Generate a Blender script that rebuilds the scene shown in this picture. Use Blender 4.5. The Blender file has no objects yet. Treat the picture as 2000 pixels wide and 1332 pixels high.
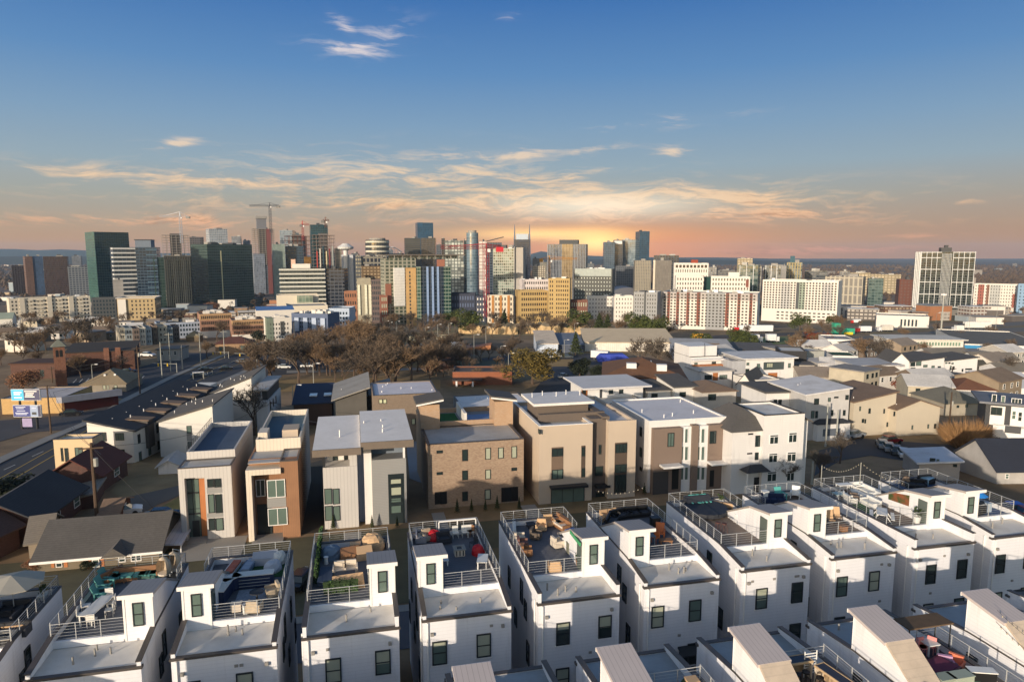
import bpy, bmesh, math, random
from mathutils import Vector, Matrix
R=math.radians; sin=math.sin; cos=math.cos
rnd=random.Random(7)
S=bpy.context.scene; C=S.collection
# ---------------------------------------------------------------- camera, sky, sun
F=1333.; H=33.; PT=R(7.3); pc,ps=cos(PT),sin(PT)
cd=bpy.data.cameras.new('camera'); cam=bpy.data.objects.new('camera',cd); C.objects.link(cam)
cam.location=(0,0,H); cam.rotation_euler=(R(90)-PT,0,0)
cd.sensor_width=36; cd.lens=24.0; cd.clip_start=.5; cd.clip_end=40000
S.camera=cam
S.view_settings.view_transform='Standard'; S.view_settings.look='None'
S.view_settings.exposure=0; S.view_settings.gamma=1
SUNAZ,SUNEL=R(30),R(10)
ld=bpy.data.lights.new('sun','SUN'); ld.energy=5.0; ld.angle=R(.5); ld.color=(1,.84,.66)
lo=bpy.data.objects.new('sun',ld); C.objects.link(lo); lo.location=(-60,-90,90)
lo.rotation_euler=Vector((sin(SUNAZ)*cos(SUNEL),cos(SUNAZ)*cos(SUNEL),-sin(SUNEL))).to_track_quat('-Z','Y').to_euler()
def lin(c):
    if isinstance(c,str): c=[int(c[i:i+2],16)/255 for i in (0,2,4)]
    return tuple(((x+.055)/1.055)**2.4 if x>.04045 else x/12.92 for x in c)
class NG:
    def __init__(s,nt): s.t=nt; nt.nodes.clear()
    def n(s,ty,ins=None,**kw):
        nd=s.t.nodes.new(ty)
        for k,v in kw.items(): setattr(nd,k,v)
        for k,v in (ins or {}).items():
            if isinstance(v,bpy.types.NodeSocket): s.t.links.new(v,nd.inputs[k])
            else: nd.inputs[k].default_value=v
        return nd
    def m(s,op,a,b=0,c=None):
        i={0:a,1:b}
        if c is not None: i[2]=c
        return s.n('ShaderNodeMath',i,operation=op).outputs[0]
    def mix(s,f,a,b,bt='MIX'):
        nd=s.n('ShaderNodeMix',{0:f,6:a,7:b},data_type='RGBA',blend_type=bt); return nd.outputs[2]
    def ramp(s,f,stops,interp='LINEAR'):
        nd=s.n('ShaderNodeValToRGB',{0:f}); cr=nd.color_ramp; cr.interpolation=interp
        while len(cr.elements)<len(stops): cr.elements.new(.5)
        for e,(p,c) in zip(cr.elements,stops): e.position=p; e.color=(*c[:3],1)
        return nd.outputs[0]
def rgba(c): return (*lin(c),1) if isinstance(c,str) else (*c[:3],1)
W=bpy.data.worlds.new('World'); S.world=W; W.use_nodes=True
g=NG(W.node_tree)
tc=g.n('ShaderNodeTexCoord').outputs['Generated']
sx=g.n('ShaderNodeSeparateXYZ',{0:tc}); X,Yv,Z=sx.outputs
el=g.m('MULTIPLY',g.m('ARCSINE',Z),180/math.pi)
az=g.m('MULTIPLY',g.m('ARCTAN2',X,Yv),180/math.pi)
base=g.ramp(g.m('DIVIDE',el,40),[(0,lin('bd8a62')),(.022,lin('c6976c')),(.06,lin('b5a18a')),(.11,lin('a6a8a0')),(.17,lin('96aab6')),(.25,lin('80a0bd')),(.35,lin('608dbd')),(.5,lin('3a6fb0')),(.75,lin('3060a0')),(1,lin('4a72a8'))])
# redder, duller towards the right horizon
rt=g.m('MULTIPLY',g.m('SMOOTH_MIN',g.m('MAXIMUM',g.m('DIVIDE',g.m('SUBTRACT',az,12),22),0),1,.1),g.m('MAXIMUM',g.m('SUBTRACT',1,g.m('DIVIDE',el,7)),0))
base=g.mix(g.m('MULTIPLY',rt,.4),base,rgba('ad7c62'))
def gauss(a0,e0,wa,we,rot=0):
    da=g.m('SUBTRACT',az,a0); de=g.m('SUBTRACT',el,e0)
    if rot:
        c_,s_=cos(R(rot)),sin(R(rot))
        da,de=g.m('ADD',g.m('MULTIPLY',da,c_),g.m('MULTIPLY',de,s_)),g.m('SUBTRACT',g.m('MULTIPLY',de,c_),g.m('MULTIPLY',da,s_))
    a=g.m('POWER',g.m('ABSOLUTE',g.m('DIVIDE',da,wa)),2); e=g.m('POWER',g.m('ABSOLUTE',g.m('DIVIDE',de,we)),2)
    return g.m('EXPONENT',g.m('MULTIPLY',g.m('ADD',a,e),-1))
def pxa(x,y): return math.degrees(math.atan2((x-1000)/F,pc+(666-y)/F*ps)),math.degrees(math.atan((-ps+(666-y)/F*pc)/math.hypot((x-1000)/F,pc+(666-y)/F*ps)))
base=g.mix(g.m('MULTIPLY',gauss(8,.5,11,1.9),.9),base,rgba((1.1,.36,.09)))
# cirrus: stretched, warped noise gated by patches
v=g.n('ShaderNodeCombineXYZ',{0:az,1:el,2:0}).outputs[0]
wn=g.n('ShaderNodeTexNoise',{'Vector':g.n('ShaderNodeVectorMath',{0:v,1:(.10,.22,1)},operation='MULTIPLY').outputs[0],'Scale':1,'Detail':3}).outputs['Color']
wv=g.n('ShaderNodeVectorMath',{0:g.n('ShaderNodeVectorMath',{0:wn,1:(.5,.5,.5)},operation='SUBTRACT').outputs[0],1:(5,3.2,0)},operation='MULTIPLY').outputs[0]
v2=g.n('ShaderNodeVectorMath',{0:v,1:wv},operation='ADD').outputs[0]
v3=g.n('ShaderNodeVectorMath',{0:v2,1:(.13,.75,1)},operation='MULTIPLY').outputs[0]
nz=g.n('ShaderNodeTexNoise',{'Vector':v3,'Scale':1.35,'Detail':10,'Roughness':.62}).outputs['Fac']
v4=g.n('ShaderNodeVectorMath',{0:v2,1:(.35,2.6,3)},operation='MULTIPLY').outputs[0]
nz2=g.n('ShaderNodeTexNoise',{'Vector':v4,'Scale':1.1,'Detail':8,'Roughness':.7}).outputs['Fac']
cl=None
# (x, y, half width px, half height px, tilt, strength)
for (x,y,wx,wy,rot,st) in [(420,352,330,20,0,.85),(800,345,330,42,0,.80),(1150,392,420,34,-1,1.25),(700,395,400,24,0,.75),(1420,415,260,20,-2,1.0),
        (330,432,300,15,0,.8),(700,432,260,11,0,.5),(1100,430,260,14,0,.7),(1080,462,130,20,0,.9),(1570,490,170,12,0,.8),(960,303,110,11,2,1.2),(1130,296,90,7,6,.6),(1060,352,160,12,6,.9),
        (1310,297,45,12,0,.75),(685,95,66,12,0,1.05),(672,52,40,14,-40,.65),(735,80,70,28,12,.55),(345,283,38,10,14,.8),(990,30,28,6,0,.6),(1300,240,130,11,4,.45),(1880,395,110,6,4,.45),(1790,462,80,6,0,.5),(465,315,60,10,0,.35)]:
    a0,e0=pxa(x,y); t=g.m('MULTIPLY',gauss(a0,e0,wx*.045,wy*.043,rot),st)
    cl=t if cl is None else g.m('MAXIMUM',cl,t)
dens=g.m('ADD',g.m('MULTIPLY',nz,.75),g.m('MULTIPLY',nz2,.35))
dd=g.m('MINIMUM',g.m('MAXIMUM',g.m('MULTIPLY',g.m('SUBTRACT',g.m('ADD',dens,g.m('MULTIPLY',cl,.10)),.575),7.5),0),1.15)
cov=g.m('MINIMUM',g.m('MULTIPLY',g.m('MINIMUM',g.m('MULTIPLY',cl,1.35),1.1),g.m('ADD',dd,g.m('MULTIPLY',cl,.10))),1)
ccol=g.ramp(g.m('DIVIDE',el,14),[(0,lin('e89a72')),(.12,lin('f4b183')),(.3,lin('f6cda2')),(.5,lin('ecd2b4')),(1,lin('dfd6d8'))])
shade=g.ramp(nz2,[(.40,lin('b0927f')),(.52,(1,1,1))])
lowm=g.m('MAXIMUM',g.m('SUBTRACT',1,g.m('DIVIDE',el,6.5)),0)
ccol=g.mix(g.m('MULTIPLY',g.m('MINIMUM',g.m('MULTIPLY',lowm,1.5),1),.75),ccol,g.mix(1,ccol,shade,'MULTIPLY'))
sky=g.mix(g.m('MULTIPLY',cov,.9),base,ccol)
gl=gauss(*pxa(1165,402),8,1.0); sky=g.mix(g.m('MULTIPLY',gl,.6),sky,rgba((1.25,1.1,.85)))
sky=g.mix(g.m('MULTIPLY',gauss(*pxa(1165,474),2.4,.85),.95),sky,rgba((1.9,1.2,.36)))
sky=g.mix(g.m('MULTIPLY',gauss(*pxa(1060,458),6,.5),.75),sky,rgba((1.6,1.0,.36)))
ns=g.n('ShaderNodeTexSky',sky_type='NISHITA',sun_disc=False,sun_elevation=SUNEL,sun_rotation=R(180+30),altitude=200,dust_density=1.2)
nsk=g.mix(1,ns.outputs[0],(.165,.170,.183,1),'MULTIPLY')
# the sunset part fills the north; the rest is the physical sky
k=g.m('MULTIPLY',g.m('MINIMUM',g.m('MAXIMUM',g.m('DIVIDE',g.m('SUBTRACT',75,g.m('ABSOLUTE',az)),20),0),1),g.m('MINIMUM',g.m('MAXIMUM',g.m('DIVIDE',g.m('SUBTRACT',50,el),20),0),1))
fin=g.mix(k,nsk,sky)
bg=g.n('ShaderNodeBackground',{0:fin,1:1.0}); g.n('ShaderNodeOutputWorld',{0:bg.outputs[0]})
# ---------------------------------------------------------------- terrain profile and projection helpers
TK=[(-400,0),(95,0),(160,-4.5),(300,-8.5),(450,-16.5),(560,-27),(650,-33),(850,-43),(1200,-46),(3000,-50),(11000,-50)]
def T(y):
    for (a,p),(b,q) in zip(TK,TK[1:]):
        if y<=b: return p+(q-p)*(y-a)/(b-a)
    return -50
def ray(x,y): v=(666-y)/F; return (x-1000)/F,pc+v*ps,-ps+v*pc
def slope(y):
    v=(666-y)/F; return (-ps+v*pc)/(pc+v*ps)
def YG(y):                                  # world Y where the terrain shows at picture height y
    s=slope(y); a=10.
    while a<11000:
        if H+s*a<=T(a):
            lo_=a/1.01
            for _ in range(20):
                m=(lo_+a)/2
                if H+s*m<=T(m): a=m
                else: lo_=m
            return a
        a*=1.01
    return 11000
def gp(x,y):
    Yw=YG(y); z=T(Yw); d=Yw*pc+(H-z)*ps
    return Vector(((x-1000)/F*d,Yw,z))
def atz(x,y,z):
    a,b,c=ray(x,y); t=(z-H)/c; return Vector((a*t,b*t,z))
def atY(x,y,Yw):
    a,b,c=ray(x,y); t=Yw/b; return Vector((a*t,Yw,H+c*t))
GA=R(13)
def G(u,v,z=0): return Vector((u*cos(GA)-v*sin(GA),u*sin(GA)+v*cos(GA),z))
# ---------------------------------------------------------------- mesh building
class MB:
    def __init__(s): s.v=[];s.f=[];s.m=[]
    def add(s,vs,fs,m=0):
        o=len(s.v); s.v+= [tuple(p) for p in vs]
        for f in fs: s.f.append(tuple(i+o for i in f)); s.m.append(m)
        return s
    def box(s,x0,x1,y0,y1,z0,z1,m=0):
        return s.add([(x0,y0,z0),(x1,y0,z0),(x1,y1,z0),(x0,y1,z0),(x0,y0,z1),(x1,y0,z1),(x1,y1,z1),(x0,y1,z1)],
            [(0,3,2,1),(4,5,6,7),(0,1,5,4),(1,2,6,5),(2,3,7,6),(3,0,4,7)],m)
    def cb(s,x,y,z,w,d,h,m=0): return s.box(x-w/2,x+w/2,y-d/2,y+d/2,z,z+h,m)
    def hexa(s,p,m=0): return s.add(p,[(0,3,2,1),(4,5,6,7),(0,1,5,4),(1,2,6,5),(2,3,7,6),(3,0,4,7)],m)
    def prism(s,poly,a,b,ax='z',m=0):
        n=len(poly)
        def P(p,t): return {'z':(p[0],p[1],t),'x':(t,p[0],p[1]),'y':(p[0],t,p[1])}[ax]
        vs=[P(p,a) for p in poly]+[P(p,b) for p in poly]
        return s.add(vs,[tuple(range(n)),tuple(range(2*n-1,n-1,-1))]+[(i,(i+1)%n,n+(i+1)%n,n+i) for i in range(n)],m)
    def tube(s,p,q,r,r2=None,n=6,m=0,cap=True):
        p,q=Vector(p),Vector(q); r2=r if r2 is None else r2; d=(q-p)
        if d.length<1e-6: return s
        d.normalize(); a=d.orthogonal().normalized(); b=d.cross(a)
        vs=[]
        for c,rr in ((p,r),(q,r2)):
            for i in range(n):
                t=2*math.pi*i/n; vs.append(c+a*cos(t)*rr+b*sin(t)*rr)
        fs=[(i,(i+1)%n,n+(i+1)%n,n+i) for i in range(n)]
        if cap: fs+=[tuple(range(n-1,-1,-1)),tuple(range(n,2*n))]
        return s.add(vs,fs,m)
    def lathe(s,prof,n=12,m=0,c=(0,0,0)):
        vs=[(c[0]+r*cos(2*math.pi*i/n),c[1]+r*sin(2*math.pi*i/n),c[2]+z) for r,z in prof for i in range(n)]
        k=len(prof); fs=[(j*n+i,j*n+(i+1)%n,(j+1)*n+(i+1)%n,(j+1)*n+i) for j in range(k-1) for i in range(n)]
        fs+=[tuple(range(n-1,-1,-1)),tuple(range((k-1)*n,k*n))]
        return s.add(vs,fs,m)
    def ring(s,x0,x1,y0,y1,t,z0,z1,m=0):
        o=[(x0,y0),(x1,y0),(x1,y1),(x0,y1)]; i=[(x0+t,y0+t),(x1-t,y0+t),(x1-t,y1-t),(x0+t,y1-t)]
        vs=[(a,b,z0) for a,b in o]+[(a,b,z1) for a,b in o]+[(a,b,z0) for a,b in i]+[(a,b,z1) for a,b in i]
        fs=[]
        for k in range(4):
            j=(k+1)%4
            fs+=[(k,j,4+j,4+k),(8+j,8+k,12+k,12+j),(4+k,4+j,12+j,12+k),(j,k,8+k,8+j)]
        return s.add(vs,fs,m)
    def mesh(s,name,mats):
        me=bpy.data.meshes.new(name); me.from_pydata(s.v,[],s.f)
        for x in (mats if isinstance(mats,(list,tuple)) else [mats]): me.materials.append(x)
        if any(s.m): me.polygons.foreach_set('material_index',s.m)
        me.update(); return me
    def build(s,name,mats,par=None,loc=None,rz=0):
        return put(name,s.mesh(name,mats),par,loc,rz)
def put(name,me,par=None,loc=None,rz=0):
    o=bpy.data.objects.new(name,me); C.objects.link(o)
    if par: o.parent=par
    if loc is not None: o.location=loc
    if rz: o.rotation_euler=(0,0,rz)
    return o
def tag(o,label,cat,group=None,kind=None):
    if label: o['label']=label
    if cat: o['category']=cat
    if group: o['group']=group
    if kind: o['kind']=kind
    return o
def thing(name,label,cat,loc=(0,0,0),rz=0,group=None):
    if len(label.split())>16: label=' '.join(label.rsplit(',',1)[0].split()[:16])
    o=put(name,None,None,loc,rz); o.empty_display_size=.3; return tag(o,label,cat,group)
def struct(o): o['kind']='structure'; return o
def dup(root,loc,rz=None,label=None,group=None,sc=None,mat=None):
    r=root.copy(); C.objects.link(r); r.location=loc
    if rz is not None: r.rotation_euler=(0,0,rz)
    if label: r['label']=label
    if group: r['group']=group
    if sc is not None: r.scale=(sc,)*3 if isinstance(sc,(int,float)) else sc
    if mat: 
        if r.type=='MESH': r.material_slots[0].material=mat
    for ch in root.children:
        c=ch.copy(); C.objects.link(c); c.parent=r
        if mat and ch.get('paint'): c.material_slots[0].material=mat
        for k in ch.children:
            d=k.copy(); C.objects.link(d); d.parent=c
    return r
# ---------------------------------------------------------------- materials
MATS={}
def mat(col,kind='plain',rough=.8,sc=1.,var=.12,metal=0,spec=.5,col2=None,bump=.3):
    key=(str(col),kind,rough,sc,var,metal,spec,str(col2),bump)
    if key in MATS: return MATS[key]
    M=bpy.data.materials.new(kind+'_'+str(len(MATS))); M.use_nodes=True; g=NG(M.node_tree); MATS[key]=M
    c=rgba(col); c2=rgba(col2) if col2 is not None else None
    co=g.n('ShaderNodeTexCoord').outputs['Object']
    def noise(s,d=4,r=.55,v=co): return g.n('ShaderNodeTexNoise',{'Vector':v,'Scale':s,'Detail':d,'Roughness':r}).outputs['Fac']
    def vary(colr,f,amt): # multiply by 1-amt..1+amt
        k=g.m('ADD',g.m('MULTIPLY',g.m('SUBTRACT',f,.5),amt*4),1)
        kk=g.n('ShaderNodeCombineXYZ',{0:k,1:k,2:k}).outputs[0]
        return g.n('ShaderNodeVectorMath',{0:colr,1:kk},operation='MULTIPLY').outputs[0]
    ins={'Roughness':rough,'Metallic':metal,'Specular IOR Level':spec}; h=None
    base=g.n('ShaderNodeRGB').outputs[0]; base.default_value=c
    sp=g.n('ShaderNodeSeparateXYZ',{0:co}).outputs
    hz=g.m('ADD',sp[0],sp[1])
    if kind=='plain':
        base=vary(base,noise(.8*sc),var)
    elif kind=='stucco':
        st=g.n('ShaderNodeVectorMath',{0:co,1:(1.3,1.3,.18)},operation='MULTIPLY').outputs[0]
        base=vary(vary(base,noise(.35*sc,5,.6),var),noise(1.2,4,.7,st),var*1.1); h=noise(18,2)
        if sc==1: base=g.mix(g.m('MULTIPLY',g.m('LESS_THAN',g.m('FRACT',g.m('MULTIPLY',sp[2],4.2)),.13),.085),base,(.02,.02,.03,1)); base=g.mix(g.m('MULTIPLY',g.m('MAXIMUM',g.m('SUBTRACT',noise(.9,5,.7,st),.56),0),1.6),base,(.25,.23,.2,1))
    elif kind in('siding','vsiding'):
        f=g.m('FRACT',g.m('MULTIPLY',sp[2] if kind=='siding' else hz,1/(.2*sc)))
        e=g.m('LESS_THAN',f,.14)
        base=g.mix(g.m('MULTIPLY',e,.22),vary(base,noise(.5),var),(0.02,0.02,0.02,1)); h=f if kind=='siding' else g.m('SUBTRACT',1,e)
    elif kind=='brick':
        vv=g.n('ShaderNodeCombineXYZ',{0:hz,1:sp[2],2:0}).outputs[0]
        bt=g.n('ShaderNodeTexBrick',{'Vector':vv,'Color1':c,'Color2':c2 or c,'Mortar':(c[0]*.75+.06,c[1]*.75+.06,c[2]*.75+.06,1),'Scale':1,'Mortar Size':.008*sc,'Brick Width':.28*sc,'Row Height':.11*sc,'Bias':0})
        base=vary(bt.outputs[0],noise(.6),var); h=g.m('SUBTRACT',1,bt.outputs[1])
    elif kind=='shingle':
        f=g.m('FRACT',g.m('MULTIPLY',g.m('ADD',sp[1],g.m('MULTIPLY',sp[2],.5)),1/(.35*sc)))
        base=vary(vary(base,noise(3*sc,5,.7),var*1.4),noise(.25,3),var); base=g.mix(g.m('MULTIPLY',g.m('LESS_THAN',f,.18),.25),base,(.01,.01,.01,1))
    elif kind=='membrane':
        n1=noise(.35*sc,6,.65); st=g.ramp(n1,[(.42,(1,1,1)),(.60,(.72,.69,.65)),(.68,(.55,.52,.48))])
        base=g.mix(min(1,var*4),vary(base,noise(1.7),.05),g.mix(1,base,st,'MULTIPLY'))
    elif kind=='deck':
        f=g.m('FRACT',g.m('MULTIPLY',sp[1],1/.3)); base=vary(base,noise(.7),var)
        base=g.mix(g.m('MULTIPLY',g.m('LESS_THAN',f,.1),.4),base,(.01,.01,.01,1))
    elif kind=='ribs':
        f=g.m('FRACT',g.m('MULTIPLY',sp[0],1/(.45*sc))); e=g.m('LESS_THAN',f,.1)
        base=g.mix(g.m('MULTIPLY',e,.3),vary(base,noise(.4),var),(.02,.02,.02,1)); h=e
    elif kind=='corr':
        h=g.m('SINE',g.m('MULTIPLY',sp[1],2*math.pi/.25)); base=vary(base,noise(.6),var); 
    elif kind=='glass':
        n1=noise(.25*sc,2); base=vary(base,n1,var)
    elif kind=='curtain':
        pw,ph,mw,mh=sc
        a=g.m('DIVIDE',hz,pw); b=g.m('DIVIDE',sp[2],ph)
        ia=g.m('FLOOR',a); ib=g.m('FLOOR',b)
        wn_=g.n('ShaderNodeTexWhiteNoise',{'Vector':g.n('ShaderNodeCombineXYZ',{0:ia,1:ib,2:0}).outputs[0]},noise_dimensions='3D').outputs['Value']
        big=noise(.03,3)
        gl_=vary(vary(base,wn_,var),big,.35)
        em=g.m('MAXIMUM',g.m('LESS_THAN',g.m('FRACT',a),mw),g.m('LESS_THAN',g.m('FRACT',b),mh))
        base=g.mix(em,gl_,c2); ins['Roughness']=g.m('ADD',g.m('MULTIPLY',em,.5),g.m('MULTIPLY',wn_,.12))
        ins['Roughness']=g.m('ADD',ins['Roughness'],rough)
    elif kind=='ground':
        n1=noise(.018,6,.6); n2=noise(.35,5,.7); n3=noise(.004,4)
        base=g.ramp(n1,[(.35,lin('6b573e')),(.47,lin('94795a')),(.55,lin('7a6544')),(.68,lin('a58a62'))])
        base=vary(vary(base,n2,.22),n3,.2)
        dist=g.m('MINIMUM',g.m('MAXIMUM',g.m('DIVIDE',g.m('SUBTRACT',sp[1],450),900),0),1)
        town=g.ramp(noise(.012,8,.75),[(.36,lin('3a3430')),(.5,lin('6b584a')),(.62,lin('4c463a')),(.7,lin('b5aba0'))],'LINEAR')
        base=g.mix(dist,base,town)
    elif kind=='asphalt':
        base=vary(vary(base,noise(.12*sc,5,.6),var),noise(8,3,.7),.08)
    elif kind=='leaf':
        oi=g.n('ShaderNodeTexNoise',{'Vector':co,'Scale':1.4,'Detail':4}).outputs['Fac']
        base=g.mix(g.m('MINIMUM',g.m('MAXIMUM',g.m('MULTIPLY',g.m('SUBTRACT',oi,.35),3.3),0),1),c,c2 or c)
    elif kind=='hill':
        base=vary(vary(base,noise(.004,6,.7),var),noise(.03,4,.7),var)
    ins['Base Color']=base
    if h is not None and bump:
        ins['Normal']=g.n('ShaderNodeBump',{'Height':h,'Strength':bump,'Distance':.03}).outputs[0]
    p=g.n('ShaderNodeBsdfPrincipled',ins); g.n('ShaderNodeOutputMaterial',{0:p.outputs[0]})
    return M
WHITE=mat('dedee0','stucco',.75,1,.035); TRIMW=mat('e2e0dc','plain',.5,1,.02); COPE=mat('4a4440','plain',.5,1,.08)
DARK=mat('26282b','plain',.45,1,.1); METW=mat('a9abab','plain',.4,1,.03); ROOFM=mat('d6d2cb','membrane',.8,1,.13)
GLASS=mat('2c3736','glass',.06,1,.25,0,.9); GLASSL=mat('5f7068','glass',.08,1,.3,0,.9); BLIND=mat('a9ad98','glass',.25,1,.12,0,.8)
WFR=mat('23282a','plain',.4); CONC=mat('8f8b84','asphalt',.85,1,.12); ASPH=mat('3a3b3f','asphalt',.85,1,.14); BLACK=mat('141416','plain',.5)
TEAL=mat('3aa79b','plain',.5); BEIGE=mat('b59c7b','plain',.9,1,.1); WOOD=mat('8a5a35','plain',.7,1,.2); RED=mat('b0101f','plain',.6)
# ---------------------------------------------------------------- ground, hills
def ground():
    mb=MB(); ys=[-120]+[y for y,_ in TK[1:]]
    xs=[-14000,-6000,-2500,-1200,-600,-300,-150,-75,0,75,150,300,600,1200,2500,6000,14000]
    full=[]
    for a,b in zip(ys,ys[1:]):
        n=max(1,int((b-a)/60)) if b<1300 else 8
        full+=[a+(b-a)*i/n for i in range(n)]
    full.append(ys[-1])
    vs=[(x,y,T(y)) for y in full for x in xs]; n=len(xs)
    mb.add(vs,[(j*n+i,j*n+i+1,(j+1)*n+i+1,(j+1)*n+i) for j in range(len(full)-1) for i in range(n-1)])
    struct(mb.build('ground',mat('5a5236','ground',.95)))
ground()
def hills(name,Y0,Y1,fn,col,seed):
    r=random.Random(seed); ph=[(r.uniform(0,6.3),r.uniform(.6,1.4)) for _ in range(8)]
    mb=MB(); n=150; L=[];
    for j,(Yw,k) in enumerate([(Y0,0),(Y0*.7+Y1*.3,.75),((Y0+Y1)/2,1),(Y1,0)]):
        for i in range(n):
            xp=-700+3400*i/(n-1); d=Yw*pc+80*ps; x=(xp-1000)/F*d
            ytop=fn(xp); zt=H+Yw*slope(ytop)
            w=sum(sin(xp*.012*(q+1)*p[1]+p[0])/(q+1) for q,p in enumerate(ph))
            z=-55+(zt+55)*k*(1+.06*w) if k else -55
            L.append((x,Yw,z))
    mb.add(L,[(j*n+i,j*n+i+1,(j+1)*n+i+1,(j+1)*n+i) for j in range(3) for i in range(n-1)])
    o=mb.build(name,mat(col,'hill',.95,1,.25)); struct(o)
    for p in o.data.polygons: p.use_smooth=True
def interp(pts):
    def f(x):
        for (a,p),(b,q) in zip(pts,pts[1:]):
            if x<=b: return p+(q-p)*max(0,(x-a))/(b-a)
        return pts[-1][1]
    return f
hills('hills',8200,10400,interp([(-700,486),(0,488),(130,488),(300,493),(600,499),(900,501),(1010,499),(1040,497),(1062,490),(1090,497),(1200,502),(1400,503),(1600,508),(2000,514),(2700,516)]),'3a4034',3)
hills('hills',5200,6600,interp([(-700,496),(0,500),(200,501),(500,506),(900,508),(1100,508),(1300,505),(1600,512),(1800,515),(2100,516),(2700,517)]),'35372b',5)
def patch(name,pts,m,off=.06,world=False,stuff=False):
    bm=bmesh.new()
    P=[(p[0],p[1]) for p in (pts if world else [gp(*p) for p in pts])]
    f=bm.faces.new([bm.verts.new((x,y,0)) for x,y in P])
    for y,_ in TK[1:]:
        bmesh.ops.bisect_plane(bm,geom=bm.verts[:]+bm.edges[:]+bm.faces[:],plane_co=(0,y,0),plane_no=(0,1,0))
    for vv in bm.verts: vv.co.z=T(vv.co.y)+off
    bmesh.ops.recalc_face_normals(bm,faces=bm.faces)
    for ff in bm.faces:
        if ff.normal.z<0: ff.normal_flip()
    me=bpy.data.meshes.new(name); bm.to_mesh(me); bm.free(); me.materials.append(m)
    return struct(put(name,me))
def strip(name,pts,w,m,off=.06,px=True):     # ribbon along a line of picture points
    P=[gp(*p) if px else Vector(p) for p in pts]; L=[];Rr=[]
    for i,p in enumerate(P):
        d=(P[min(i+1,len(P)-1)]-P[max(i-1,0)]); d.z=0; d.normalize(); n=Vector((-d.y,d.x,0))*w/2
        L.append(p+n); Rr.append(p-n)
    return patch(name,L+Rr[::-1],m,off,True)
def GP(u,v): p=G(u,v); return (p.x,p.y)
LMK=[(60,'the far left edge'),(180,'the long cream apartment block'),(305,'the tan apartment block'),(390,'the black finned tower'),(510,'the wide green glass office'),(600,'the tallest construction tower'),(690,'the bowed banded office'),(750,'the grey concrete flats'),(880,'the colourful apartments'),(950,'the round mirror tower'),(1010,'the big red crane'),(1115,'the yellow building site'),(1200,'the dark grey hotel'),(1290,'the grey residence'),(1385,'the red striped residence'),(1485,'the striped residence centre'),(1640,'the big cream white block'),(1780,'the white showroom'),(1910,'the white framed tower'),(3000,'the colourful right hand block')]
def near(x,parts=('left of','under','right of')):
    a=-200
    for b,n in LMK:
        if x<b: 
            q=(x-max(a,-40))/(min(b,2040)-max(a,-40)); return n,parts[0 if q<.33 else 1 if q<.67 else 2]
        a=b
# ---------------------------------------------------------------- windows
WC={}
def winmesh(w,h,style,fr,gl):
    w,h=round(w*20)/20,round(h*20)/20; w=max(w,.2); h=max(h,.2)
    k=(w,h,style,fr.name,gl.name)
    if k in WC: return WC[k]
    p=MB(); p.box(-w/2,w/2,-.03,.02,0,h)
    P=p.mesh('pane',gl); t=.07 if w>.5 else .05
    f=MB(); f.box(-w/2-t,-w/2+.01,-.07,.03,-t,h+t); f.box(w/2-.01,w/2+t,-.07,.03,-t,h+t)
    f.box(-w/2+.01,w/2-.01,-.07,.03,-t,.01); f.box(-w/2+.01,w/2-.01,-.07,.03,h-.01,h+t)
    if style=='dh': f.box(-w/2+.01,w/2-.01,-.06,.03,h*.48,h*.48+.06)
    if style in('v2','q4'): f.box(-.035,.035,-.06,.03,.01,h-.01)
    if style=='v3': f.box(-w/6-.03,-w/6+.03,-.06,.03,.01,h-.01); f.box(w/6-.03,w/6+.03,-.06,.03,.01,h-.01)
    if style=='q4': f.box(-w/2+.01,-.035,-.06,.03,h*.5-.03,h*.5+.03); f.box(.035,w/2-.01,-.06,.03,h*.5-.03,h*.5+.03)
    if style=='t': f.box(-w/2+.01,w/2-.01,-.06,.03,h*.78,h*.78+.08); f.box(-.035,.035,-.06,.03,.01,h*.78)
    WC[k]=(f.mesh('window',fr),P); return WC[k]
FARW={}
def farwin(w,h,gl):
    k=(round(w,1),round(h,1),gl.name)
    if k not in FARW: FARW[k]=MB().box(-k[0]/2,k[0]/2,-.12,.05,0,k[1]).mesh('window',gl)
    return FARW[k]
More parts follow.
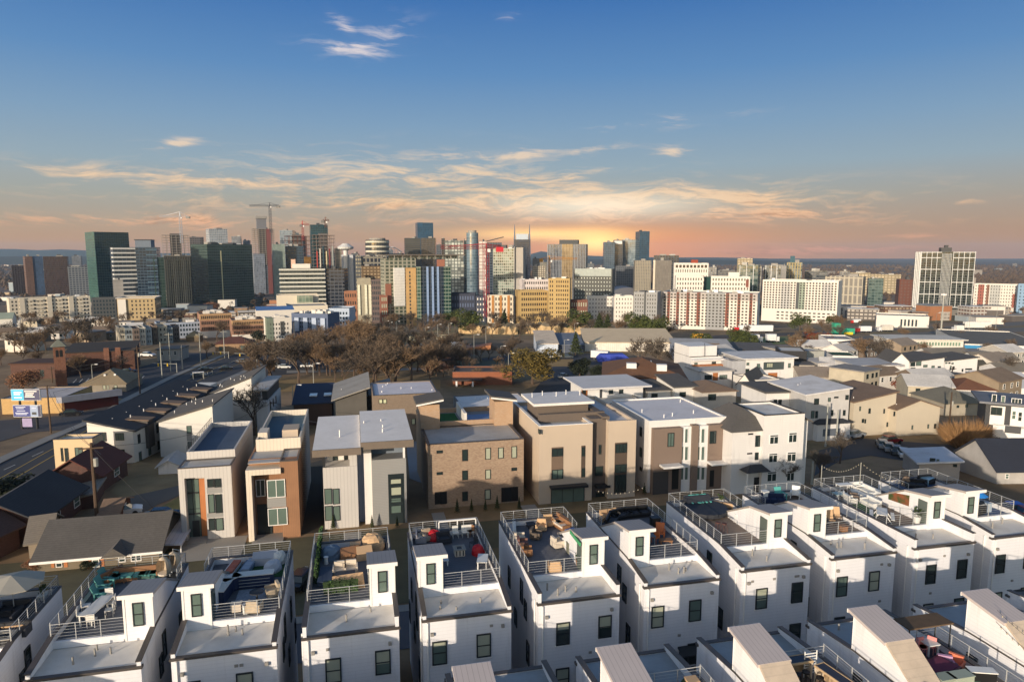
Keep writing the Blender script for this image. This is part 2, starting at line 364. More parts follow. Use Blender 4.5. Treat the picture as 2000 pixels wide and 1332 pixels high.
# ---------------------------------------------------------------- generic building
class Bld:
    def __init__(s,name,label,cat,x0,x1,yb,yt,dep,yaw=13,Y=None,group=None,anchor='L',z0=None,h=None,w=None):
        s.Y=Y if Y is not None else YG(yb); a=R(yaw); s.a=a
        s.z0=T(s.Y) if z0 is None else z0
        zt=H+s.Y*slope(yt) if yt is not None else s.z0+h
        s.h=zt-s.z0
        X=lambda px,Yw:(px-1000)/F*(Yw*pc+(H-zt)*ps)
        if anchor=='L':
            X0,Y0=X(x0,s.Y),s.Y
            k=(x1-1000)/F; w=w or (k*(Y0*pc+(H-zt)*ps)-X0)/(cos(a)-k*sin(a)*pc)
        else:  # near corner is the right one
            X1,Y1=X(x1,s.Y),s.Y; k=(x0-1000)/F
            w=w or (X1-k*(Y1*pc+(H-zt)*ps))/(cos(a)-k*sin(a)*pc)
            X0,Y0=X1-w*cos(a),Y1-w*sin(a)
        s.w=abs(w); s.d=dep; s.o=Vector((X0,Y0,s.z0)); s.root=thing(name,label,cat,s.o,a,group)
        s.ux=Vector((cos(a),sin(a),0)); s.uy=Vector((-sin(a),cos(a),0)); s.nw=0; s.rest=[]
    def loc(s,x,y,face='F',off=0):     # picture point -> (coordinate along the face, z)
        a,b,c=ray(x,y); d=Vector((a,b,c)); O=Vector((0,0,H))
        if face=='F': p0=s.o+s.uy*off; n=s.uy
        else: p0=s.o+s.ux*(0 if face=='L' else s.w); n=s.ux
        t=(p0-O).dot(n)/d.dot(n); q=O+d*t-s.o
        return (q.dot(s.ux) if face=='F' else q.dot(s.uy)), q.z
    def part(s,name,mb,m,par=None,kind=None):
        o=mb.build(name,m,par or s.root); 
        if kind: o['kind']=kind
        return o
    def body(s,m,par=.5,t=.22,roof=None,cope=COPE,h=None,x0=0,x1=None,y0=0,y1=None,name='wall',z0=-1):
        h=s.h if h is None else h; x1=s.w if x1 is None else x1; y1=s.d if y1 is None else y1
        s.part(name,MB().ring(x0,x1,y0,y1,t,z0,h),m)
        s.part('roof',MB().box(x0+t-.01,x1-t+.01,y0+t-.01,y1-t+.01,h-par-.25,h-par),roof or ROOFM)
        if cope: s.part('coping',MB().ring(x0-.04,x1+.04,y0-.04,y1+.04,t+.08,h-.01,h+.07),cope)
    def win(s,face,u,z,w,h,style='dh',fr=None,gl=None,y=0):
        f,p=winmesh(w,h,style,fr or WFR,gl or rnd.choice([GLASS,GLASS,GLASSL]))
        pos,rz={'F':((u,y,z),0),'L':((y,u,z),-math.pi/2),'R':((s.w+y,u,z),math.pi/2),'B':((u,s.d,z),math.pi)}[face]
        o=put('window',f,s.root,pos,rz); put('pane',p,o)
    def wpx(s,rects,style='dh',face='F',fr=None,gl=None,off=0,out=0):
        for r in rects:
            st=r[4] if len(r)>4 else style; g_=r[5] if len(r)>5 else gl
            ua,za=s.loc(r[0],(r[1]+r[3])/2,face,off); ub,zb=s.loc(r[2],(r[1]+r[3])/2,face,off)
            xm=(r[0]+r[2])/2; _,zt=s.loc(xm,r[1],face,off); _,zl=s.loc(xm,r[3],face,off)
            s.win(face,(ua+ub)/2,zl,abs(ub-ua)-.1,zt-zl-.1,st,fr,g_,y=off)
    def grid(s,face,nx,nz,x0,x1,z0,z1,fw=.5,fh=.55,gl=None,y=0,skip=None):
        m=farwin((x1-x0)/nx*fw,(z1-z0)/nz*fh,gl or GLASS)
        for j in range(nz-1,-1,-1):
            for i in range(nx):
                if skip and skip(i,j): continue
                u=x0+(x1-x0)*(i+.5)/nx; z=z0+(z1-z0)*(j+.5-fh/2)/nz
                pos,rz={'F':((u,y,z),0),'L':((y,u,z),-math.pi/2),'R':((s.w+y,u,z),math.pi/2)}[face]
                if s.nw<100: put('window',m,s.root,pos,rz); s.nw+=1
                else: s.rest.append((m,pos,rz))
    def done(s):
        if s.rest:
            by={}
            mb=MB(); mats=[]
            for m,pos,rz in s.rest:
                M=Matrix.Translation(pos)@Matrix.Rotation(rz,4,'Z')
                if m.materials[0] not in mats: mats.append(m.materials[0])
                mb.add([M@v.co for v in m.vertices],[tuple(p.vertices) for p in m.polygons],mats.index(m.materials[0]))
            s.part('window',mb,mats,kind='stuff'); s.rest=[]
    def gable(s,m,rise,ax='x',oh=.4,x0=0,x1=None,y0=0,y1=None,h=None,wallm=None,th=.18):
        x1=s.w if x1 is None else x1; y1=s.d if y1 is None else y1; h=s.h if h is None else h
        mb=MB()
        if ax=='x': # ridge along x
            ym=(y0+y1)/2; sl=rise/((y1-y0)/2); e=h-oh*sl
            mb.prism([(y0-oh,e),(ym,h+rise),(y1+oh,e),(y1+oh,e+th),(ym,h+rise+th),(y0-oh,e+th)],x0-oh,x1+oh,'x')
            gm=MB().prism([(y0+.003,h),(y1-.003,h),(ym,h+rise-.01)],x0+.003,x1-.003,'x')
        else:
            xm=(x0+x1)/2; sl=rise/((x1-x0)/2); e=h-oh*sl
            mb.prism([(x0-oh,e),(xm,h+rise),(x1+oh,e),(x1+oh,e+th),(xm,h+rise+th),(x0-oh,e+th)],y0-oh,y1+oh,'y')
            gm=MB().prism([(x0+.003,h),(x1-.003,h),(xm,h+rise-.01)],y0+.003,y1-.003,'y')
        s.part('roof',mb,m)
        if wallm: s.part('gable_wall',gm,wallm)
    def hip(s,m,rise,oh=.45,x0=0,x1=None,y0=0,y1=None,h=None):
        x1=s.w if x1 is None else x1; y1=s.d if y1 is None else y1; h=s.h if h is None else h
        W_,D_=x1-x0,y1-y0; k=min(W_,D_)/2
        if W_>=D_: r=[(x0+k,y0+k),(x1-k,y0+k)]
        else: r=[(x0+k,y0+k),(x0+k,y1-k)]
        b=[(x0-oh,y0-oh),(x1+oh,y0-oh),(x1+oh,y1+oh),(x0-oh,y1+oh)]
        vs=[(x,y,h-.1) for x,y in b]+[(x,y,h+.03) for x,y in b]+[(x,y,h+rise) for x,y in r]
        fs=[(0,3,2,1),(0,1,5,4),(1,2,6,5),(2,3,7,6),(3,0,4,7)]
        fs+=[(4,5,9,8),(5,6,9),(6,7,8,9),(7,4,8)] if W_>=D_ else [(4,5,8),(5,6,9,8),(6,7,9),(7,4,8,9)]
        s.part('roof',MB().add(vs,fs),m)
    def shed(s,m,dz,ax='x',oh=.4,x0=0,x1=None,y0=0,y1=None,h=None,th=.25,wallm=None):
        # single slope; dz = rise from low coordinate to high coordinate end
        x1=s.w if x1 is None else x1; y1=s.d if y1 is None else y1; h=s.h if h is None else h
        if ax=='x':
            k=dz/(x1-x0); P=[(x0-oh,h-k*oh),(x1+oh,h+dz+k*oh),(x1+oh,h+dz+k*oh+th),(x0-oh,h-k*oh+th)]
            s.part('roof',MB().prism([(p[0],p[1]) for p in P],y0-oh,y1+oh,'y'),m)
            g_=MB().prism([(x0+.003,h-.001),(x1-.003,h-.001),(x1-.003,h+dz-.01)] if dz>0 else [(x0+.003,h+dz),(x1-.003,h+dz),(x0+.003,h-.01)],y0+.003,y1-.003,'y')
        else:
            k=dz/(y1-y0); P=[(y0-oh,h-k*oh),(y1+oh,h+dz+k*oh),(y1+oh,h+dz+k*oh+th),(y0-oh,h-k*oh+th)]
            s.part('roof',MB().prism(P,x0-oh,x1+oh,'x'),m)
            g_=MB().prism([(y0+.003,h-.001),(y1-.003,h-.001),(y1-.003,h+dz-.01)] if dz>0 else [(y0+.003,h+dz),(y1-.003,h+dz),(y0+.003,h-.01)],x0+.003,x1-.003,'x')
        if wallm: s.part('gable_wall',g_,wallm)
    def vents(s,n,m=TRIMW,z=None,seed=1):
        r=random.Random(seed)
        for _ in range(n):
            x,y=r.uniform(.8,s.w-.8),r.uniform(.8,s.d-.8); zz=s.h if z is None else (z(x,y) if callable(z) else z)
            s.part('vent_pipe',MB().tube((x,y,zz-.2),(x,y,zz+.45),.07),m)
# ---------------------------------------------------------------- white townhouses with roof decks
def rail(par,p0,p1,z,mats=METW,h=1.05,n=6,name='railing'):
    p0,p1=Vector(p0),Vector(p1); L=(p1-p0).length; k=max(1,round(L/1.15)); mb=MB()
    for i in range(k+1):
        q=p0+(p1-p0)*i/k; mb.tube((q.x,q.y,z),(q.x,q.y,z+h+.03),.027,n=4)
    for j in range(n):
        zz=z+.12+(h-.12)*j/(n-1); mb.tube((p0.x,p0.y,zz),(p1.x,p1.y,zz),(.0085 if h>.9 else .01) if j<n-1 else .024,n=4,cap=False)
    return mb.build(name,mats,par)
DECKZ=10.45
def townhouse(u,v,side,label,flip=False,W_=5.7,L=13.2,deckm=None,hedge=False,swin=None,fwin=(.22,.74),awn=False,roofcol=None,dz=0,PF=.32):
    rz=GA+(math.pi if flip else 0)
    t=thing('townhouse',label,'townhouse',G(u,v,dz),rz,'white townhouses with roof decks')
    Bm=lambda n,mb,m,p=None: mb.build(n,m,p or t)
    D0=4.0 if flip else 3.1; RZ=10.15; PZ=DECKZ+.42; BW=1.65
    Bm('wall',MB().ring(0,W_,0,L,.2,-1,RZ),WHITE)
    # higher side walls carry on to the front roof edge
    for x in (0,W_-.22):
        Bm('parapet',MB().prism([(.02,RZ),(L,RZ),(L,PZ),(D0+.1,PZ),(.02,RZ+PF)],x,x+.22,'x'),WHITE)
        Bm('coping',MB().prism([(-.03,RZ+PF),(D0+.1,PZ),(L+.04,PZ),(L+.04,PZ+.06),(D0+.1,PZ+.06),(-.03,RZ+PF+.06)],x-.05,x+.27,'x'),COPE)
    Bm('parapet',MB().box(.22,W_-.22,D0-.12,D0+.06,RZ,DECKZ+.12),WHITE)
    Bm('parapet',MB().box(.22,W_-.22,L-.22,L-.002,RZ,PZ),WHITE)
    Bm('coping',MB().box(.27,W_-.27,L-.27,L+.04,PZ,PZ+.06),COPE)
    Bm('roof',MB().box(.2,W_-.2,.2,D0-.12,RZ-.2,RZ-.02),roofcol or ROOFM)
    Bm('roof_edge',MB().box(-.08,W_+.08,-.1,.2,RZ-.1,RZ+.05),COPE)
    Bm('roof_deck',MB().box(.2,W_-.2,D0+.02,L-.2,DECKZ-.25,DECKZ),deckm or mat('8a8078','deck',.8,1,.12))
    # stair hut
    bx0,bx1=(0.04,BW) if side=='L' else (W_-BW,W_-.04)
    h1=12.95; y0=D0-.14; yf=y0+2.2; ye=y0+(5.0 if flip else 5.9)
    hut=MB().prism([(y0,RZ-.1),(ye,RZ-.1),(ye,PZ+.04),(yf+.3,h1-.38),(y0,h1)],bx0,bx1,'x'); Bm('stair_hut',hut,WHITE)
    sl=-.38/(yf+.3-y0)
    hr=Bm('hut_roof',MB().prism([(y0-.35,h1-sl*.35+.01),(yf+.3,h1-.37),(yf+.3,h1-.2),(y0-.35,h1-sl*.35+.18)],bx0-.16,bx1+(.3 if side=='L' else .16),'x'),[mat('a59d98' if not flip else 'b9b0ae','ribs',.7,.6,.05)])
    Bm('hut_slope',MB().prism([(yf+.3,h1-.37),(ye+.1,PZ-.03),(ye+.1,PZ+.11),(yf+.3,h1-.21)],bx0-.06,bx1+.06,'x'),mat('b9ab9a' if flip else '8b837c','stucco',.8,1,.1))
    fa=Bm('fascia',MB().box(bx0-.17,bx1+(.31 if side=='L' else .17),y0-.39,y0-.35,h1-.02,h1+.22),TRIMW)
    f,p=winmesh(.5,1.35,'dh',WFR,GLASSL); o=put('window',f,t,((bx0+bx1)/2,y0-.02,DECKZ+.65),0); put('pane',p,o)
    Bm('trim',MB().box(bx0-.02,bx0+.1,y0-.03,y0-.001,RZ,h1-.05),TRIMW); Bm('trim',MB().box(bx1-.1,bx1+.02,y0-.03,y0-.001,RZ,h1-.05),TRIMW)
    # hut door towards the deck
    dx=bx1+.03 if side=='L' else bx0-.03
    d=Bm('door',MB().box(dx-.04,dx+.04,y0+.15,y0+1.05,DECKZ,DECKZ+2.0),mat('59625c','glass',.15,1,.1)); 
    # railings
    a,b=(bx1,W_-.1) if side=='L' else (.1,bx0)
    rail(t,(a,D0,0),(b,D0,0),DECKZ+.1)
    rail(t,(.12,D0 if side=='R' else ye,0),(.12,L-.12,0),PZ-.1,h=.95); rail(t,(W_-.12,D0 if side=='L' else ye,0),(W_-.12,L-.12,0),PZ-.1,h=.95)
    rail(t,(.12,L-.12,0),(W_-.12,L-.12,0),PZ-.1,h=.95)
    # front windows, lights, downpipe
    for q,fx in enumerate(fwin):
        for zz in (7.15,3.9):
            f,p=winmesh(.8,1.45,'dh',WFR,rnd.choice([GLASS,GLASSL,BLIND,GLASS])); o=put('window',f,t,(W_*fx,-.01,zz+(.12 if q else 0)),0); put('pane',p,o); Bm('sill',MB().box(W_*fx-.55,W_*fx+.55,-.1,-.001,zz+(.12 if q else 0)-.16,zz+(.12 if q else 0)-.08),TRIMW)
            if rnd.random()<.6: k_=rnd.uniform(.3,.9); MB().box(-.41,.41,-.036,-.031,1.48-k_,1.48).build('blind',BLIND,o)
    sx_=0.55 if side=='L' else W_-.55
    if swin is None: swin=[(3.2+rnd.random(),7.4,.6,1.2),(4.5,8.0,.6,1.6),(8.5,7.2,.6,1.5),(10.9,4.2,.6,1.5),(2.6,4.4,.6,1.5),(6.3,5.2,.6,1.2)]
    for (y,z,w,h) in swin:
        for xx,rr in ((0,-math.pi/2),(W_,math.pi/2)):
            f,p=winmesh(w,h,'dh',WFR,GLASS); o=put('window',f,t,(xx,y,z),rr); put('pane',p,o)
    Bm('downpipe',MB().tube((.3,-.08,0),(.3,-.08,RZ-.15),.06,n=6),TRIMW)
    Bm('downpipe',MB().tube((-.08,.6,0),(-.08,.6,RZ),.06,n=6),TRIMW)
    for q in range(rnd.randint(2,4)): vx=rnd.uniform(1,W_-1); vy=rnd.uniform(.8,D0-.6); Bm('vent_pipe',MB().tube((vx,vy,RZ-.05),(vx,vy,RZ+rnd.uniform(.2,.5)),.06),CONC)
    for q in range(rnd.randint(2,5)): vx=rnd.uniform(.8,W_-.8); vz=rnd.choice([3,6.2,9.2]); Bm('wall_vent',MB().box(vx-.1,vx+.1,-.06,-.001,vz,vz+.16),CONC)
    for fx in (.1,.9): Bm('wall_lamp',MB().box(W_*fx-.1,W_*fx+.1,-.16,-.001,RZ-1.05,RZ-.85),CONC)
    if awn:
        aw=Bm('awning',MB().prism([(-.75,5.0),(-.001,5.3),(-.001,5.42),(-.75,5.1)],W_*.5-.2,W_*.5+1.5,'x').box(W_*.5-.1,W_*.5,-.6,-.001,4.6,5.05).box(W_*.5+1.3,W_*.5+1.4,-.6,-.001,4.6,5.05),DARK)
        f,p=winmesh(1.0,1.9,'v2',WFR,GLASS); o=put('window',f,t,(W_*.5+.65,-.02,2.9),0); put('pane',p,o)
    return t
GREYD=mat('5b5e66','deck',.8,1,.12); BROWND=mat('75685e','deck',.8,1,.14); BLUED=mat('2f4f78','deck',.7,1,.1)
NEW='white townhouse with '
RH=mat('a39d96','membrane',.8,1,.2)
houses=[(-25.4,39.2,'L','a grey parasol on its roof deck, at the left edge',GREYD),
(-17.9,39.25,'R','two egg chairs and a white table on its deck',GREYD),
(-10.75,39.6,'L','the navy outdoor kitchen on its roof deck',GREYD),
(-3.6,40.1,'R','green hedge screens and beige covered sofas on deck',GREYD),
(3.6,40.5,'L','red beanbags on its almost empty grey roof deck',GREYD),
(11.2,40.85,'R','a stair hut edged in bright green on its roof deck',GREYD),
(18.95,41.4,'L','orange chairs and a black corner sofa on its roof deck',GREYD),
(26.8,42.05,'R','a big round black daybed on its brown plank roof deck',BROWND),
(34.5,42.3,'L','two tan sling rockers on its roof deck',BROWND),
(42.05,42.45,'R','the white picnic table and a flower trellis on its stair hut',BROWND),
(49.75,42.7,'L','the bright blue roof deck',BLUED)]
HS=[]
for i,(u,v,sd,lb,dm) in enumerate(houses):
    HS.append(townhouse(u,v,sd,NEW+lb,deckm=dm,awn=i in(5,6,8,10),fwin=(.3,.82) if sd=='R' else (.18,.68),PF=.72 if i in(3,5,9) else .3,L=[9.8,11.5,11.7,12.2,12.2,12.5,12.2,12.3,12.2,12.4,12.4][i]))
lows=[(10.0,34.8,'R','a ribbed hut roof, cut off by the bottom edge'),(17.5,34.75,'R','a fire pit of red flowers on its deck, near the bottom edge'),(25.2,34.95,'R','the tan bar counters and black stools on its deck'),
 (32.95,35.2,'R','pink chairs and a dark red pool table on its deck'),(41.0,35.35,'R','string lights strung over its big stair hut'),(48.8,35.5,'R','a green turf corner, cut off by the lower right edge'),
 (2.2,34.5,'R','its deck wholly below the bottom edge, first to the right'),(-5.4,34.3,'R','its deck wholly below the bottom edge, second from the right'),(-13,34.1,'R','its deck wholly below the bottom edge, third from the right'),(-20.6,33.9,'R','its deck wholly below the bottom edge, fourth from the right')]
LS=[]
for i,(u,v,sd,lb) in enumerate(lows):
    u1=u; LS.append(townhouse(u1,v,{'L':'L','R':'R'}[sd],NEW+lb,flip=True,dz=-.4,deckm=[GREYD,GREYD,BROWND,mat('4a3f45','deck',.8,1,.1),GREYD][min(i,4)],roofcol=mat('9aa0a4','membrane',.7,1,.14)))  # bluish shade on this row's roofs is put into the roof colour
# ---------------------------------------------------------------- back row of modern houses
CREAM=mat('cfc4b4','vsiding',.75,2,.04); PALEG=mat('b9b6b2','vsiding',.75,2,.03); WOODC=mat('8d674a','vsiding',.7,1,.14); ORG=mat('a96a3c','vsiding',.6,1,.1)
GREYB=mat('8d8d8b','siding',.8,1,.04); BROWNB=mat('655a51','siding',.8,1,.05); DGREY=mat('3b3d40','plain',.6,1,.06); LMEM=mat('ddd9d5','membrane',.7,1,.05)
GMEM=mat('b0ada9','membrane',.7,1,.12); BRICKT=mat('a38d76','brick',.85,1,.06,col2='8c7460'); TANB=mat('ad937a','brick',.85,1,.05,col2='a88868')
BEIG=mat('bfae9a','siding',.8,.6,.03); SHING=mat('55524f','shingle',.9,1,.12); SHBR=mat('7a6553','shingle',.9,1,.12); SHDK=mat('33353a','shingle',.9,1,.12)
WSID=mat('d6d2ca','siding',.75,1,.03); WHT2=mat('d9d6d2','stucco',.7,1,.03); DSTRIP=mat('2a3234','glass',.15,1,.15)
def panel(b,nm,r,m,out=.05,face='F',off=0,th=.05):
    ua,_=b.loc(r[0],(r[1]+r[3])/2,face,off); ub,_=b.loc(r[2],(r[1]+r[3])/2,face,off); xm=(r[0]+r[2])/2
    _,z1=b.loc(xm,r[1],face,off); _,z0=b.loc(xm,r[3],face,off); u0,u1=min(ua,ub),max(ua,ub)
    mb=MB()
    if face=='F': mb.box(u0,u1,off-out,off+th,z0,z1)
    elif face=='L': mb.box(-out,th,u0,u1,z0,z1)
    else: mb.box(b.w-th,b.w+out,u0,u1,z0,z1)
    return b.part(nm,mb,m)
# A
b=Bld('modern_house','tall narrow pale house with an orange wood strip between glass and windows','house',347,451,1058,916,15)
w,h=b.w,b.h; um,_=b.loc(402,980)
b.part('wall',MB().ring(.003,w-.003,1.0,b.d,.2,-1,h-.1),PALEG)
b.part('frame_wall',MB().box(0,.62,-.0,1.0,-.5,h-1.15).box(0,w,0,.999,h-1.15,h).box(um,w,0,.999,-.5,h-1.151),PALEG)
b.part('roof',MB().box(.2,w-.2,.3,3.2,h-.1,h-.04),GMEM)
b.part('coping',MB().ring(-.04,w+.04,-.04,3.3,.18,h-.01,h+.1),COPE)
b.part('wall',MB().ring(.25,w-.05,3.4,b.d+3,.2,-1,h+1.0),PALEG); b.part('roof_deck',MB().box(.4,w-.2,3.6,b.d+2.8,h+.1,h+.35),mat('4c5a6c','deck',.8,1,.1))
rail(b.root,(.3,3.5,0),(.3,b.d+3,0),h+1,DARK,h=.7)
b.wpx([(364,934,392,1050,'q4',GLASSL)],off=.95)
for z in(.33,.62): b.part('spandrel',MB().box(.7,um-.9,.8,.92,h*z,h*z+.18),WFR)
panel(b,'wood_panel',(392,934,403,1050),ORG,.03,off=.9)
b.wpx([(405,934,418,950),(419,934,432,950),(407,964,419,1000),(421,964,434,1000),(408,1011,420,1034),(422,1011,436,1034)],style='plain')
panel(b,'grey_panel',(404,951,434,963),GREYB,.02); panel(b,'grey_panel',(405,1001,436,1010),GREYB,.02)
b.part('door',MB().box(1.0,um-1.0,.85,.95,0,2.1),WFR); b.part('step',MB().box(.7,um,-1.2,1,-.2,.15),CONC)
houseA=b
# B
b=Bld('modern_house','brown wood clad house with big white framed windows under a pale canopy','house',481,581,1057,906,15)
w,h=b.w,b.h; uc,_=b.loc(549,930)
b.part('wall',MB().ring(.0,w,1.6,b.d,.2,-1,h),[WOODC]); b.part('wall',MB().box(uc-.1,w-.003,.2,1.61,-.5,h-.02),WOODC)
b.part('canopy',MB().box(-.1,uc,-.2,1.6,h-1.35,h-.7).box(-.1,.5,-.2,1.6,-.5,h-1.35),CREAM)
b.part('roof',MB().box(.1,w-.1,.3,5,h-.12,h-.06),GMEM); b.part('coping',MB().ring(uc-.1,w+.04,.15,5.2,.15,h-.06,h+.08),COPE)
b.part('wall',MB().ring(.4,w,5.2,b.d+6,.2,-1,h+1.4),CREAM); b.part('roof_deck',MB().box(.6,w-.2,5.4,b.d+5.8,h+.3,h+.6),mat('3e5a6a','deck',.8,1,.1))
b.part('planter_wall',MB().box(.5,1.6,6.5,9,h+.6,h+1.9),CREAM); b.part('planter_wall',MB().box(w-2.4,w-.5,8,11,h+.6,h+1.7),BEIG)
b.wpx([(522,936,557,970,'v2'),(524,991,561,1024,'v2')],fr=TRIMW,gl=GLASSL,off=.15); b.wpx([(500,936,518,968,'v2')],fr=TRIMW,off=1.5)
panel(b,'grey_panel',(522,972,559,990),GREYB,.02,off=.2); b.part('door',MB().box(.7,uc-1.4,1.5,1.62,0,3.8),DSTRIP)
b.part('step',MB().box(.3,uc,-1,1.6,-.3,.12),CONC)
# C
b=Bld('modern_house','white and grey duplex under two big pale mono-pitch roofs','house',630,793,1034,905,12)
w,h=b.w,b.h; ul,_=b.loc(699,950); um,_=b.loc(712,950); ur,_=b.loc(727,950)
b.part('wall',MB().box(0,ul,0,.3,-1,h-.55).box(0,ul,.3,b.d,-1,h-.6),PALEG)
b.part('wall',MB().box(ul+.003,um,1.5,b.d,-1,h+1.6),mat('8c95a5','vsiding',.75,2,.03)); b.part('wall',MB().box(um+.003,ur,.6,b.d,-1,h+2.2),WHT2)  # middle recess: its shadow is put into the blue-grey wall colour
b.part('wall',MB().box(ur+.003,w,0,b.d,-1,h-.0),GREYB); b.part('upper_wall',MB().box(.4,ul-.1,3,b.d-.1,h-.6,h+1.9),WSID)
b.part('upper_wall',MB().box(ul-.9,ul-.01,.1,3,h-.56,h+1.4),PALEG); b.part('upper_wall',MB().box(ur+.1,w-.2,2.6,b.d-.1,h+.001,h+2.1),mat('6f7984','plain',.8))
b.part('post',MB().box(.05,.3,.1,.35,h-.55,h+1.6),DARK); b.part('post',MB().box(w-.35,w-.1,.1,.35,h,h+1.8),TRIMW)
b.part('roof',MB().prism([(-1.6,h+1.55),(b.d+.6,h+2.35),(b.d+.6,h+2.75),(-1.6,h+2.1)],-1.0,um-.35,'x'),[LMEM]); b.part('fascia',MB().box(-1.05,um-.3,-1.75,-1.6,h+1.3,h+2.14),mat('6b6055','plain',.7))
b.part('roof',MB().prism([(-1.3,h+2.0),(b.d+.8,h+2.8),(b.d+.8,h+3.2),(-1.3,h+2.6)],um-.3,w+.8,'x'),[LMEM]); b.part('fascia',MB().box(um-.35,w+.85,-1.45,-1.3,h+1.75,h+2.64),mat('6b6055','plain',.7))
for x,y in((2,3),(5,7),(um+2.4,2.5),(um+2.5,4.5),(um+2.4,7.5)): b.part('vent_pipe',MB().tube((x,y,h+2.1),(x,y,h+3.2),.07),TRIMW)
b.wpx([(634,953,648,983),(650,953,663,983),(635,987,649,1015),(651,987,664,1015)],style='plain',gl=GLASSL,fr=DARK)
panel(b,'dark_strip',(759,925,790,1030),DSTRIP,.02); b.wpx([(762,934,784,944,'plain',BLIND),(763,950,784,966,'plain',BLIND),(763,971,784,980),(763,986,784,1001,'plain',GLASSL)],off=-.03)
b.wpx([(650,889,660,902),(672,888,680,905)],off=3,style='plain')
houseC=b
# D
b=Bld('brick_house','long tan brick house with slit windows and two stair huts on its roof','house',835,1023,994,869,9)
w,h=b.w,b.h
b.body(BRICKT,par=.12,t=.3,roof=GMEM); 
b.wpx([(853,879,864,884),(853,921,864,926),(999,912,1009,918)],style='plain',gl=GLASS)
b.wpx([(903,877,913,899),(903,918,913,936),(903,959,913,977)],style='plain',gl=GLASS); b.wpx([(948,874,958,896),(973,873,983,894),(999,871,1009,893),(948,916,958,934),(947,955,958,974)],style='plain',gl=BLIND)
for r in((849,960,873,984),(979,951,1012,979)): panel(b,'doorway',r,BLACK,.01); 
panel(b,'door',(860,961,871,984),mat('22262a','glass',.2),.05); panel(b,'door',(985,953,998,978),mat('22262a','glass',.2),.05)
D2=b.d; up=h+.2
b.part('rear_wall',MB().ring(.1,w+.6,D2+.01,D2+8.6,.25,-1,up+.5),TANB); b.part('roof_deck',MB().box(.4,w+.3,D2+.3,D2+8.3,up-.5,up-.2),mat('8f8c8a','deck',.8,1,.1))
b.part('turf',MB().box(2.6,w*.46,D2+1,D2+7.5,up-.2,up-.12),mat('1f5a1c','ground' if 0 else 'plain',.95,3,.3))
b.part('deck_mat',MB().box(w*.56,w*.86,D2+1,D2+6,up-.2,up-.14),mat('6f88ad','plain',.6))
b.part('party_wall',MB().box(w*.49,w*.52,D2+.3,D2+8.2,up-.2,up+1.5),WSID)
for x0,x1,sg in((-.1,2.6,1),(w-2.3,w+.4,-1)):
    b.part('stair_hut',MB().box(x0,x1,D2-.9,D2+3,h-.1,up+2.6),TANB)
    b.part('hut_roof',MB().prism([(x0-.6,up+2.35+(.9 if sg>0 else 1.5)),(x1+.5,up+2.35+(1.5 if sg>0 else .9)),(x1+.5,up+2.7+(1.5 if sg>0 else .9)),(x0-.6,up+2.7+(.9 if sg>0 else 1.5))],D2-1.4,D2+3.8,'y'),[SHING])
    b.part('hut_wall',MB().box(x0+.02,x1-.02,D2-.88,D2+2.98,up+2.6,up+3.2),TANB)
    b.part('fascia',MB().prism([(x0-.6,up+2.3+(.9 if sg>0 else 1.5)),(x1+.5,up+2.3+(1.5 if sg>0 else .9)),(x1+.5,up+2.5+(1.5 if sg>0 else .9)),(x0-.6,up+2.5+(.9 if sg>0 else 1.5))],D2-1.46,D2-1.4,'y'),TRIMW)
houseD=b
# E
b=Bld('modern_house','beige and brown flat roofed duplex with a dark garage-wide window','house',1053,1243,985,833,15)
w,h=b.w,b.h; ua,_=b.loc(1157,880); ub,_=b.loc(1188,880)
b.part('wall',MB().ring(0,ua,0,b.d,.35,-1,h),BEIG); b.part('wall',MB().ring(ub,w,0,b.d+1,.35,-1,h+.15),BEIG); b.part('wall',MB().box(ua+.003,ub-.003,1.0,b.d,-1,h+.35),BROWNB)
b.part('roof',MB().box(.3,ua-.3,.3,b.d-.3,h-.75,h-.5),mat('c4c4c6','membrane',.7)); b.part('roof',MB().box(ub+.3,w-.3,.3,b.d+.7,h-.6,h-.3),mat('c4c4c6','membrane',.7))
b.part('coping',MB().ring(-.03,ua+.03,-.03,b.d,.42,h-.01,h+.07),TRIMW)
b.part('roof_beam',MB().box(ua-6.5,ub+.6,3.2,4.0,h-.3,h+.75),BROWNB); b.part('roof_beam',MB().box(ub-.5,ub+.5,1,b.d,h+.16,h+.6),BROWNB)
b.part('penthouse',MB().box(ua-6.2,ub-1,5.5,11,h-.5,h+1.6),BROWNB); b.part('penthouse_roof',MB().box(ua-6.9,ub-.4,4.6,12,h+1.6,h+1.95),LMEM)
for q in range(5): b.part('vent_pipe',MB().tube((ua-6+q*1.8,9+q%2,h+1.8),(ua-6+q*1.8,9+q%2,h+2.6),.06),TRIMW)
panel(b,'dark_strip',(1077,873,1100,935),mat('6f5d4e','siding',.8),.03); b.wpx([(1078,875,1099,890,'v2'),(1078,916,1099,934,'v2')],off=-.04); 
panel(b,'dark_strip',(1135,870,1143,932),mat('4f4238','plain'),.03); b.wpx([(1136,872,1142,890,'plain'),(1136,913,1142,930,'plain')],off=-.04)
panel(b,'dark_strip',(1200,864,1224,963),mat('54473c','siding',.8),.03); b.wpx([(1202,866,1224,883,'v3'),(1201,906,1223,922,'v2'),(1201,926,1222,960,'v3')],off=-.05)
b.wpx([(1169,868,1174,886,'plain'),(1162,910,1177,928,'plain')],off=.95); b.wpx([(1163,960,1184,979,'v2')],off=.95)
b.wpx([(1076,952,1141,981,'v3')],fr=DARK); panel(b,'canopy',(1073,945,1144,949),DARK,1.1); panel(b,'canopy',(1161,944,1187,949),DARK,1.0,off=.9)
b.wpx([(1052,838,1055,846)],face='L')
houseE=b
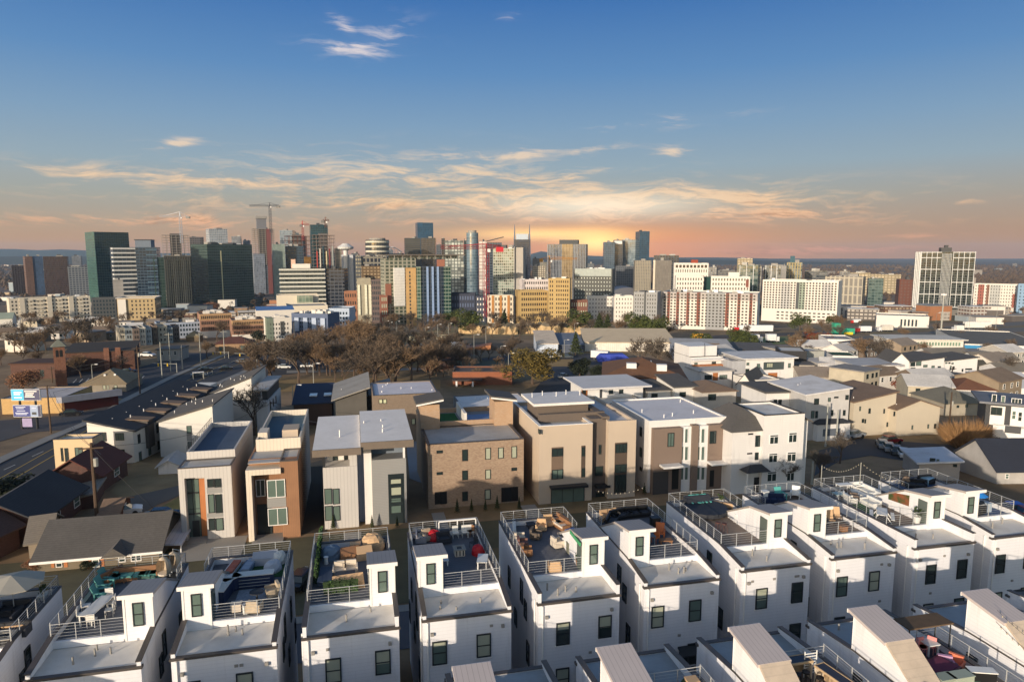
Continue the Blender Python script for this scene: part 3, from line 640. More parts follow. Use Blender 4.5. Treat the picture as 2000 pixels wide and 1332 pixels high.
# F
b=Bld('modern_house','white duplex with brown brick wings and tall white framed window bays','house',1268,1418,962,823,14)
w,h=b.w,b.h; U=lambda x: b.loc(x,880)[0]
b.body(WHT2,par=.15,roof=mat('d6d2d2','membrane',.7,1,.06),cope=TRIMW)
MUSH=mat('7d6c60','siding',.8,.8,.03); CHA=mat('45413f','siding',.8,.8,.03)
hb=h-.9
b.part('brick_wing',MB().box(.35,U(1326),-.9,-.003,-1,hb),MUSH); b.part('brick_wing',MB().box(U(1378),w+1.2,-.9,-.003,-1,hb+.1),MUSH); b.part('brick_wing',MB().box(U(1345.5),U(1357.5),-.9,-.003,-1,hb+.2),MUSH)
b.part('base_cladding',MB().box(.33,U(1301),-.93,-.9,-1,3.2),CHA)
for x0,x1 in((1326.5,1345),(1358,1377.5)):
    b.part('bay_frame',MB().box(U(x0),U(x1),-.6,-.003,-.5,hb),TRIMW)
    for (ya,yb_) in((836,864),(871,898),(911,936)):
        m=(x0+x1)/2; b.wpx([(x0+1.5,ya,m-1,yb_,'plain',GLASSL),(m+1,ya,x1-1.5,yb_,'plain',GLASSL)],fr=TRIMW,off=-.62)
b.wpx([(1304,845,1316,871,'v2'),(1386,841,1398,865,'v2')],off=-.92)
for r in((1288,905,1326,909),(1381,899,1420,903)): panel(b,'canopy',r,TRIMW,1.4,off=-.9)
for r in((1312,912,1325,955),(1386,918,1394,950)): panel(b,'door',r,BLACK,.03,off=-.9)
for (ya,yb_) in((833,851),(873,891),(911,918)): b.wpx([(1250,ya,1254,yb_)],face='L')
b.vents(5,z=h-.1,seed=4)
# G
b=Bld('white_house','white house with a two bay front tower and a dark hipped side wing','house',1493,1572,964,812,8)
w,h=b.w,b.h; wl,_=b.loc(1434,880)
b.body(WHT2,par=.25,t=.3,cope=mat('3a3633','plain')); hw=b.loc(1470,842)[1]
b.part('wall',MB().box(wl,-.003,.6,9.5,-1,hw),WHT2); b.hip(SHING,2.6,x0=wl,x1=1.5,y0=.6,y1=9.5,h=hw)
b.part('wall',MB().box(w+.003,w+2.2,2.2,8,-1,hw+.6),WHT2); b.shed(SHING,-1.0,x0=w+.2,x1=w+2.4,y0=2.2,y1=8,h=hw+1.3)
for r in((1503,848,1520,866),(1540,844,1556,863),(1501,884,1518,902),(1537,882,1554,900),(1498,920,1516,939),(1536,918,1551,938)): b.wpx([r],style='t',fr=TRIMW,gl=GLASS)
b.wpx([(1475,850,1484,871),(1474,883,1481,897)],off=.6); panel(b,'slit_window',(1461,846,1471,849),BLACK,.02,off=.6); panel(b,'slit_window',(1459,884,1469,887),BLACK,.02,off=.6)
u0,_=b.loc(1448,915); u1,_=b.loc(1495,915); zp=b.loc(1470,917)[1]
b.part('porch_roof',MB().add([(u0,-1.4,zp),(u1,-1.4,zp),(u1,.6,zp),(u0,.6,zp),(u0+1,-.5,zp+.9),(u1-1,-.5,zp+.9)],[(0,3,2,1),(0,1,5,4),(1,2,5),(2,3,4,5),(3,0,4)]),SHDK)
b.part('porch_post',MB().tube((u0+.2,-1.2,-.2),(u0+.2,-1.2,zp),.1),TRIMW); b.part('door',MB().box(u0+2.4,u0+3.4,.52,.6,0,2.2),BLACK)
# ---- simple houses from a table
def hs(label,x0,x1,yb,yt,dep,wall,roof,rm,yaw=13,win=None,name='house',cat='house',rise=None,side=None,Y=None,oh=.4,style='dh',ax='x',group=None,par=.4,nv=0,anchor='L',fr=None,gl=None):
    b=Bld(name,label,cat,x0,x1,yb,yt,dep,yaw=yaw,Y=Y,group=group,anchor=anchor); w,h=b.w,b.h
    if roof=='flat': b.body(wall,par=par,roof=rm)
    else:
        b.part('wall',MB().box(0,w,0,b.d,-2,h),wall)
        if roof=='slab': b.part('roof',MB().box(-oh,w+oh,-oh,b.d+oh,h,h+.35),rm)
        if roof=='gable': b.gable(rm,rise or 2,ax=ax,oh=oh,wallm=wall)
        if roof=='hip': b.hip(rm,rise or 2,oh=oh)
        if roof=='shed': b.shed(rm,rise or 1.5,ax=ax,oh=oh,wallm=wall)
    for r in win or []:
        b.wpx([r],style=style,fr=fr,gl=gl)
    for r in side or []: b.wpx([r[:4]],face=r[4],fr=fr,gl=gl)
    if nv: b.vents(nv,z=(lambda x,y:h+.3) if roof!='flat' else h-.3,seed=nv)
    return b
# left column
b=hs('pale beige house with a rising mono-pitch roof and one slot window','310','415',0,0,0,0,0,0) if 0 else None
b=Bld('angled_house','pale angled house with a dark mono-pitch roof rising to the right','house',310,416,892,824,14,yaw=9)
b.part('wall',MB().box(0,b.w,0,b.d,-2,b.h),WSID); b.shed(SHING,2.5,wallm=WSID,oh=.3); b.wpx([(365,831,374,845,'plain'),(367,862,375,875,'plain')]); panel(b,'grey_panel',(365,846,375,861),GREYB,.03); b.vents(8,z=lambda x,y:b.h+2.5*x/b.w+.2,seed=8)
b=Bld('angled_house','pale angled house whose roof rises to a blue shaded end, further up the lane','house',404,492,838,772,15,yaw=9)
b.part('wall',MB().box(0,b.w,0,b.d,-2,b.h),WSID); b.shed(SHING,3.4,wallm=WSID,oh=.3); b.vents(9,z=lambda x,y:b.h+3.2*x/b.w+.2,seed=9)
b=Bld('modern_house','white flat roofed house with a dark recessed top storey, shaded side to the lane','house',500,522,845,782,15,yaw=9)
b.part('wall',MB().box(0,b.w,0,b.d,-2,b.h-.4),WHT2); b.part('upper_wall',MB().box(.8,b.w-.3,2,b.d,b.h-.4,b.h+2),DGREY); b.part('roof',MB().box(-.6,b.w+.3,-.5,b.d+.4,b.h+2,b.h+2.3),GMEM)
for y in(3,6,9): b.win('R',y,b.h-2.6,.8,1.5)
b=Bld('townhouse_row','long row of white townhouses under one dark sloping roof with pale dormer tops','townhouse row',169,258,905,822,35,yaw=3)
w,h=b.w,b.h; z1=b.loc(257,840)[1]; b.part('wall',MB().box(0,w,0,b.d,-2,z1),WSID)
b.part('gable_wall',MB().prism([(.003,z1),(w-.003,z1),(.003,h)],0.003,b.d-.003,'y'),WSID)
b.part('roof',MB().prism([(-.5,h+.0),(w+.6,z1-.25),(w+.6,z1+.05),(-.5,h+.3)],-.4,b.d+.4,'y'),[SHDK])
b.wpx([(226,845,242,859,'v3'),(229,877,244,891,'v3')]); panel(b,'balcony_recess',(172,844,207,862),DGREY,.02); b.wpx([(193,844,207,861,'v2')],off=-.05)
for k in range(5):
    y=4+k*6.4; b.part('dormer',MB().box(w-2.0,w+.5,y,y+2.2,z1-4.2,z1+.55),mat('57514c','siding',.8)); b.part('dormer_roof',MB().prism([(w-3.2,z1+.75),(w+.8,z1+.55),(w+.8,z1+.7),(w-3.2,z1+.9)],y-.2,y+2.4,'y'),SHBR)
for k in range(10):
    for z in(z1-2.6,z1-5.6): b.win('R',1.8+k*3.3,z,.7,1.4)
for k in range(14): b.part('vent_pipe',MB().tube((w*.35+(k%2)*1.8,3+k*2.3,z1),(w*.35+(k%2)*1.8,3+k*2.3,h+.25-(h-z1)*.35),.08),TRIMW)
b=Bld('townhouse_annex','cream block with a roof terrace at the end of the dark roofed row','house',104,180,934,859,3.2,yaw=7)
b.body(mat('c9b28e','siding',.8,1,.04),par=.3); b.wpx([(120,874,123,900,'plain'),(127,874,134,901,'plain'),(147,873,162,898,'v2'),(123,908,136,922,'v2')])
# ranch houses bottom left
b=Bld('ranch_house','grey ranch house with orange shutters beside the nearest roof decks','house',72,310,1118,1092,9.5,yaw=13); w=b.w
b.part('wall',MB().box(0,w,0,b.d,-1,b.h),mat('6d6353','siding',.85)); b.gable(SHING,2.3,wallm=mat('6d6353','siding',.85),oh=.5)
for x in(106,178):
    b.wpx([(x+3,1091,x+16,1106,'dh')],fr=TRIMW); panel(b,'shutter',(x-6,1090,x,1108),ORG,.04); panel(b,'shutter',(x+19,1089,x+26,1107),ORG,.04)
b.wpx([(232,1082,245,1096),(256,1080,276,1094,'v2')],fr=TRIMW); b.part('porch_gable',MB().prism([(6.3,b.h-.1),(8.8,b.h-.1),(7.55,b.h+.9)],-1.1,2,'y'),SHING)
b.part('fascia',MB().box(-.5,w+.5,-.58,-.5,b.h-.35,b.h-.1),TRIMW)
b=Bld('carport','pale flat carport roof between the grey ranch house and the pale house','carport',304,356,1085,1066,9,yaw=13)
b.part('roof',MB().prism([(0,b.h),(b.w,b.h-.2),(b.w,b.h),(0,b.h+.2)],0,b.d,'y'),mat('bdbcc4','ribs',.6)); 
for x,y in((.2,.2),(b.w-.2,.2),(.2,b.d-.2),(b.w-.2,b.d-.2)): b.part('post',MB().tube((x,y,0),(x,y,b.h),.08),TRIMW)
def longranch(label,p0,p1,wd,wm,rm,h=2.7,rise=1.9,oh=.6,cat='house',name='ranch_house'):
    a,c=gp(*p0),gp(*p1); d=c-a; d.z=0; L=d.length; t=Bld.__new__(Bld); t.a=math.atan2(d.y,d.x); t.w=L; t.d=wd; t.h=h; t.z0=a.z; t.o=a; t.nw=0; t.rest=[]; t.Y=a.y
    t.root=thing(name,label,cat,a,t.a); t.ux=Vector((cos(t.a),sin(t.a),0)); t.uy=Vector((-sin(t.a),cos(t.a),0))
    t.part('wall',MB().box(0,L,0,wd,-1,h),wm); t.gable(rm,rise,oh=oh,wallm=wm); return t
BRK=mat('5a3a30','brick',.85,1,.1,col2='4a2f27'); BRKO=mat('7a4f39','brick',.85,1,.12,col2='623d2e')
b=longranch('brick ranch house with a dark blue-grey gable roof, nearest the left road',(80,1058),(166,990),8.5,BRK,SHDK,rise=2.3); b.win('F',4,.9,1.4,1.1,fr=TRIMW); b.win('F',9,.9,1.4,1.1,fr=TRIMW)
b=longranch('brick ranch house with a rust brown gable roof beside the cream block',(199,962),(250,928),7,BRK,mat('5c332a','shingle',.9),rise=2.2); b.win('F',5,.9,1.6,1.1,fr=TRIMW)
b=longranch('brown brick ranch house at the left edge beyond the parasol deck',(-40,1110),(40,1070),9,BRK,mat('4e3a34','shingle',.9),rise=2.2)
b=hs('low dark shed roof annex between the two brick ranch houses',110,183,1000,984,6,BRK,'shed',mat('7d776d','ribs',.7),rise=.8,yaw=20,name='shed_annex')
b=hs('small brick garage with a white arched cover in front of the big utility pole',196,228,1030,1008,6,BRK,'gable',SHBR,rise=1,yaw=15,name='garage',cat='garage')
b=hs('small white gabled shed beside the pale house with the orange strip',309,350,927,911,5,WHT2,'gable',GMEM,rise=.8,name='garden_shed',cat='shed',ax='y')
b=hs('tan clapboard house mostly hidden behind the ranch house, lower left',55,95,1100,1060,7,mat('8d8171','siding',.85),'gable',mat('7d7468','shingle',.9),rise=1.6,yaw=25)
# behind the row
b=hs('charcoal house with a broad grey mono-pitch roof rising to the right',655,716,842,780,17,mat('55534f','siding',.8),'shed',mat('8d8a84','membrane',.7),rise=1.9,yaw=13,nv=4,oh=.8)
b.part('lean_roof',MB().prism([(b.w+.5,b.h-.6),(b.w+5.5,b.h+.6),(b.w+5.5,b.h+.85),(b.w+.5,b.h-.35)],4,17,'y'),mat('7d7a75','membrane',.7)); b.part('side_wing',MB().box(b.w+.01,b.w+5,5,16.5,-2,b.h-.7),mat('3d3c3a','siding',.8))
b=hs('brown brick house with a pale lilac membrane roof and lit paired windows',729,856,866,773,13,mat('847362','brick',.85,1,.05,col2='786857'),'flat',mat('d8d2d4','membrane',.7,1,.06),win=[(740,779,747,787),(748,779,755,787),(829,785,836,794),(838,785,845,794),(804,817,811,828),(812,816,819,828)],style='plain',gl=mat('c8cba8','glass',.2,1,.1),nv=8,par=.15)  # lit look of the panes is put into a pale glass colour
b=hs('low house under a wide pale flat roof behind the brick house',904,1042,852,800,13,mat('a8a29a','siding',.8),'flat',mat('dedad6','membrane',.7,1,.08),nv=6,par=.1)
b=hs('dark blue roofed low house with two skylights behind the bare tree',574,648,832,790,12,mat('4a3830','siding',.8),'shed',mat('28334a','shingle',.8),rise=1.8,ax='y'); 
for x in(3,6): b.part('skylight',MB().box(x,x+1.6,3,5.5,b.h+.9,b.h+1.15),mat('aebccb','glass',.1))
b=hs('white modern house with a broad grey overhanging roof and orange wood side',1147,1256,836,759,11,WHT2,'slab',mat('cfccca','membrane',.7,1,.05),oh=1.4,win=[(1189,761,1197,769),(1209,760,1217,768)],style='plain',side=[(1138,757,1145,768,'L')])
panel(b,'wood_cladding',(1136,758,1147,784),ORG,.03,'L'); panel(b,'dark_strip',(1171,759,1176,785),DGREY,.02)
b=hs('white house with small grey slab roofs in front of the overhanging roof',1170,1262,848,790,12,WHT2,'flat',mat('c4c2bc','membrane',.7),win=[(1205,786,1217,794)],par=.2)
b=hs('small cream house with a dark flat roof, right of the overhanging roof',1265,1310,830,764,9,WSID,'shed',SHING,rise=.5,ax='y',win=[(1272,768,1284,779)],style='v2')
b=hs('white house under a grey shed roof, middle of three behind the duplexes',1318,1360,830,757,9,WSID,'shed',SHING,rise=1,ax='y',win=[(1327,765,1339,775)],style='v3')
b=hs('shaded white house with a brown grey hipped roof beside the brown bush',1373,1438,835,766,10,mat('b5b0a8','siding',.8),'hip',SHBR,rise=1.4,win=[(1383,769,1398,781)],style='v2')
b=hs('long brown roofed brick hall with three white skylight boxes','' and 0 or 1178,1340,800,735,22,BRKO,'hip',mat('6b4a33','shingle',.95,1,.16),rise=3.2,yaw=-8,name='brick_hall',cat='hall')
for x,y in((b.w*.35,5),(b.w*.55,9),(b.w*.72,4)): b.part('skylight',MB().cb(x,y,b.h+1.0,2.4,2,1.6),WHT2)
b=hs('white stepped house with red wood balconies and a roof aerial',1350,1412,752,698,11,WHT2,'flat',GMEM,win=[(1356,708,1362,716),(1390,706,1398,714)],style='plain',par=.3)
b.part('upper_wall',MB().box(0,b.w*.88,1.5,b.d,b.h-.001,b.h+3),WHT2); b.part('wood_balcony',MB().box(.3,b.w+.3,-1.4,-.01,b.h-3.4,b.h-2.2),ORG); b.part('canopy',MB().box(-.3,b.w+.9,-1.6,-.005,b.h-.9,b.h-.5),LMEM); b.part('aerial',MB().tube((b.w*.45,.8,b.h),(b.w*.45,.8,b.h+4),.07),DARK)
b=hs('low white terrace with wood trim below the stepped house',1368,1430,762,727,8,WHT2,'slab',GMEM,oh=.5,win=[(1376,732,1390,741),(1405,732,1420,740)],style='v3')
panel(b,'wood_cladding',(1392,728,1402,743),ORG,.03)
b=hs('white house with a charcoal glass band and wood garage door',1455,1551,756,702,13,WHT2,'slab',mat('d2d0ce','membrane',.7),oh=.9,win=[(1458,708,1463,713),(1478,710,1484,720),(1539,709,1544,718),(1456,720,1463,728)],style='plain',yaw=10)
panel(b,'glass_band',(1491,707,1531,722),mat('4b5556','glass',.2),.04); b.wpx([(1497,709,1509,717,'v3',BLIND)],off=-.06); panel(b,'garage_door',(1500,728,1518,738),ORG,.04)
b=hs('plain pale grey stucco house on the left flank of the glass band house',1430,1456,757,705,12,mat('a9a9ab','stucco',.8),'flat',GMEM,yaw=10)
b=hs('black clad box house in the middle of the white cluster',1524,1576,735,685,12,mat('2b2b2d','vsiding',.8),'flat',mat('d0cdc6','membrane',.7),yaw=-14)
b=hs('beige grey two step house right of the black box',1577,1610,722,686,9,mat('a3a39b','siding',.8),'flat',GMEM,yaw=8)
b=hs('grey white house with a flat roof and three square windows',1598,1648,740,709,10,mat('bcb9b4','siding',.8),'hip',GMEM,rise=.8,win=[(1604,713,1611,719),(1618,714,1622,719),(1633,713,1637,719)],style='plain',yaw=6)
b=hs('white stepped house with a green roof terrace',1626,1676,722,694,12,WHT2,'flat',mat('2d4f38','plain',.9),win=[(1648,712,1652,717),(1659,711,1663,716)],style='plain',yaw=-12)
b=hs('dark gable roofed white bungalow in the middle of the white cluster',1440,1468,774,748,14,WSID,'gable',SHING,rise=2.6,yaw=-32,ax='y',oh=.5); 
b=hs('white wing with a pale flat roof joined to the dark gable bungalow',1470,1522,772,742,9,WSID,'flat',LMEM,yaw=16,win=[(1476,757,1481,763),(1492,757,1496,763)],style='plain')
b=hs('white walled house under a dark grey low roof, left of the big shaded house',1497,1572,850,768,10,WHT2,'slab',SHING,oh=.5,win=[(1511,780,1517,790),(1520,780,1526,791),(1541,779,1548,784),(1566,778,1572,789),(1566,801,1572,806)],yaw=9)
b=hs('big grey white house with a pale shed roof, half in shadow',1575,1659,860,772,13,mat('bdbab6','siding',.8),'shed',mat('d0cecd','membrane',.7),rise=1.0,yaw=9,win=[(1590,778,1599,789),(1617,776,1622,784),(1629,774,1637,777),(1584,802,1590,816),(1592,802,1597,816),(1623,800,1627,812),(1646,800,1651,811),(1651,771,1657,780)],nv=3)
b=hs('low white garage with a dark hipped roof and charcoal door',1597,1661,862,828,7,WHT2,'hip',SHDK,rise=1.6,yaw=12,name='garage',cat='garage'); panel(b,'garage_door',(1607,837,1641,851),mat('5d646e','siding',.7,2),.03)
b=hs('beige three storey building with taupe roof, left part of the pair',1668,1750,852,786,12,mat('c2b7a3','siding',.8,1,.03),'shed',SHBR,rise=1.5,yaw=14,win=[(1678,793,1681,802),(1696,797,1700,807),(1725,798,1728,807),(1683,817,1687,825),(1688,818,1691,826),(1731,824,1734,833),(1736,825,1738,833)],style='plain',nv=2)
b=hs('beige three storey building with taupe gable roof, right part of the pair',1752,1836,852,800,12,mat('c2b7a3','siding',.8,1,.03),'gable',SHBR,rise=1.6,yaw=12,ax='y',win=[(1745,803,1748,812),(1780,830,1783,838),(1811,828,1814,836),(1824,827,1828,836)],style='plain',nv=2)
b=hs('white two storey house under a wide grey flat roof, near the burning red bush',1675,1757,757,715,12,WHT2,'slab',mat('b8b5b2','membrane',.7),oh=1.0,yaw=4,win=[(1707,719,1711,728),(1719,719,1723,726),(1727,719,1731,726),(1739,718,1743,725),(1745,717,1749,725),(1719,735,1723,743),(1727,735,1731,743),(1738,733,1741,741),(1744,733,1747,741)],style='plain')
panel(b,'tan_panel',(1694,716,1705,750),mat('8d7b66','plain'),.03)
b=hs('white gabled house with a glazed corner between dark roofs',1742,1776,752,706,10,WHT2,'gable',SHING,rise=2.4,yaw=-6,ax='y')
b=hs('house with a glass stairwell and red brick base',1777,1844,752,708,12,WHT2,'shed',SHING,rise=1.2,yaw=8,win=[(1778,706,1787,715),(1789,705,1799,714),(1778,718,1787,727),(1803,712,1811,717),(1819,714,1825,720),(1831,715,1837,721),(1803,725,1811,731)],style='plain'); panel(b,'brick_base',(1813,724,1843,748),BRK,.04)
b=hs('white three storey house with a row of small top windows, beside the brick base house',1845,1909,748,706,11,WHT2,'shed',SHING,rise=1.0,yaw=5,win=[(1846,707,1850,710),(1852,707,1856,710),(1858,708,1862,711),(1855,714,1858,722),(1861,715,1864,722),(1855,725,1858,733),(1861,726,1864,733),(1878,720,1881,726),(1885,719,1898,722)],style='plain')
b=hs('white bungalow with a rust brown hipped roof',1866,1946,792,760,11,WHT2,'hip',mat('6f4a37','shingle',.9,1,.15),rise=2.0,yaw=-10)
b=hs('grey house under a broad olive hipped roof behind the brown willow bush',1846,1922,812,788,12,mat('a39a89','siding',.85),'hip',mat('6f6b5e','shingle',.9),rise=2.6,yaw=4,win=[(1868,791,1873,796),(1885,789,1890,795),(1911,787,1918,793)],style='plain')
b=hs('dark roofed white bungalow right of the red brown roofed one',1868,1935,735,722,10,WHT2,'gable',mat('4f4b40','shingle',.9),rise=2.4,yaw=-4,ax='x')
for (x0,x1,yb,yt,lb) in [(1905,1990,720,702,'white low house under a wide dark gable roof, upper right cluster'),(1818,1900,712,694,'white house with a long dark roof just below the glazed white block'),(1960,2040,745,726,'white low house with a dark roof at the right edge'),(1550,1600,745,733,'low white house with a shallow dark hip roof between grey sheds'),(1605,1665,748,735,'low pale house with a dark hip roof below the square windowed house'),(1528,1590,768,752,'cream parapet house with grey roof boxes above the shaded house')]:
    hs(lb,x0,x1,yb,yt,10,WHT2,'gable' if x0!=1528 else 'flat',mat('7a7368','shingle',.9),rise=1.9,yaw=rnd.choice([-8,4,8]))
b=hs('black and white modern house with glass corners at the right edge',1926,2030,866,786,9,mat('3a3b3d','siding',.7),'slab',mat('707278','membrane',.7),oh=1.2,yaw=-27,win=[(1937,770,1946,784),(1955,772,1963,786),(1975,778,1995,790,'v3'),(1976,803,1984,818),(1988,804,1996,822)],style='plain',fr=TRIMW)
panel(b,'white_panel',(1933,793,1962,830),WHT2,.04); b.wpx([(1935,795,1957,810,'v2')],off=-.06); panel(b,'white_panel',(1973,796,2030,838),WHT2,.04); b.wpx([(1976,802,1984,818),(1988,804,1996,822)],off=-.06,fr=TRIMW)
panel(b,'white_panel',(1938,832,2030,858),WHT2,.04); panel(b,'garage_door',(1962,832,1994,846),DGREY,.08)
b=hs('long white house with a pale metal roof above the black and white house',1935,2040,775,757,14,WHT2,'shed',LMEM,rise=2,yaw=-14,ax='y')
b=hs('grey low ranch house in deep shadow behind the blue deck',1795,1875,935,905,7,mat('97918c','siding',.85),'shed',mat('c4c6cc','membrane',.7),rise=.6,yaw=-13,win=[(1816,894,1826,903),(1829,896,1834,903),(1861,905,1869,911)],style='plain')
b=hs('grey house under a steep navy hipped roof in deep shadow, right edge',1948,2040,945,918,9,mat('a9a5a0','siding',.85),'gable',mat('262b38','shingle',.9),rise=3.3,yaw=2,win=[(1963,924,1970,934)],fr=TRIMW)

for k in range(5):
    y=7.0+k*6.4
hs('white end block of the long dark roofed row, nearest the crossroads',352,398,790,760,9,WSID,'shed',SHDK,rise=-1.2,yaw=3,win=[(372,768,377,778),(384,766,389,776)],style='plain')
# ---------------------------------------------------------------- mid-ground buildings
WG=mat('3d3a36','glass',.15,1,.2,0,.8); WGB=mat('2e3a40','glass',.12,1,.2,0,.8)
def rb(label,x0,x1,yb,yt,wall,sp=0,rel=12,Y=None,name='apartment_building',cat='building',roof=None,group=None,par=.8,body=True,dep=None):
    Yw=Y or YG(yb); th=math.degrees(math.atan(((x0+x1)/2-1000)/F))
    d=dep or (max(8,abs(sp)*Yw/(F*abs(sin(R(rel))))) if sp else 16)
    b=Bld(name,label,cat,x0,x1,yb,yt,d,yaw=-th+rel,Y=Yw,anchor='L' if rel>=0 else 'R',group=group)
    if body: b.body(wall,par=par,t=.4,cope=None,roof=roof or mat('9a958c','membrane',.8))
    b.rel=rel; return b
def boxes(b,n,seed=0,m=None,h=None,z=None):
    r=random.Random(seed or int(b.w*10))
    for _ in range(n):
        w_,d_,h_=r.uniform(1.5,4),r.uniform(1.5,4),r.uniform(1.2,2.6)
        b.part('roof_unit',MB().cb(r.uniform(3,max(3.1,b.w-3)),r.uniform(3,max(3.1,b.d-3)),(z or b.h)-1,w_,d_,h_+ (h or 0)),m or r.choice([TRIMW,CONC,DGREY]))
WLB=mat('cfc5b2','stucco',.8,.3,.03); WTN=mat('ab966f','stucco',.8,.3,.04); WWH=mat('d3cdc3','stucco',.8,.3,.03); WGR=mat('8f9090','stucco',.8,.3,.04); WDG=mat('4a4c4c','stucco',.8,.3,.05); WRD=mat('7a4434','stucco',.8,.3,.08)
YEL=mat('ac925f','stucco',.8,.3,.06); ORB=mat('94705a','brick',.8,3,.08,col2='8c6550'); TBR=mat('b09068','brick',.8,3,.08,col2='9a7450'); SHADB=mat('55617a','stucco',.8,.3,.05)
# left beige blocks
b=rb('long cream six storey apartment block with columns of balconies',17,176,632,584,WLB,rel=8,dep=18); b.grid('F',22,6,1,b.w-1,1,b.h-1.2,gl=WG,fw=.42,fh=.5); 
for k in(.12,.45,.72): b.part('stair_tower',MB().box(b.w*k,b.w*k+4,-1,-.001,0,b.h+.8),WLB)
for k in range(6):
  for q in(.22,.34,.58,.84): b.part('balcony',MB().box(b.w*q,b.w*q+4,-1.6,-.01,1.2+k*b.h/6,2.3+k*b.h/6),WLB)
b.done(); boxes(b,9,3)
b=rb('dark shaded wing joining the two cream apartment blocks',178,226,622,581,WDG,rel=-6,dep=12); b.grid('F',7,5,1,b.w-1,1,b.h-1.5,gl=WGB); b.done()  # shadowed face, its shade put into the dark wall colour
b=rb('tan five storey apartment block with a white roof edge',228,302,625,582,WTN,sp=12,rel=-12); b.grid('F',9,5,1,b.w-1,1.5,b.h-1,gl=WG,fw=.34,fh=.5,skip=lambda i,j:i in(2,)); 
b.part('balcony_stack',MB().box(1,b.w*.24,-1.8,-.01,1,b.h-1),WWH); b.part('roof_edge',MB().ring(-1,b.w+1,-1,b.d+1,1.2,b.h-.1,b.h+.6),WWH); b.grid('R',4,5,1,b.d-1,1.5,b.h-1,gl=WG); b.done()
b=rb('pale parking deck with a white end wall behind the tan block',304,410,590,568,WLB,rel=4,dep=12,Y=1050,name='parking_deck',cat='parking deck'); b.grid('F',12,3,.5,b.w*.62,1,b.h-1,gl=WG,fw=.8,fh=.4); b.part('end_wall',MB().box(b.w*.48,b.w*.55,-1.5,-.01,0,b.h+1.5),WWH)
b=rb('white gabled house with a pale green roof at the far left edge',-20,24,652,622,WSID,rel=-10,dep=12,name='house',cat='house',body=False); b.part('wall',MB().box(0,b.w,0,b.d,-2,b.h),WSID); b.gable(mat('8f9a8c','shingle',.9),3,wallm=WSID)
# townhouse rows in front
cols=['b7ae9c','8a9396','6f625a','c9c2b4','9aa3a6','7c6b5c']
for i,(x0,x1,yb,yt) in enumerate([(232,243,676,640),(244,258,676,641),(259,272,676,642),(272,284,675,640),(284,296,674,641),(298,307,672,636),(308,326,671,637),(327,337,670,640),(338,350,668,638)]):
    m=mat(cols[i%6],'siding',.8,2); b=rb(['white fronted narrow','pale green-grey narrow','brown brick narrow','cream narrow','grey narrow','tan narrow','dark brown framed narrow','cream bay fronted','grey end'][i]+' rowhouse in the terrace beyond the brick church',x0,x1,yb,yt,m,rel=6,dep=14,name='rowhouse',cat='rowhouse',group='rowhouses beyond the brick church'); b.grid('F',2,3,.4,b.w-.4,.5,b.h-.5,gl=WG,fw=.4,fh=.5)
b=rb('grey white row of flats with rounded roof vents, left of the brick flats',306,392,662,632,mat('9aa4b4','siding',.8,2),rel=5,dep=16); b.grid('F',14,3,.5,b.w-.5,.5,b.h-.5,gl=WGB); b.done(); boxes(b,10,2)
for x0,x1,yb,yt,lb,gr in [(390,452,660,614,'four storey brown and orange brick flats with pale ground floor',8),(453,516,665,626,'four storey tan and orange brick flats beside the round evergreen',9)]:
    b=rb(lb,x0,x1,yb,yt,ORB,rel=5,dep=18); b.part('top_storey',MB().box(-.05,b.w+.05,-.05,4,b.h*.74,b.h-.02),TBR); b.part('base',MB().box(-.08,b.w+.08,-.3,2,-1,b.h*.27),WWH); b.grid('F',gr*2,4,.4,b.w-.4,.3,b.h-.3,gl=WG,fw=.38,fh=.52,y=-.1); b.done(); boxes(b,14,7,WWH)
b=rb('white four storey flats with green-grey corner, below the solar panel roof',521,568,668,622,WWH,sp=7,rel=8); b.grid('F',7,4,1,b.w-1,1,b.h-2,gl=WG,fw=.36,fh=.45); b.part('corner',MB().box(-.1,3,-.12,6,-1,b.h+.2),mat('6f7a6c','plain')); b.part('balcony_recess',MB().box(b.w*.55,b.w*.72,-.1,.3,3,b.h*.85),WDG); b.done(); boxes(b,6,9,WWH)
b=rb('shaded blue-grey long flats running back from the white corner',569,640,655,613,SHADB,rel=-30,dep=14); b.grid('F',16,4,1,b.w-1,1,b.h-2,gl=WGB,fw=.45,fh=.5);  # shade of this long side is put into the blue-grey wall colour
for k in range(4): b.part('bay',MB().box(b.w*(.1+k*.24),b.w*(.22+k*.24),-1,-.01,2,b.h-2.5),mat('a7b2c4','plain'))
b.done(); boxes(b,12,11,WWH)
b=rb('white boxy flats with a slanting roof at the end of the long block',642,682,640,602,mat('aab6c6','plain'),rel=-14,dep=20); b.grid('F',6,3,1,b.w-1,2,b.h-2,gl=WGB); b.done()
b=rb('low shed with a blue solar panel roof behind the flats',500,575,622,607,WWH,rel=3,dep=14,Y=430,name='solar_shed',cat='shed',body=False); b.part('wall',MB().box(0,b.w,0,b.d,-6,b.h),WWH); b.part('solar_panel',MB().prism([(0,b.h),(b.d,b.h+1.4),(b.d,b.h+1.6),(0,b.h+.2)],0,b.w,'x'),mat('4a5f8c','glass',.2,1,.15))
b=rb('low cream flat roof with a notch beside the solar panels',560,640,618,598,WLB,rel=3,dep=30,Y=500,name='warehouse',cat='warehouse')
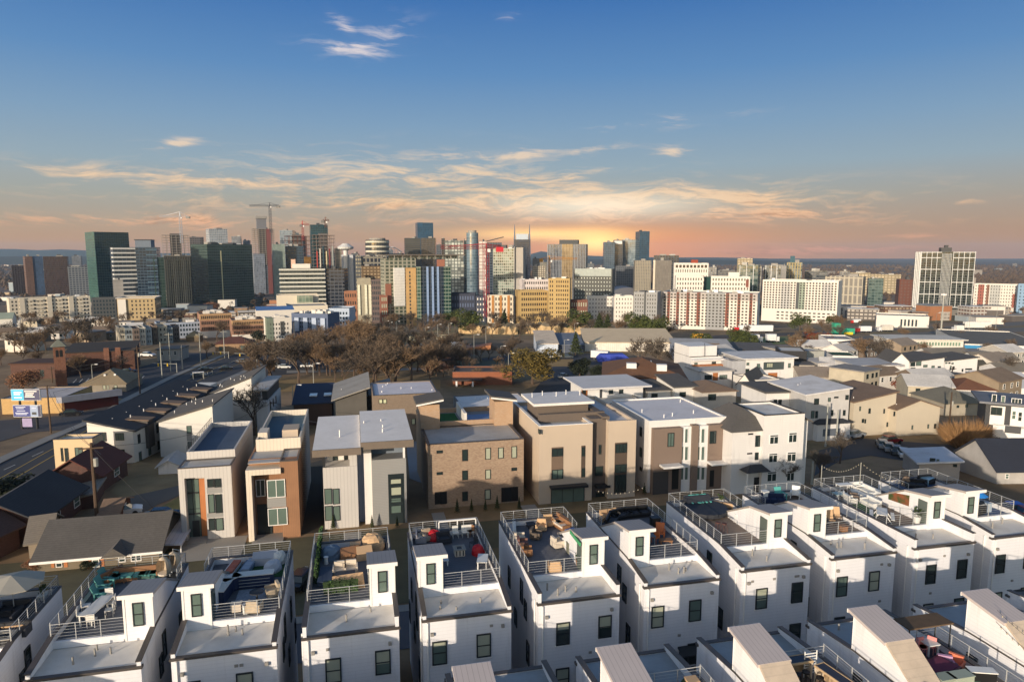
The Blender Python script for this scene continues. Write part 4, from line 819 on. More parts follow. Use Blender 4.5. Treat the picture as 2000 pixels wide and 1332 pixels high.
# brick church and hall
b=rb('brick bell tower with twin arched openings and a grey pyramid roof',103,126,722,678,BRKO,rel=0,dep=3.6,name='church_tower',cat='tower',body=False,Y=196)
b.part('wall',MB().box(0,b.w,0,b.w,-3,b.h),BRKO); b.part('roof',MB().add([(-.5,-.5,b.h),(b.w+.5,-.5,b.h),(b.w+.5,b.w+.5,b.h),(-.5,b.w+.5,b.h),(b.w/2,b.w/2,b.h+2.2)],[(0,3,2,1),(0,1,4),(1,2,4),(2,3,4),(3,0,4)]),mat('6f7268','shingle',.9))
for k in(.33,.67):
    arc=[(b.w*k-.38,b.h-3)]+[(b.w*k+.38*cos(a),b.h-1.3+.38*sin(a)) for a in [math.pi*q/6 for q in range(6,-1,-1)]]+[(b.w*k+.38,b.h-3)]
    b.part('arched_opening',MB().prism(arc,-.03,.2,'y'),BLACK)
b=hs('long shaded dark brick church hall with lit brick piers under a low black roof',128,262,728,690,14,mat('5a3626','brick',.9,1,.1,col2='47291d'),'shed',mat('34302e','membrane',.9),rise=1.4,ax='y',yaw=22,name='church_hall',cat='church');  # hall brick darkened to carry shade, piers take a lighter, lit brick
for x in(.55,.72): b.part('brick_pier',MB().box(b.w*x,b.w*x+1.6,-.5,.5,0,b.h+1.2),BRKO)
b=hs('low brick building with a dark canopy at the left edge below the trees',20,122,740,712,10,mat('55372b','brick',.9,1),'slab',mat('4a3024','shingle',.9),yaw=6,win=[(78,722,86,735)],style='v2')
b=hs('brick bungalow with a brown hip roof beside the crossroads',420,490,692,672,9,mat('9a7b5c','brick',.9,1),'hip',mat('58362f','shingle',.9,1,.15),rise=2.4,yaw=12,win=[(428,677,434,684),(470,675,478,684)],style='v2')
b=hs('small house with an olive pyramid roof left of the brick flats',363,388,668,658,8,mat('6b5d4a','siding',.9),'hip',mat('8c7d60','shingle',.9),rise=2.6,yaw=10)
b=hs('grey ranch building with a tan hip roof and white vents by the left road',158,246,768,752,14,mat('8d8475','siding',.9),'hip',mat('8a7a61','shingle',.9),rise=3.3,yaw=12,win=[(201,752,207,760),(209,752,213,760),(223,752,229,760)],style='plain',gl=BLIND)
b.part('vent_stack',MB().cb(b.w*.45,3.2,b.h+.4,.5,.5,1.9),TRIMW); b.part('vent_stack',MB().cb(b.w*.68,3.2,b.h+.4,.5,.5,1.9),TRIMW)
b=hs('flat roofed yellow brick store with a slanting red lettered canopy',2,124,809,779,14,mat('c2a069','brick',.85,1.5,.05,col2='b8935c'),'flat',mat('b9b4b4','membrane',.8),yaw=7,name='store',cat='store',par=.1)
b.part('canopy',MB().hexa([(b.w-1,-1.2,b.h-1.1),(b.w+.2,-1.2,b.h-1.1),(b.w+9.2,9,b.h-1.6),(b.w+8,9,b.h-1.6),(b.w-1,-1.2,b.h+.3),(b.w+.2,-1.2,b.h+.3),(b.w+9.2,9,b.h+.0),(b.w+8,9,b.h+.0)]),mat('9a9aa2','plain')); b.part('shopfront',MB().hexa([(b.w-.5,0,-1),(b.w,0,-1),(b.w+8,9.5,-1),(b.w+7,9.6,-1),(b.w-.5,0,b.h-1.3),(b.w,0,b.h-1.3),(b.w+8,9.5,b.h-1.3),(b.w+7,9.6,b.h-1.3)]),mat('4a1818','plain'))
# billboards
def billboard(label,x0,x1,yt,yb,Yw,kind):
    a,c=atY(x0,yb,Yw),atY(x1,yb,Yw); h=atY(x0,yt,Yw).z-a.z; w=c.x-a.x
    t=thing('billboard',label,'billboard',a,0)
    MB().box(0,w,-.15,.25,0,h).build('frame',TRIMW,t)
    pl=lambda n,u0,u1,z0,z1,m: MB().box(w*u0,w*u1,-.19,-.151,h*z0,h*z1).build(n,m,t)
    if kind==0:
        pl('panel',0.01,.44,.03,.97,mat('35b2dc','plain',.4,1,.02)); pl('panel',.441,.99,.03,.97,mat('2a2f58','plain',.4,1,.02)); 
        for q,(u0,u1,z) in enumerate([(.1,.38,.68),(.1,.33,.5),(.1,.38,.22),(.47,.9,.78),(.5,.8,.6),(.5,.76,.45),(.48,.82,.3)]):
            MB().box(w*u0,w*u1,-.22,-.191,h*z,h*(z+.09)).build('text_line',TRIMW,t)
    else:
        pl('panel',.01,.62,.03,.97,mat('1f2f7a','plain',.4,1,.02)); pl('panel',.621,.90,.03,.97,mat('8fa0bd','plain',.4,1,.02)); pl('panel',.901,.99,.03,.97,mat('2b2f52','plain',.4,1,.02))
        for (u0,u1,z,m) in [(.1,.46,.82,0),(.12,.4,.7,0),(.14,.44,.5,0),(.08,.55,.32,0),(.1,.5,.2,0),(.68,.84,.72,0)]: MB().box(w*u0,w*u1,-.22,-.191,h*z,h*(z+.06)).build('text_line',mat('c9cfe4','plain'),t)
        MB().box(w*.68,w*.84,-.22,-.191,h*.2,h*.42).build('emblem',DGREY,t)
    z0=T(Yw)-a.z
    for u in(.25,.8): MB().tube((w*u,.1,z0-.5),(w*u,.1,h*.1),.22).build('post',DARK,t)
Yb=YG(838)
billboard('upper of two stacked billboards, half cyan and half navy with white lines',24,80,760,782,Yb+.6,0)
billboard('lower of two stacked billboards, navy with a pale square panel',28,82,791,814,Yb,1)
t=thing('yard_sign','small pale sign on the verge between the billboard posts','sign',gp(55,838),0); MB().box(-1,1,-.08,.08,.5,2.3).build('board',mat('9a8fb0','plain'),t); MB().tube((0,0,-.3),(0,0,.5),.08).build('post',DARK,t)
# school / brick buildings in the centre
b=hs('brick school block with an orange lit fascia and dark flat roof',797,858,700,682,16,BRKO,'flat',mat('54535a','membrane',.8),yaw=-3,name='school',cat='school'); boxes(b,6,5,WWH)
b=hs('dark brick school wing with a tilted orange edged roof wedge',858,912,704,682,16,mat('4d3a33','brick',.9,1,.1,col2='41302a'),'flat',mat('60606a','membrane',.8),yaw=-2,name='school',cat='school')
b.part('roof_wedge',MB().hexa([(b.w*.85,2,b.h-.5),(b.w+9,0,b.h-.2),(b.w+9,6,b.h+.2),(b.w*.85,7,b.h-.2),(b.w*.85,2,b.h-.1),(b.w+9,0,b.h+1.6),(b.w+9,6,b.h+1.8),(b.w*.85,7,b.h)]),ORG); boxes(b,4,6,WWH)
b=hs('brick wall with three pale square plaques, half hidden by twigs',832,885,724,705,8,mat('a0705a','brick',.9,1.2,.06,col2='946650'),'flat',mat('6b5348','membrane',.8),yaw=0,name='school_wing',cat='school')
for x in(855,864,874): panel(b,'plaque',(x,707,x+7,715),mat('c9a592','plain'),.05)
b=hs('long low brick wing with a bright orange upper band and white posts',884,1000,752,726,10,mat('7a4a33','brick',.9,1,.15,col2='683d29'),'flat',mat('5d5048','membrane',.8),yaw=1,name='school_wing',cat='school'); panel(b,'orange_band',(884,727,1000,736),mat('8f5538','siding',.8),.05)
for x in(.06,.33): b.part('white_post',MB().box(b.w*x,b.w*x+.5,-3,-2.5,-.5,b.h*.45),WHT2)
b.part('canopy',MB().box(0,b.w*.5,-3.4,-.06,b.h*.45,b.h*.55),mat('3b3230','membrane'))
for x0,x1,y0,lb in[(799,830,663,'left'),(852,874,663,'right')]:
    b=hs(lb+' one of two cream box trailers on the far side of the school',x0,x1,y0+5,y0-6,7,mat('d5cfae','plain',.7),'flat',WLB,yaw=0,name='box_trailer',cat='trailer'); panel(b,'trailer_door',(x1-4,y0-3,x1-1,y0+2),DARK,.03)
# warehouses
b=hs('white warehouse with a pale slanted front, left of the tall evergreen',1050,1090,692,672,24,mat('c3ccd8','ribs',.7,2),'shed',mat('cdbda8','membrane',.8),rise=2.6,ax='y',yaw=2,name='warehouse',cat='warehouse')
b=hs('dark blue-grey warehouse roof between the two white warehouses',1091,1140,690,674,24,mat('4a5262','ribs',.7,2),'shed',mat('6b7380','membrane',.8),rise=2.0,ax='y',yaw=2,name='warehouse',cat='warehouse')
b=hs('long white warehouse with a cream roof that catches an evergreen shadow',1142,1320,686,669,26,mat('dad3c6','ribs',.7,2),'shed',mat('cdb999','membrane',.8,1,.06),rise=3,ax='y',yaw=-2,name='warehouse',cat='warehouse')
b=hs('broad low grey white roofed shed behind the stepped white house',1320,1440,708,690,26,mat('8d98ad','ribs',.7,2),'shed',mat('aaa8a6','membrane',.8,1,.1),rise=2.2,ax='y',yaw=-8,name='warehouse',cat='warehouse')
b=hs('grey tarmac roofed workshop with a skylight box beside the trees',1440,1525,700,688,20,mat('8b8880','ribs',.7,2),'shed',mat('5d5a56','membrane',.8),rise=1.2,ax='y',yaw=-10,name='workshop',cat='workshop')
b=hs('white stucco wedge building beside the brown tree, right side',1616,1672,690,662,16,mat('e0dad2','stucco',.8),'flat',mat('9a9896','membrane',.8),yaw=-12,name='warehouse',cat='warehouse')
b=hs('long white two storey block glazed with pale green panels',1735,1882,692,663,14,WWH,'slab',mat('cfc9be','membrane',.8),oh=1.2,yaw=-6,name='office_block',cat='building')
b.grid('F',24,2,1,b.w-1,1.2,b.h-.5,gl=mat('7e9482','glass',.15,1,.3,0,.8),fw=.6,fh=.62)
b=hs('huge grey roofed hall with a blue and white front stripe',1884,2060,690,671,60,mat('d8d4cc','ribs',.8,2),'flat',mat('6a665f','membrane',.9,1,.12),yaw=-22,name='warehouse',cat='warehouse',par=.4); b.part('blue_stripe',MB().box(0,b.w*.5,-.1,-.01,b.h-2,b.h-.6),mat('2f7fae','plain'))
b=rb('white arrow shaped showroom with dark display windows',1712,1815,640,615,WWH,rel=3,dep=24,name='showroom',cat='showroom'); b.grid('F',5,1,b.w*.45,b.w*.8,.5,b.h-1,gl=WGB,fw=.5,fh=.6)
# ---- apartments along the far side
b=rb('white and red striped eleven storey residence, long front with a grey centre',1293,1480,646,574,WWH,sp=10,rel=-7)
b.nw=0; w,h=b.w,b.h
for k,(q0,q1) in enumerate([(.06,.09),(.16,.19),(.27,.30),(.38,.415),(.68,.715),(.80,.83),(.92,.95)]): b.part('red_stripe',MB().box(w*q0,w*q1,-.25,-.01,2,h*.8),WRD); b.part('brown_cap',MB().box(w*q0,w*q1,-.25,-.01,h*.8,h),mat('6d463a','plain'))
for q0,q1 in((0,.06),(.09,.16),(.19,.27),(.30,.38),(.415,.475),(.72,.80),(.83,.92),(.95,1)): b.part('grey_top',MB().box(w*q0+.02,w*q1-.02,-.2,-.01,h*.805,h),mat('a9a39f','stucco',.8))
b.part('grey_centre',MB().box(w*.478,w*.67,-.6,-.01,-1,h+.2),WGR)
b.grid('F',26,11,.8,w-.8,1,h-.5,gl=WG,fw=.5,fh=.52,y=-.62); b.done(); boxes(b,12,12)
b=rb('grey nine storey residence with a dark shaded end, left of the striped one',1238,1284,645,571,WGR,sp=9,rel=-10); b.grid('F',9,9,.5,b.w-.5,1,b.h-1,gl=WG,fw=.34,fh=.5); b.part('grey_stripe',MB().box(b.w*.45,b.w*.52,-.3,-.01,0,b.h),WDG); b.done(); boxes(b,5,2)
b=rb('white stepped six storey flats, right half',1200,1237,632,578,WWH,rel=4,dep=14); b.grid('F',6,6,.8,b.w-.8,1,b.h-1,gl=WG,fw=.28,fh=.42); b.done(); boxes(b,3,1,WWH)
b=rb('white stepped six storey flats with a narrow grey stair tower, left half',1148,1198,630,579,WWH,rel=4,dep=14); b.grid('F',8,6,.8,b.w-.8,1,b.h-1,gl=WG,fw=.28,fh=.42); b.part('stair_tower',MB().box(b.w-1.5,b.w+1,-.5,3,0,b.h-1),WGR); b.done(); boxes(b,4,4,WWH)
b=rb('big cream white block with framed grey window strips and open parking levels',1490,1638,650,549,WWH,sp=0,rel=-10,dep=26,Y=640); w,h=b.w,b.h
for q0,q1 in((.255,.385),(.80,.93)): b.part('grey_strip',MB().box(w*q0,w*q1,-.2,-.01,h*.3,h*.93),mat('b4b3b0','plain')); b.part('strip_frame',MB().ring(w*q0-.4,w*q1+.4,-.3,-.22,.03,h*.28,h*.95),WDG) if 0 else None
b.part('dark_recess',MB().box(w*.46,w*.5,-.15,-.01,h*.3,h*.95),WDG); b.part('balcony_front',MB().box(w*.5,w*.58,-.15,-.01,h*.3,h*.95),mat('8d9a8c','glass',.2))
b.grid('F',24,11,.8,w-.8,h*.29,h-1.5,gl=WG,fw=.55,fh=.6,y=-.22,skip=lambda i,j: i==11); b.grid('F',13,3,w*.2,w-1,h*.02,h*.25,gl=mat('2a2623','plain'),fw=.55,fh=.4,y=-.05); b.done(); boxes(b,8,8)
b=rb('white eight storey block with dark glass slot, left wing',1320,1374,600,539,WWH,rel=5,dep=18,Y=760); b.grid('F',10,9,.8,b.w-.8,1,b.h-1,gl=WG,fw=.4,fh=.5); b.done()
b=rb('dark green glass link between the two white wings',1375,1388,600,541,mat('26403c','glass',.1),rel=0,dep=10,Y=768,name='glass_block')
b=rb('white eight storey block with a small red accent, right wing',1389,1465,600,540,WWH,rel=4,dep=18,Y=760); b.grid('F',13,9,.8,b.w-.8,1,b.h-1,gl=mat('5b5a50','glass',.2),fw=.45,fh=.5); b.part('penthouse',MB().box(b.w*.45,b.w*.72,3,9,b.h-.5,b.h+4.5),WWH); b.part('red_accent',MB().box(b.w*.9,b.w*.97,-.3,-.01,b.h*.75,b.h*.93),WRD); b.done()
b=rb('yellow sheathed building site with a white clad upper corner, left wing',1016,1070,612,568,YEL,rel=14,dep=20,Y=590,name='construction_site'); b.grid('F',12,6,.8,b.w-.8,2,b.h-.5,gl=mat('3a2f22','plain'),fw=.55,fh=.5); b.done()
b=rb('white clad corner block rising behind the yellow wing',1022,1072,600,546,mat('c9c0bd','stucco',.8),rel=14,dep=16,Y=612); b.grid('F',11,8,.8,b.w-.8,2,b.h-.8,gl=WG,fw=.5,fh=.45,skip=lambda i,j:j<4); b.done(); boxes(b,6,5)
b=rb('yellow sheathed ten storey tower under construction',1071,1113,612,544,YEL,sp=0,rel=-4,dep=16,Y=586,name='construction_site'); b.grid('F',9,10,.8,b.w-.8,2,b.h-1,gl=mat('3a2f22','plain'),fw=.5,fh=.5,skip=lambda i,j:i==2); b.done(); boxes(b,5,4,WWH)
b=rb('dark grey hotel with a checker of small pale windows and a light top storey',1121,1196,606,526,mat('54544f','stucco',.8,.3),sp=6,rel=-8,Y=680,name='hotel'); b.grid('F',13,11,.8,b.w-.8,2,b.h-7,gl=mat('a5aca2','glass',.3),fw=.3,fh=.38); b.part('light_top',MB().box(1,b.w-1,-.3,8,b.h-7,b.h+.4),mat('9fa6a0','stucco',.8)); b.done(); boxes(b,7,6)
b=rb('low red brown brick block at the foot of the dark grey hotel',1114,1148,610,586,mat('6d4434','brick',.8,3),rel=0,dep=10,Y=600); b.grid('F',7,3,.5,b.w-.5,1,b.h-.5,gl=BLIND,fw=.4,fh=.5)
b=rb('five storey flats of cream and tan bays beside the red crane',952,1003,616,578,WLB,rel=3,dep=15,Y=600); w=b.w
for q in(.2,.5,.8): b.part('tan_bay',MB().box(w*q-.9,w*q+1.2,-.6,-.01,2,b.h+.3),mat('a9763f','plain'))
b.grid('F',8,5,.8,w-.8,2,b.h-.5,gl=WG,fw=.4,fh=.55); b.done()
b=rb('dark shaded low block left of the red crane',880,928,612,573,mat('2b3142','stucco',.8),rel=-4,dep=15,Y=600); b.grid('F',9,4,.8,b.w-.8,2,b.h-1,gl=mat('5b6780','glass',.2)); b.done()
b=rb('narrow dark block with white window squares next to the red crane',929,948,614,578,mat('3c4150','stucco',.8),rel=0,dep=12,Y=600); b.grid('F',3,5,.5,b.w-.5,2,b.h-.5,gl=WWH,fw=.4,fh=.4)
# colourful complex
def sc_(c,k): return tuple(round(x*k,4) for x in lin(c))
CU=lambda c,f,s,v=.12,r=.1: mat(sc_(c,.5 if r<.3 else .8),'curtain',r,s,v,0,.8,col2=sc_(f,.62))
b=rb('colourful apartment complex, pale left part with white balconies and a projecting flat canopy roof',750,812,618,505,CU('6f7c6c','b9b7a4',(4,3.1,.35,.3)),sp=8,rel=16,Y=606,body=True); w,h=b.w,b.h
b.part('white_balcony_stack',MB().box(w*.28,w*.62,-2,-.01,h*.28,h*.86),mat('d3d3cf','siding',.7,12)); b.part('red_panel',MB().box(w*.02,w*.2,-.6,-.01,h*.32,h*.62),mat('8a5a48','plain')); b.part('canopy_roof',MB().box(-3,w*2.6,-3,b.d*.7,h+2.5,h+3.4),mat('6d655c','plain')); 
for q in range(10): b.part('canopy_post',MB().tube((w*(.05+q*.26),-2,h-1),(w*(.05+q*.26),-2,h+2.5),.35),CONC)
b.part('penthouse',MB().box(w*.2,w*2.4,2,b.d*.5,h-.5,h+2.4),CU('8f9a90','c9c2b0',(3,3,.15,.15)))
b=rb('colourful apartment tower with a yellow centre strip and blue striped right side',812,880,618,521,CU('2b3f52','27384c',(3,3.1,.2,.25)),rel=4,dep=18,Y=585); w,h=b.w,b.h
b.part('yellow_strip',MB().box(-8.3,.1,-1.6,14,-1,h-1),mat('ad8c5c','stucco',.8,.3)); b.part('glass_strip',MB().box(.12,w*.14,-1,-.01,0,h),CU('5d7c6c','a7b09a',(2.4,3.1,.12,.2)))
for k in range(3): b.part('blue_fin',MB().box(w*(.3+k*.15),w*(.36+k*.15),-1.2,-.01,4,h),mat('7d94b8','siding',.7,12))
b.part('teal_end',MB().box(w*.8,w-.01,-1.4,-.01,0,h+.2),CU('34574f','8a9a8c',(2.6,3.1,.1,.25)))
for q in range(20): b.part('balcony_slot',MB().box(-5.8,-4.6,-1.7,-1.6,2+q*3.05,3.9+q*3.05) if 2+q*3.05<h-4 else MB().box(-5.8,-4.6,-1.7,-1.6,1,1.2),mat('3a3a34','plain')) if 2+q*3.05<h-4 else None
b.part('red_box',MB().box(w*.62,w*.84,2,8,h,h+6),mat('8a5a48','plain'))
b=rb('orange brick low flats at the left foot of the colourful complex',743,757,616,577,mat('83523f','brick',.8,3),rel=6,dep=10,Y=600); b.grid('F',3,4,.5,b.w-.5,2,b.h-.5,gl=BLIND)
b=rb('orange brick flats with dark square windows, left of the grey slab',672,697,598,569,mat('94664c','stucco',.8),rel=0,dep=12,Y=640); b.grid('F',5,4,.5,b.w-.5,1.5,b.h-.5,gl=WG,fw=.45,fh=.45)
b=rb('grey concrete flats with two columns of white balconies',697,724,598,544,mat('97917f','stucco',.8),rel=0,dep=14,Y=640)
for q in(.05,.55,.85): b.part('balcony_stack',MB().box(b.w*q,b.w*q+2,-1.2,-.01,8,b.h-6),mat('d7d6c0','siding',.7,14))
b=rb('shaded brown brick flats right of the grey concrete flats',725,748,600,546,mat('5b4c49','brick',.8,3),rel=-10,dep=14,Y=640); b.grid('F',6,8,.5,b.w-.5,2,b.h-.5,gl=WGB)

# tan rock cut below the highway
for x0,x1,lb in((895,1010,'tan rock cut below the highway, left stretch'),(1012,1160,'tan rock cut below the highway, right stretch')):
    a,c=gp(x0,652),gp(x1,654); L=(c-a).length; t=thing('rock_cut',lb,'rock face',a,math.atan2((c-a).y,(c-a).x)); r=random.Random(x0); n=40; vs=[]
    for i in range(n+1):
        hh=4.2+r.uniform(-.8,1.0); d=r.uniform(-.8,.8); vs+=[(L*i/n,d,-2),(L*i/n,d+1.2,hh*.55+r.uniform(-.5,.5)),(L*i/n,d+2.5,hh),(L*i/n,14,hh+1),(L*i/n,16,-2)]
    MB().add(vs,[(5*i+k,5*i+5+k,5*i+6+k,5*i+1+k) for i in range(n) for k in range(4)]).build('rock',mat('b89d74','asphalt',.95,3,.3),t)
# ---------------------------------------------------------------- skyline
def tw(label,x0,x1,yt,Y,c,f,s=(4,4,.15,.2),sp=0,rel=12,name='office_tower',cat='tower',v=.12,dep=None,r=.1,cap=2,par=1.2,group=None,roofc=None):
    m=CU(c,f,s,v,r); th=math.degrees(math.atan(((x0+x1)/2-1000)/F))
    d=dep or (max(14,abs(sp)*Y/(F*abs(sin(R(rel))))) if sp else 28)
    b=Bld(name,label,cat,x0,x1,600,yt,min(d,90),yaw=-th+rel,Y=Y,anchor='L' if rel>=0 else 'R',group=group)
    b.body(m,par=par,t=.8,cope=None,roof=roofc or mat('77756f','membrane'),z0=-6); 
    rr=random.Random(int(x0)); 
    for _ in range(cap): b.part('roof_unit',MB().cb(rr.uniform(.25,.75)*b.w,rr.uniform(.3,.7)*b.d,b.h-par,rr.uniform(.15,.3)*b.w,rr.uniform(.2,.4)*b.d,rr.uniform(2,5)),rr.choice([CONC,DGREY,mat('a7a49c','plain')]))
    return b
def bands(b,n,m,out=.6,th=.35,x0=0,x1=1,z0=0,z1=1):
    h=b.h*(z1-z0)
    for i in range(n): b.part('floor_band',MB().box(b.w*x0-out,b.w*x1+out,-out,b.d*.5,b.h*z0+h*(i+.5)/n,b.h*z0+h*(i+.5+th)/n),m)
def fins(b,n,m,out=.8,wd=.3,z0=0,z1=1):
    for i in range(n): b.part('fin',MB().box(b.w*(i+.3)/n,b.w*(i+.3+wd)/n,-out,-.01,b.h*z0,b.h*z1),m)
WB=mat('c9c9c6','plain',.6); 
b=tw('brown and beige office slab with a blue glass strip, far left',48,63,501,1300,'a07d6c','7d6152',(3,4,.3,.4),rel=8,dep=20)
b=tw('blue glass office slice between the beige and brown slabs, far left',64,83,501,1310,'5c7aa0','3d5578',(3,4,.2,.3),rel=4,dep=20)
b=tw('dark brown office slab with fine vertical ribs, far left',84,131,501,1300,'4d3530','3a2925',(2,4,.4,.15),rel=-5,dep=30)
b=tw('low dark brown block at the far left behind the beige slab',22,50,519,1350,'3c2c2e','2e2224',(4,4,.3,.3),rel=0)
b=tw('low grey glass block with white squares, left of the teal tower',132,171,521,1250,'56606c','8a8f94',(5,4,.3,.4),rel=0)
b=tw('tall teal green glass tower with a lighter, sunlit left face, leftmost high tower',184,251,453,1000,'173039','234045',(3,3.8,.07,.1),sp=17,rel=14,cap=0); b.part('left_lit_face',MB().box(-.3,-.01,.5,b.d-.5,0,b.h+.3),CU('4f7d72','3f6a62',(3,3.8,.06,.12)))  # light on the left face is painted as a lighter glass colour
b=tw('white banded office tower with slanted edge, left face',220,264,483,900,'3f4a54','6d7680',(5,3.8,.05,.1),rel=10,dep=20,cap=0); bands(b,15,WB)
b=tw('dark navy glass office tower joined to the white banded face',264,305,483,902,'20364c','3a566c',(4,3.8,.08,.2),rel=-8,sp=8,cap=0); b.part('crown',MB().box(0,b.w*.75,2,b.d-2,b.h,b.h+9),mat('6b7683','plain')); b.part('crown_roof',MB().box(-1,b.w*.77,1,b.d-1,b.h+9,b.h+10),DGREY); bands(b,12,mat('4a6678','plain'),.3,.15,.5,1)
b=tw('plain concrete lower block at the foot of the white banded tower',220,240,547,880,'9a9690','8e8a84',(12,5,.02,.05),rel=0,dep=10,v=.05,r=.7)
b=tw('squat green-grey glass block with an orange roof edge',299,320,503,900,'4d665a','3b5148',(3,3.8,.1,.3),rel=12,sp=0,cap=1)
b=tw('black olive tower with close vertical fins',320,372,500,920,'1b1f20','2b2f2b',(2,4,.4,.08),rel=-4,dep=24); fins(b,13,mat('3f423a','plain'),.6,.25,0,.93)
def conc_frame(label,x0,x1,yt,Y,n,rel=5,nx=6,col='8a847c',y0=0,name='construction_tower'):
    th=math.degrees(math.atan(((x0+x1)/2-1000)/F)); b=Bld(name,label,'tower',x0,x1,600,yt,26,yaw=-th+rel,Y=Y)
    m=mat(col,'plain',.9); zb=b.h*.45; k=(b.h-zb)/n
    b.part('core',MB().box(b.w*.3,b.w*.7,6,20,-6,b.h+3),mat('5d5a58','plain',.9)); b.part('lower_floors',MB().box(0,b.w,0,26,-6,zb),CU('35424c','76808a',(4,4,.15,.2)))
    for i in range(n): b.part('floor_slab',MB().box(0,b.w,0,26,zb+k*(i+1)-.7,zb+k*(i+1)),m)
    for i in range(nx+1):
        for y in(.6,25): b.part('column',MB().box(b.w*i/nx-.4 if i else 0,b.w*i/nx+.4 if i<nx else b.w,y-.4,y+.4,zb,b.h-.7),m)
    return b
b=conc_frame('concrete tower under construction with open floors, beneath the left pale crane',317,370,459,1300,13)
b=tw('dark low unfinished block behind the open concrete tower',370,398,463,1320,'4a464a','6a666a',(4,4,.3,.4),rel=0)
b=tw('white tower with a stepped lower shoulder, behind the wide green glass',408,444,447,1600,'a7b2bd','cfd3d6',(4,4,.2,.3),rel=12,sp=6); b.part('shoulder',MB().box(-6,b.w*1.7,-4,14,-5,b.h-34),mat('b9babc','stucco',.8))
b=tw('wide green glass office block with a bright vertical lit line',404,492,477,950,'3f554f','53655f',(3,3.8,.08,.2),sp=31,rel=32,cap=4); b.part('lit_line',MB().box(b.w*.28,b.w*.3,-.4,-.01,8,b.h*.9),mat('c9c29a','plain'));  # lit line on the glass put in as a pale strip
b=conc_frame('tallest tower under construction with hoists and an open crown',493,536,447,1350,18,nx=7); b.part('crown_core',MB().box(b.w*.22,b.w*.65,4,18,b.h,b.h+20),mat('6a6c72','plain',.9)); b.part('crown_slab',MB().box(b.w*.18,b.w*.7,2,20,b.h+20,b.h+25),mat('8a8884','plain',.9)); b.part('hoist',MB().box(b.w*.62,b.w*.82,-3,-.01,0,b.h),mat('6d3f3c','plain',.8)); b.part('glass_skirt',MB().box(-.5,b.w*.5,-1,27,-6,b.h*.62),CU('8c97a6','a9b0ba',(3,4,.1,.12)))
b=tw('pale blue and white slab right of the tallest site',546,571,450,1500,'8fa0ac','b9c0c4',(3,4,.15,.2),rel=-8,sp=6); 
b=tw('pale grey-green glass slab with a blank face in front of the site',533,556,477,1050,'8b988e','9aa69c',(3,4,.04,.08),rel=6,sp=0,dep=14,v=.08,r=.4)
b=tw('low dark blue-green glass block between the sites',557,592,481,1080,'1f3b52','2c4a5c',(4,4,.08,.2),rel=-3,dep=20)
b=conc_frame('red brown construction frame with yellow sheathing, centre left',557,605,461,1250,8,col='6d4a3c'); b.part('yellow_sheathing',MB().box(b.w*.68,b.w,-1,-.01,0,b.h*.66),CU('b98a3a','8a6430',(3,4,.15,.2)))
b=tw('dark teal glass tower rising out of a striped construction wrap',606,640,439,1200,'1f4450','2e5a64',(4,4,.07,.12),rel=4,dep=26)
b=conc_frame('construction wrap of red, white and grey vertical strips, around the teal tower',610,654,459,1180,10,col='7a6d66'); 
for i,cc in enumerate(['b5483a','d3cbb9','2f4a52','cfc29a','7d2f2a','9aa09a']): b.part('wrap_strip',MB().box(b.w*(.15+i*.14),b.w*(.2+i*.14),-1.2,-.01,b.h*.05,b.h*(.75+.04*(i%3))),mat(cc,'plain',.8))
b=tw('cream slab tower with a slim disc topped shaft beside it',654,667,485,1200,'b9af9c','8a8478',(12,4,.02,.3),rel=4,dep=16)
t=thing('disc_tower','slim white shaft with a round disc head, right of the cream slab','tower',atY(676,520,1180)*1,0); t.location.z=T(1180); hh=atY(676,476,1180).z-T(1180)
MB().tube((0,0,-3),(0,0,hh),4,n=14).build('shaft',WB,t); MB().lathe([(3,0),(13,3),(14,6),(9,9),(5,12)],18).build('disc',WB,t,(0,0,hh-12)); MB().box(-8,12,2,20,-3,hh*.8).build('wing',mat('a7abb0','stucco'),t)
def round_tw(label,xc,wpx,yt,Y,mats,bandm,n=16,name='round_tower'):
    rr=wpx/2*Y/F; p=atY(xc,yt,Y); z0=T(Y); t=thing(name,label,'tower',(p.x,Y,z0),0); h=p.z-z0
    MB().tube((0,0,-5),(0,0,h),rr,n=28).build('wall',mats,t)
    if bandm:
        for i in range(n): MB().tube((0,0,h*(i+.4)/n),(0,0,h*(i+.75)/n),rr+.7,n=28).build('floor_band',bandm,t)
    MB().tube((0,0,h),(0,0,h+3),rr*.7,n=20).build('crown',CONC,t); return t
round_tw('round fronted office with pale horizontal bands, left of the arch',737,44,469,1150,CU('4b4c4c','5a5b5a',(6,4,.1,.2)),mat('c4bfae','plain'),13)
b=tw('dark left side slab of the banded round office',713,721,470,1170,'2d3540','3c4550',(4,4,.2,.2),rel=0,dep=30)
b=tw('white gridded block with dark side, centre left low',693,705,500,900,'c4bca4','3f4650',(3,5,.3,.4),rel=0,dep=18); b=tw('navy low block right of the white gridded one',706,748,500,905,'2a3347','8f8a7c',(5,7,.3,.3),rel=0,dep=18)
b=tw('warm cream apartment cube pair behind the grey concrete flats',707,748,520,800,'b09670','7d6546',(4,3.6,.4,.5),rel=4,dep=18,v=.1,r=.5)
t=thing('arch_bridge','white steel arch truss glimpsed above the colourful complex','bridge',(atY(765,493,1250).x,1250,atY(765,493,1250).z),0)
ar=[(-19+38*i/14,9*math.sin(math.pi*i/14)) for i in range(15)]
m_=MB(); m2=MB()
for (a_,c_) in zip(ar,ar[1:]): m_.tube((a_[0],0,a_[1]),(c_[0],0,c_[1]),.9,n=5)
for a_ in ar[1:-1:2]: m2.tube((a_[0],0,-3),(a_[0],0,a_[1]),.35,n=4)
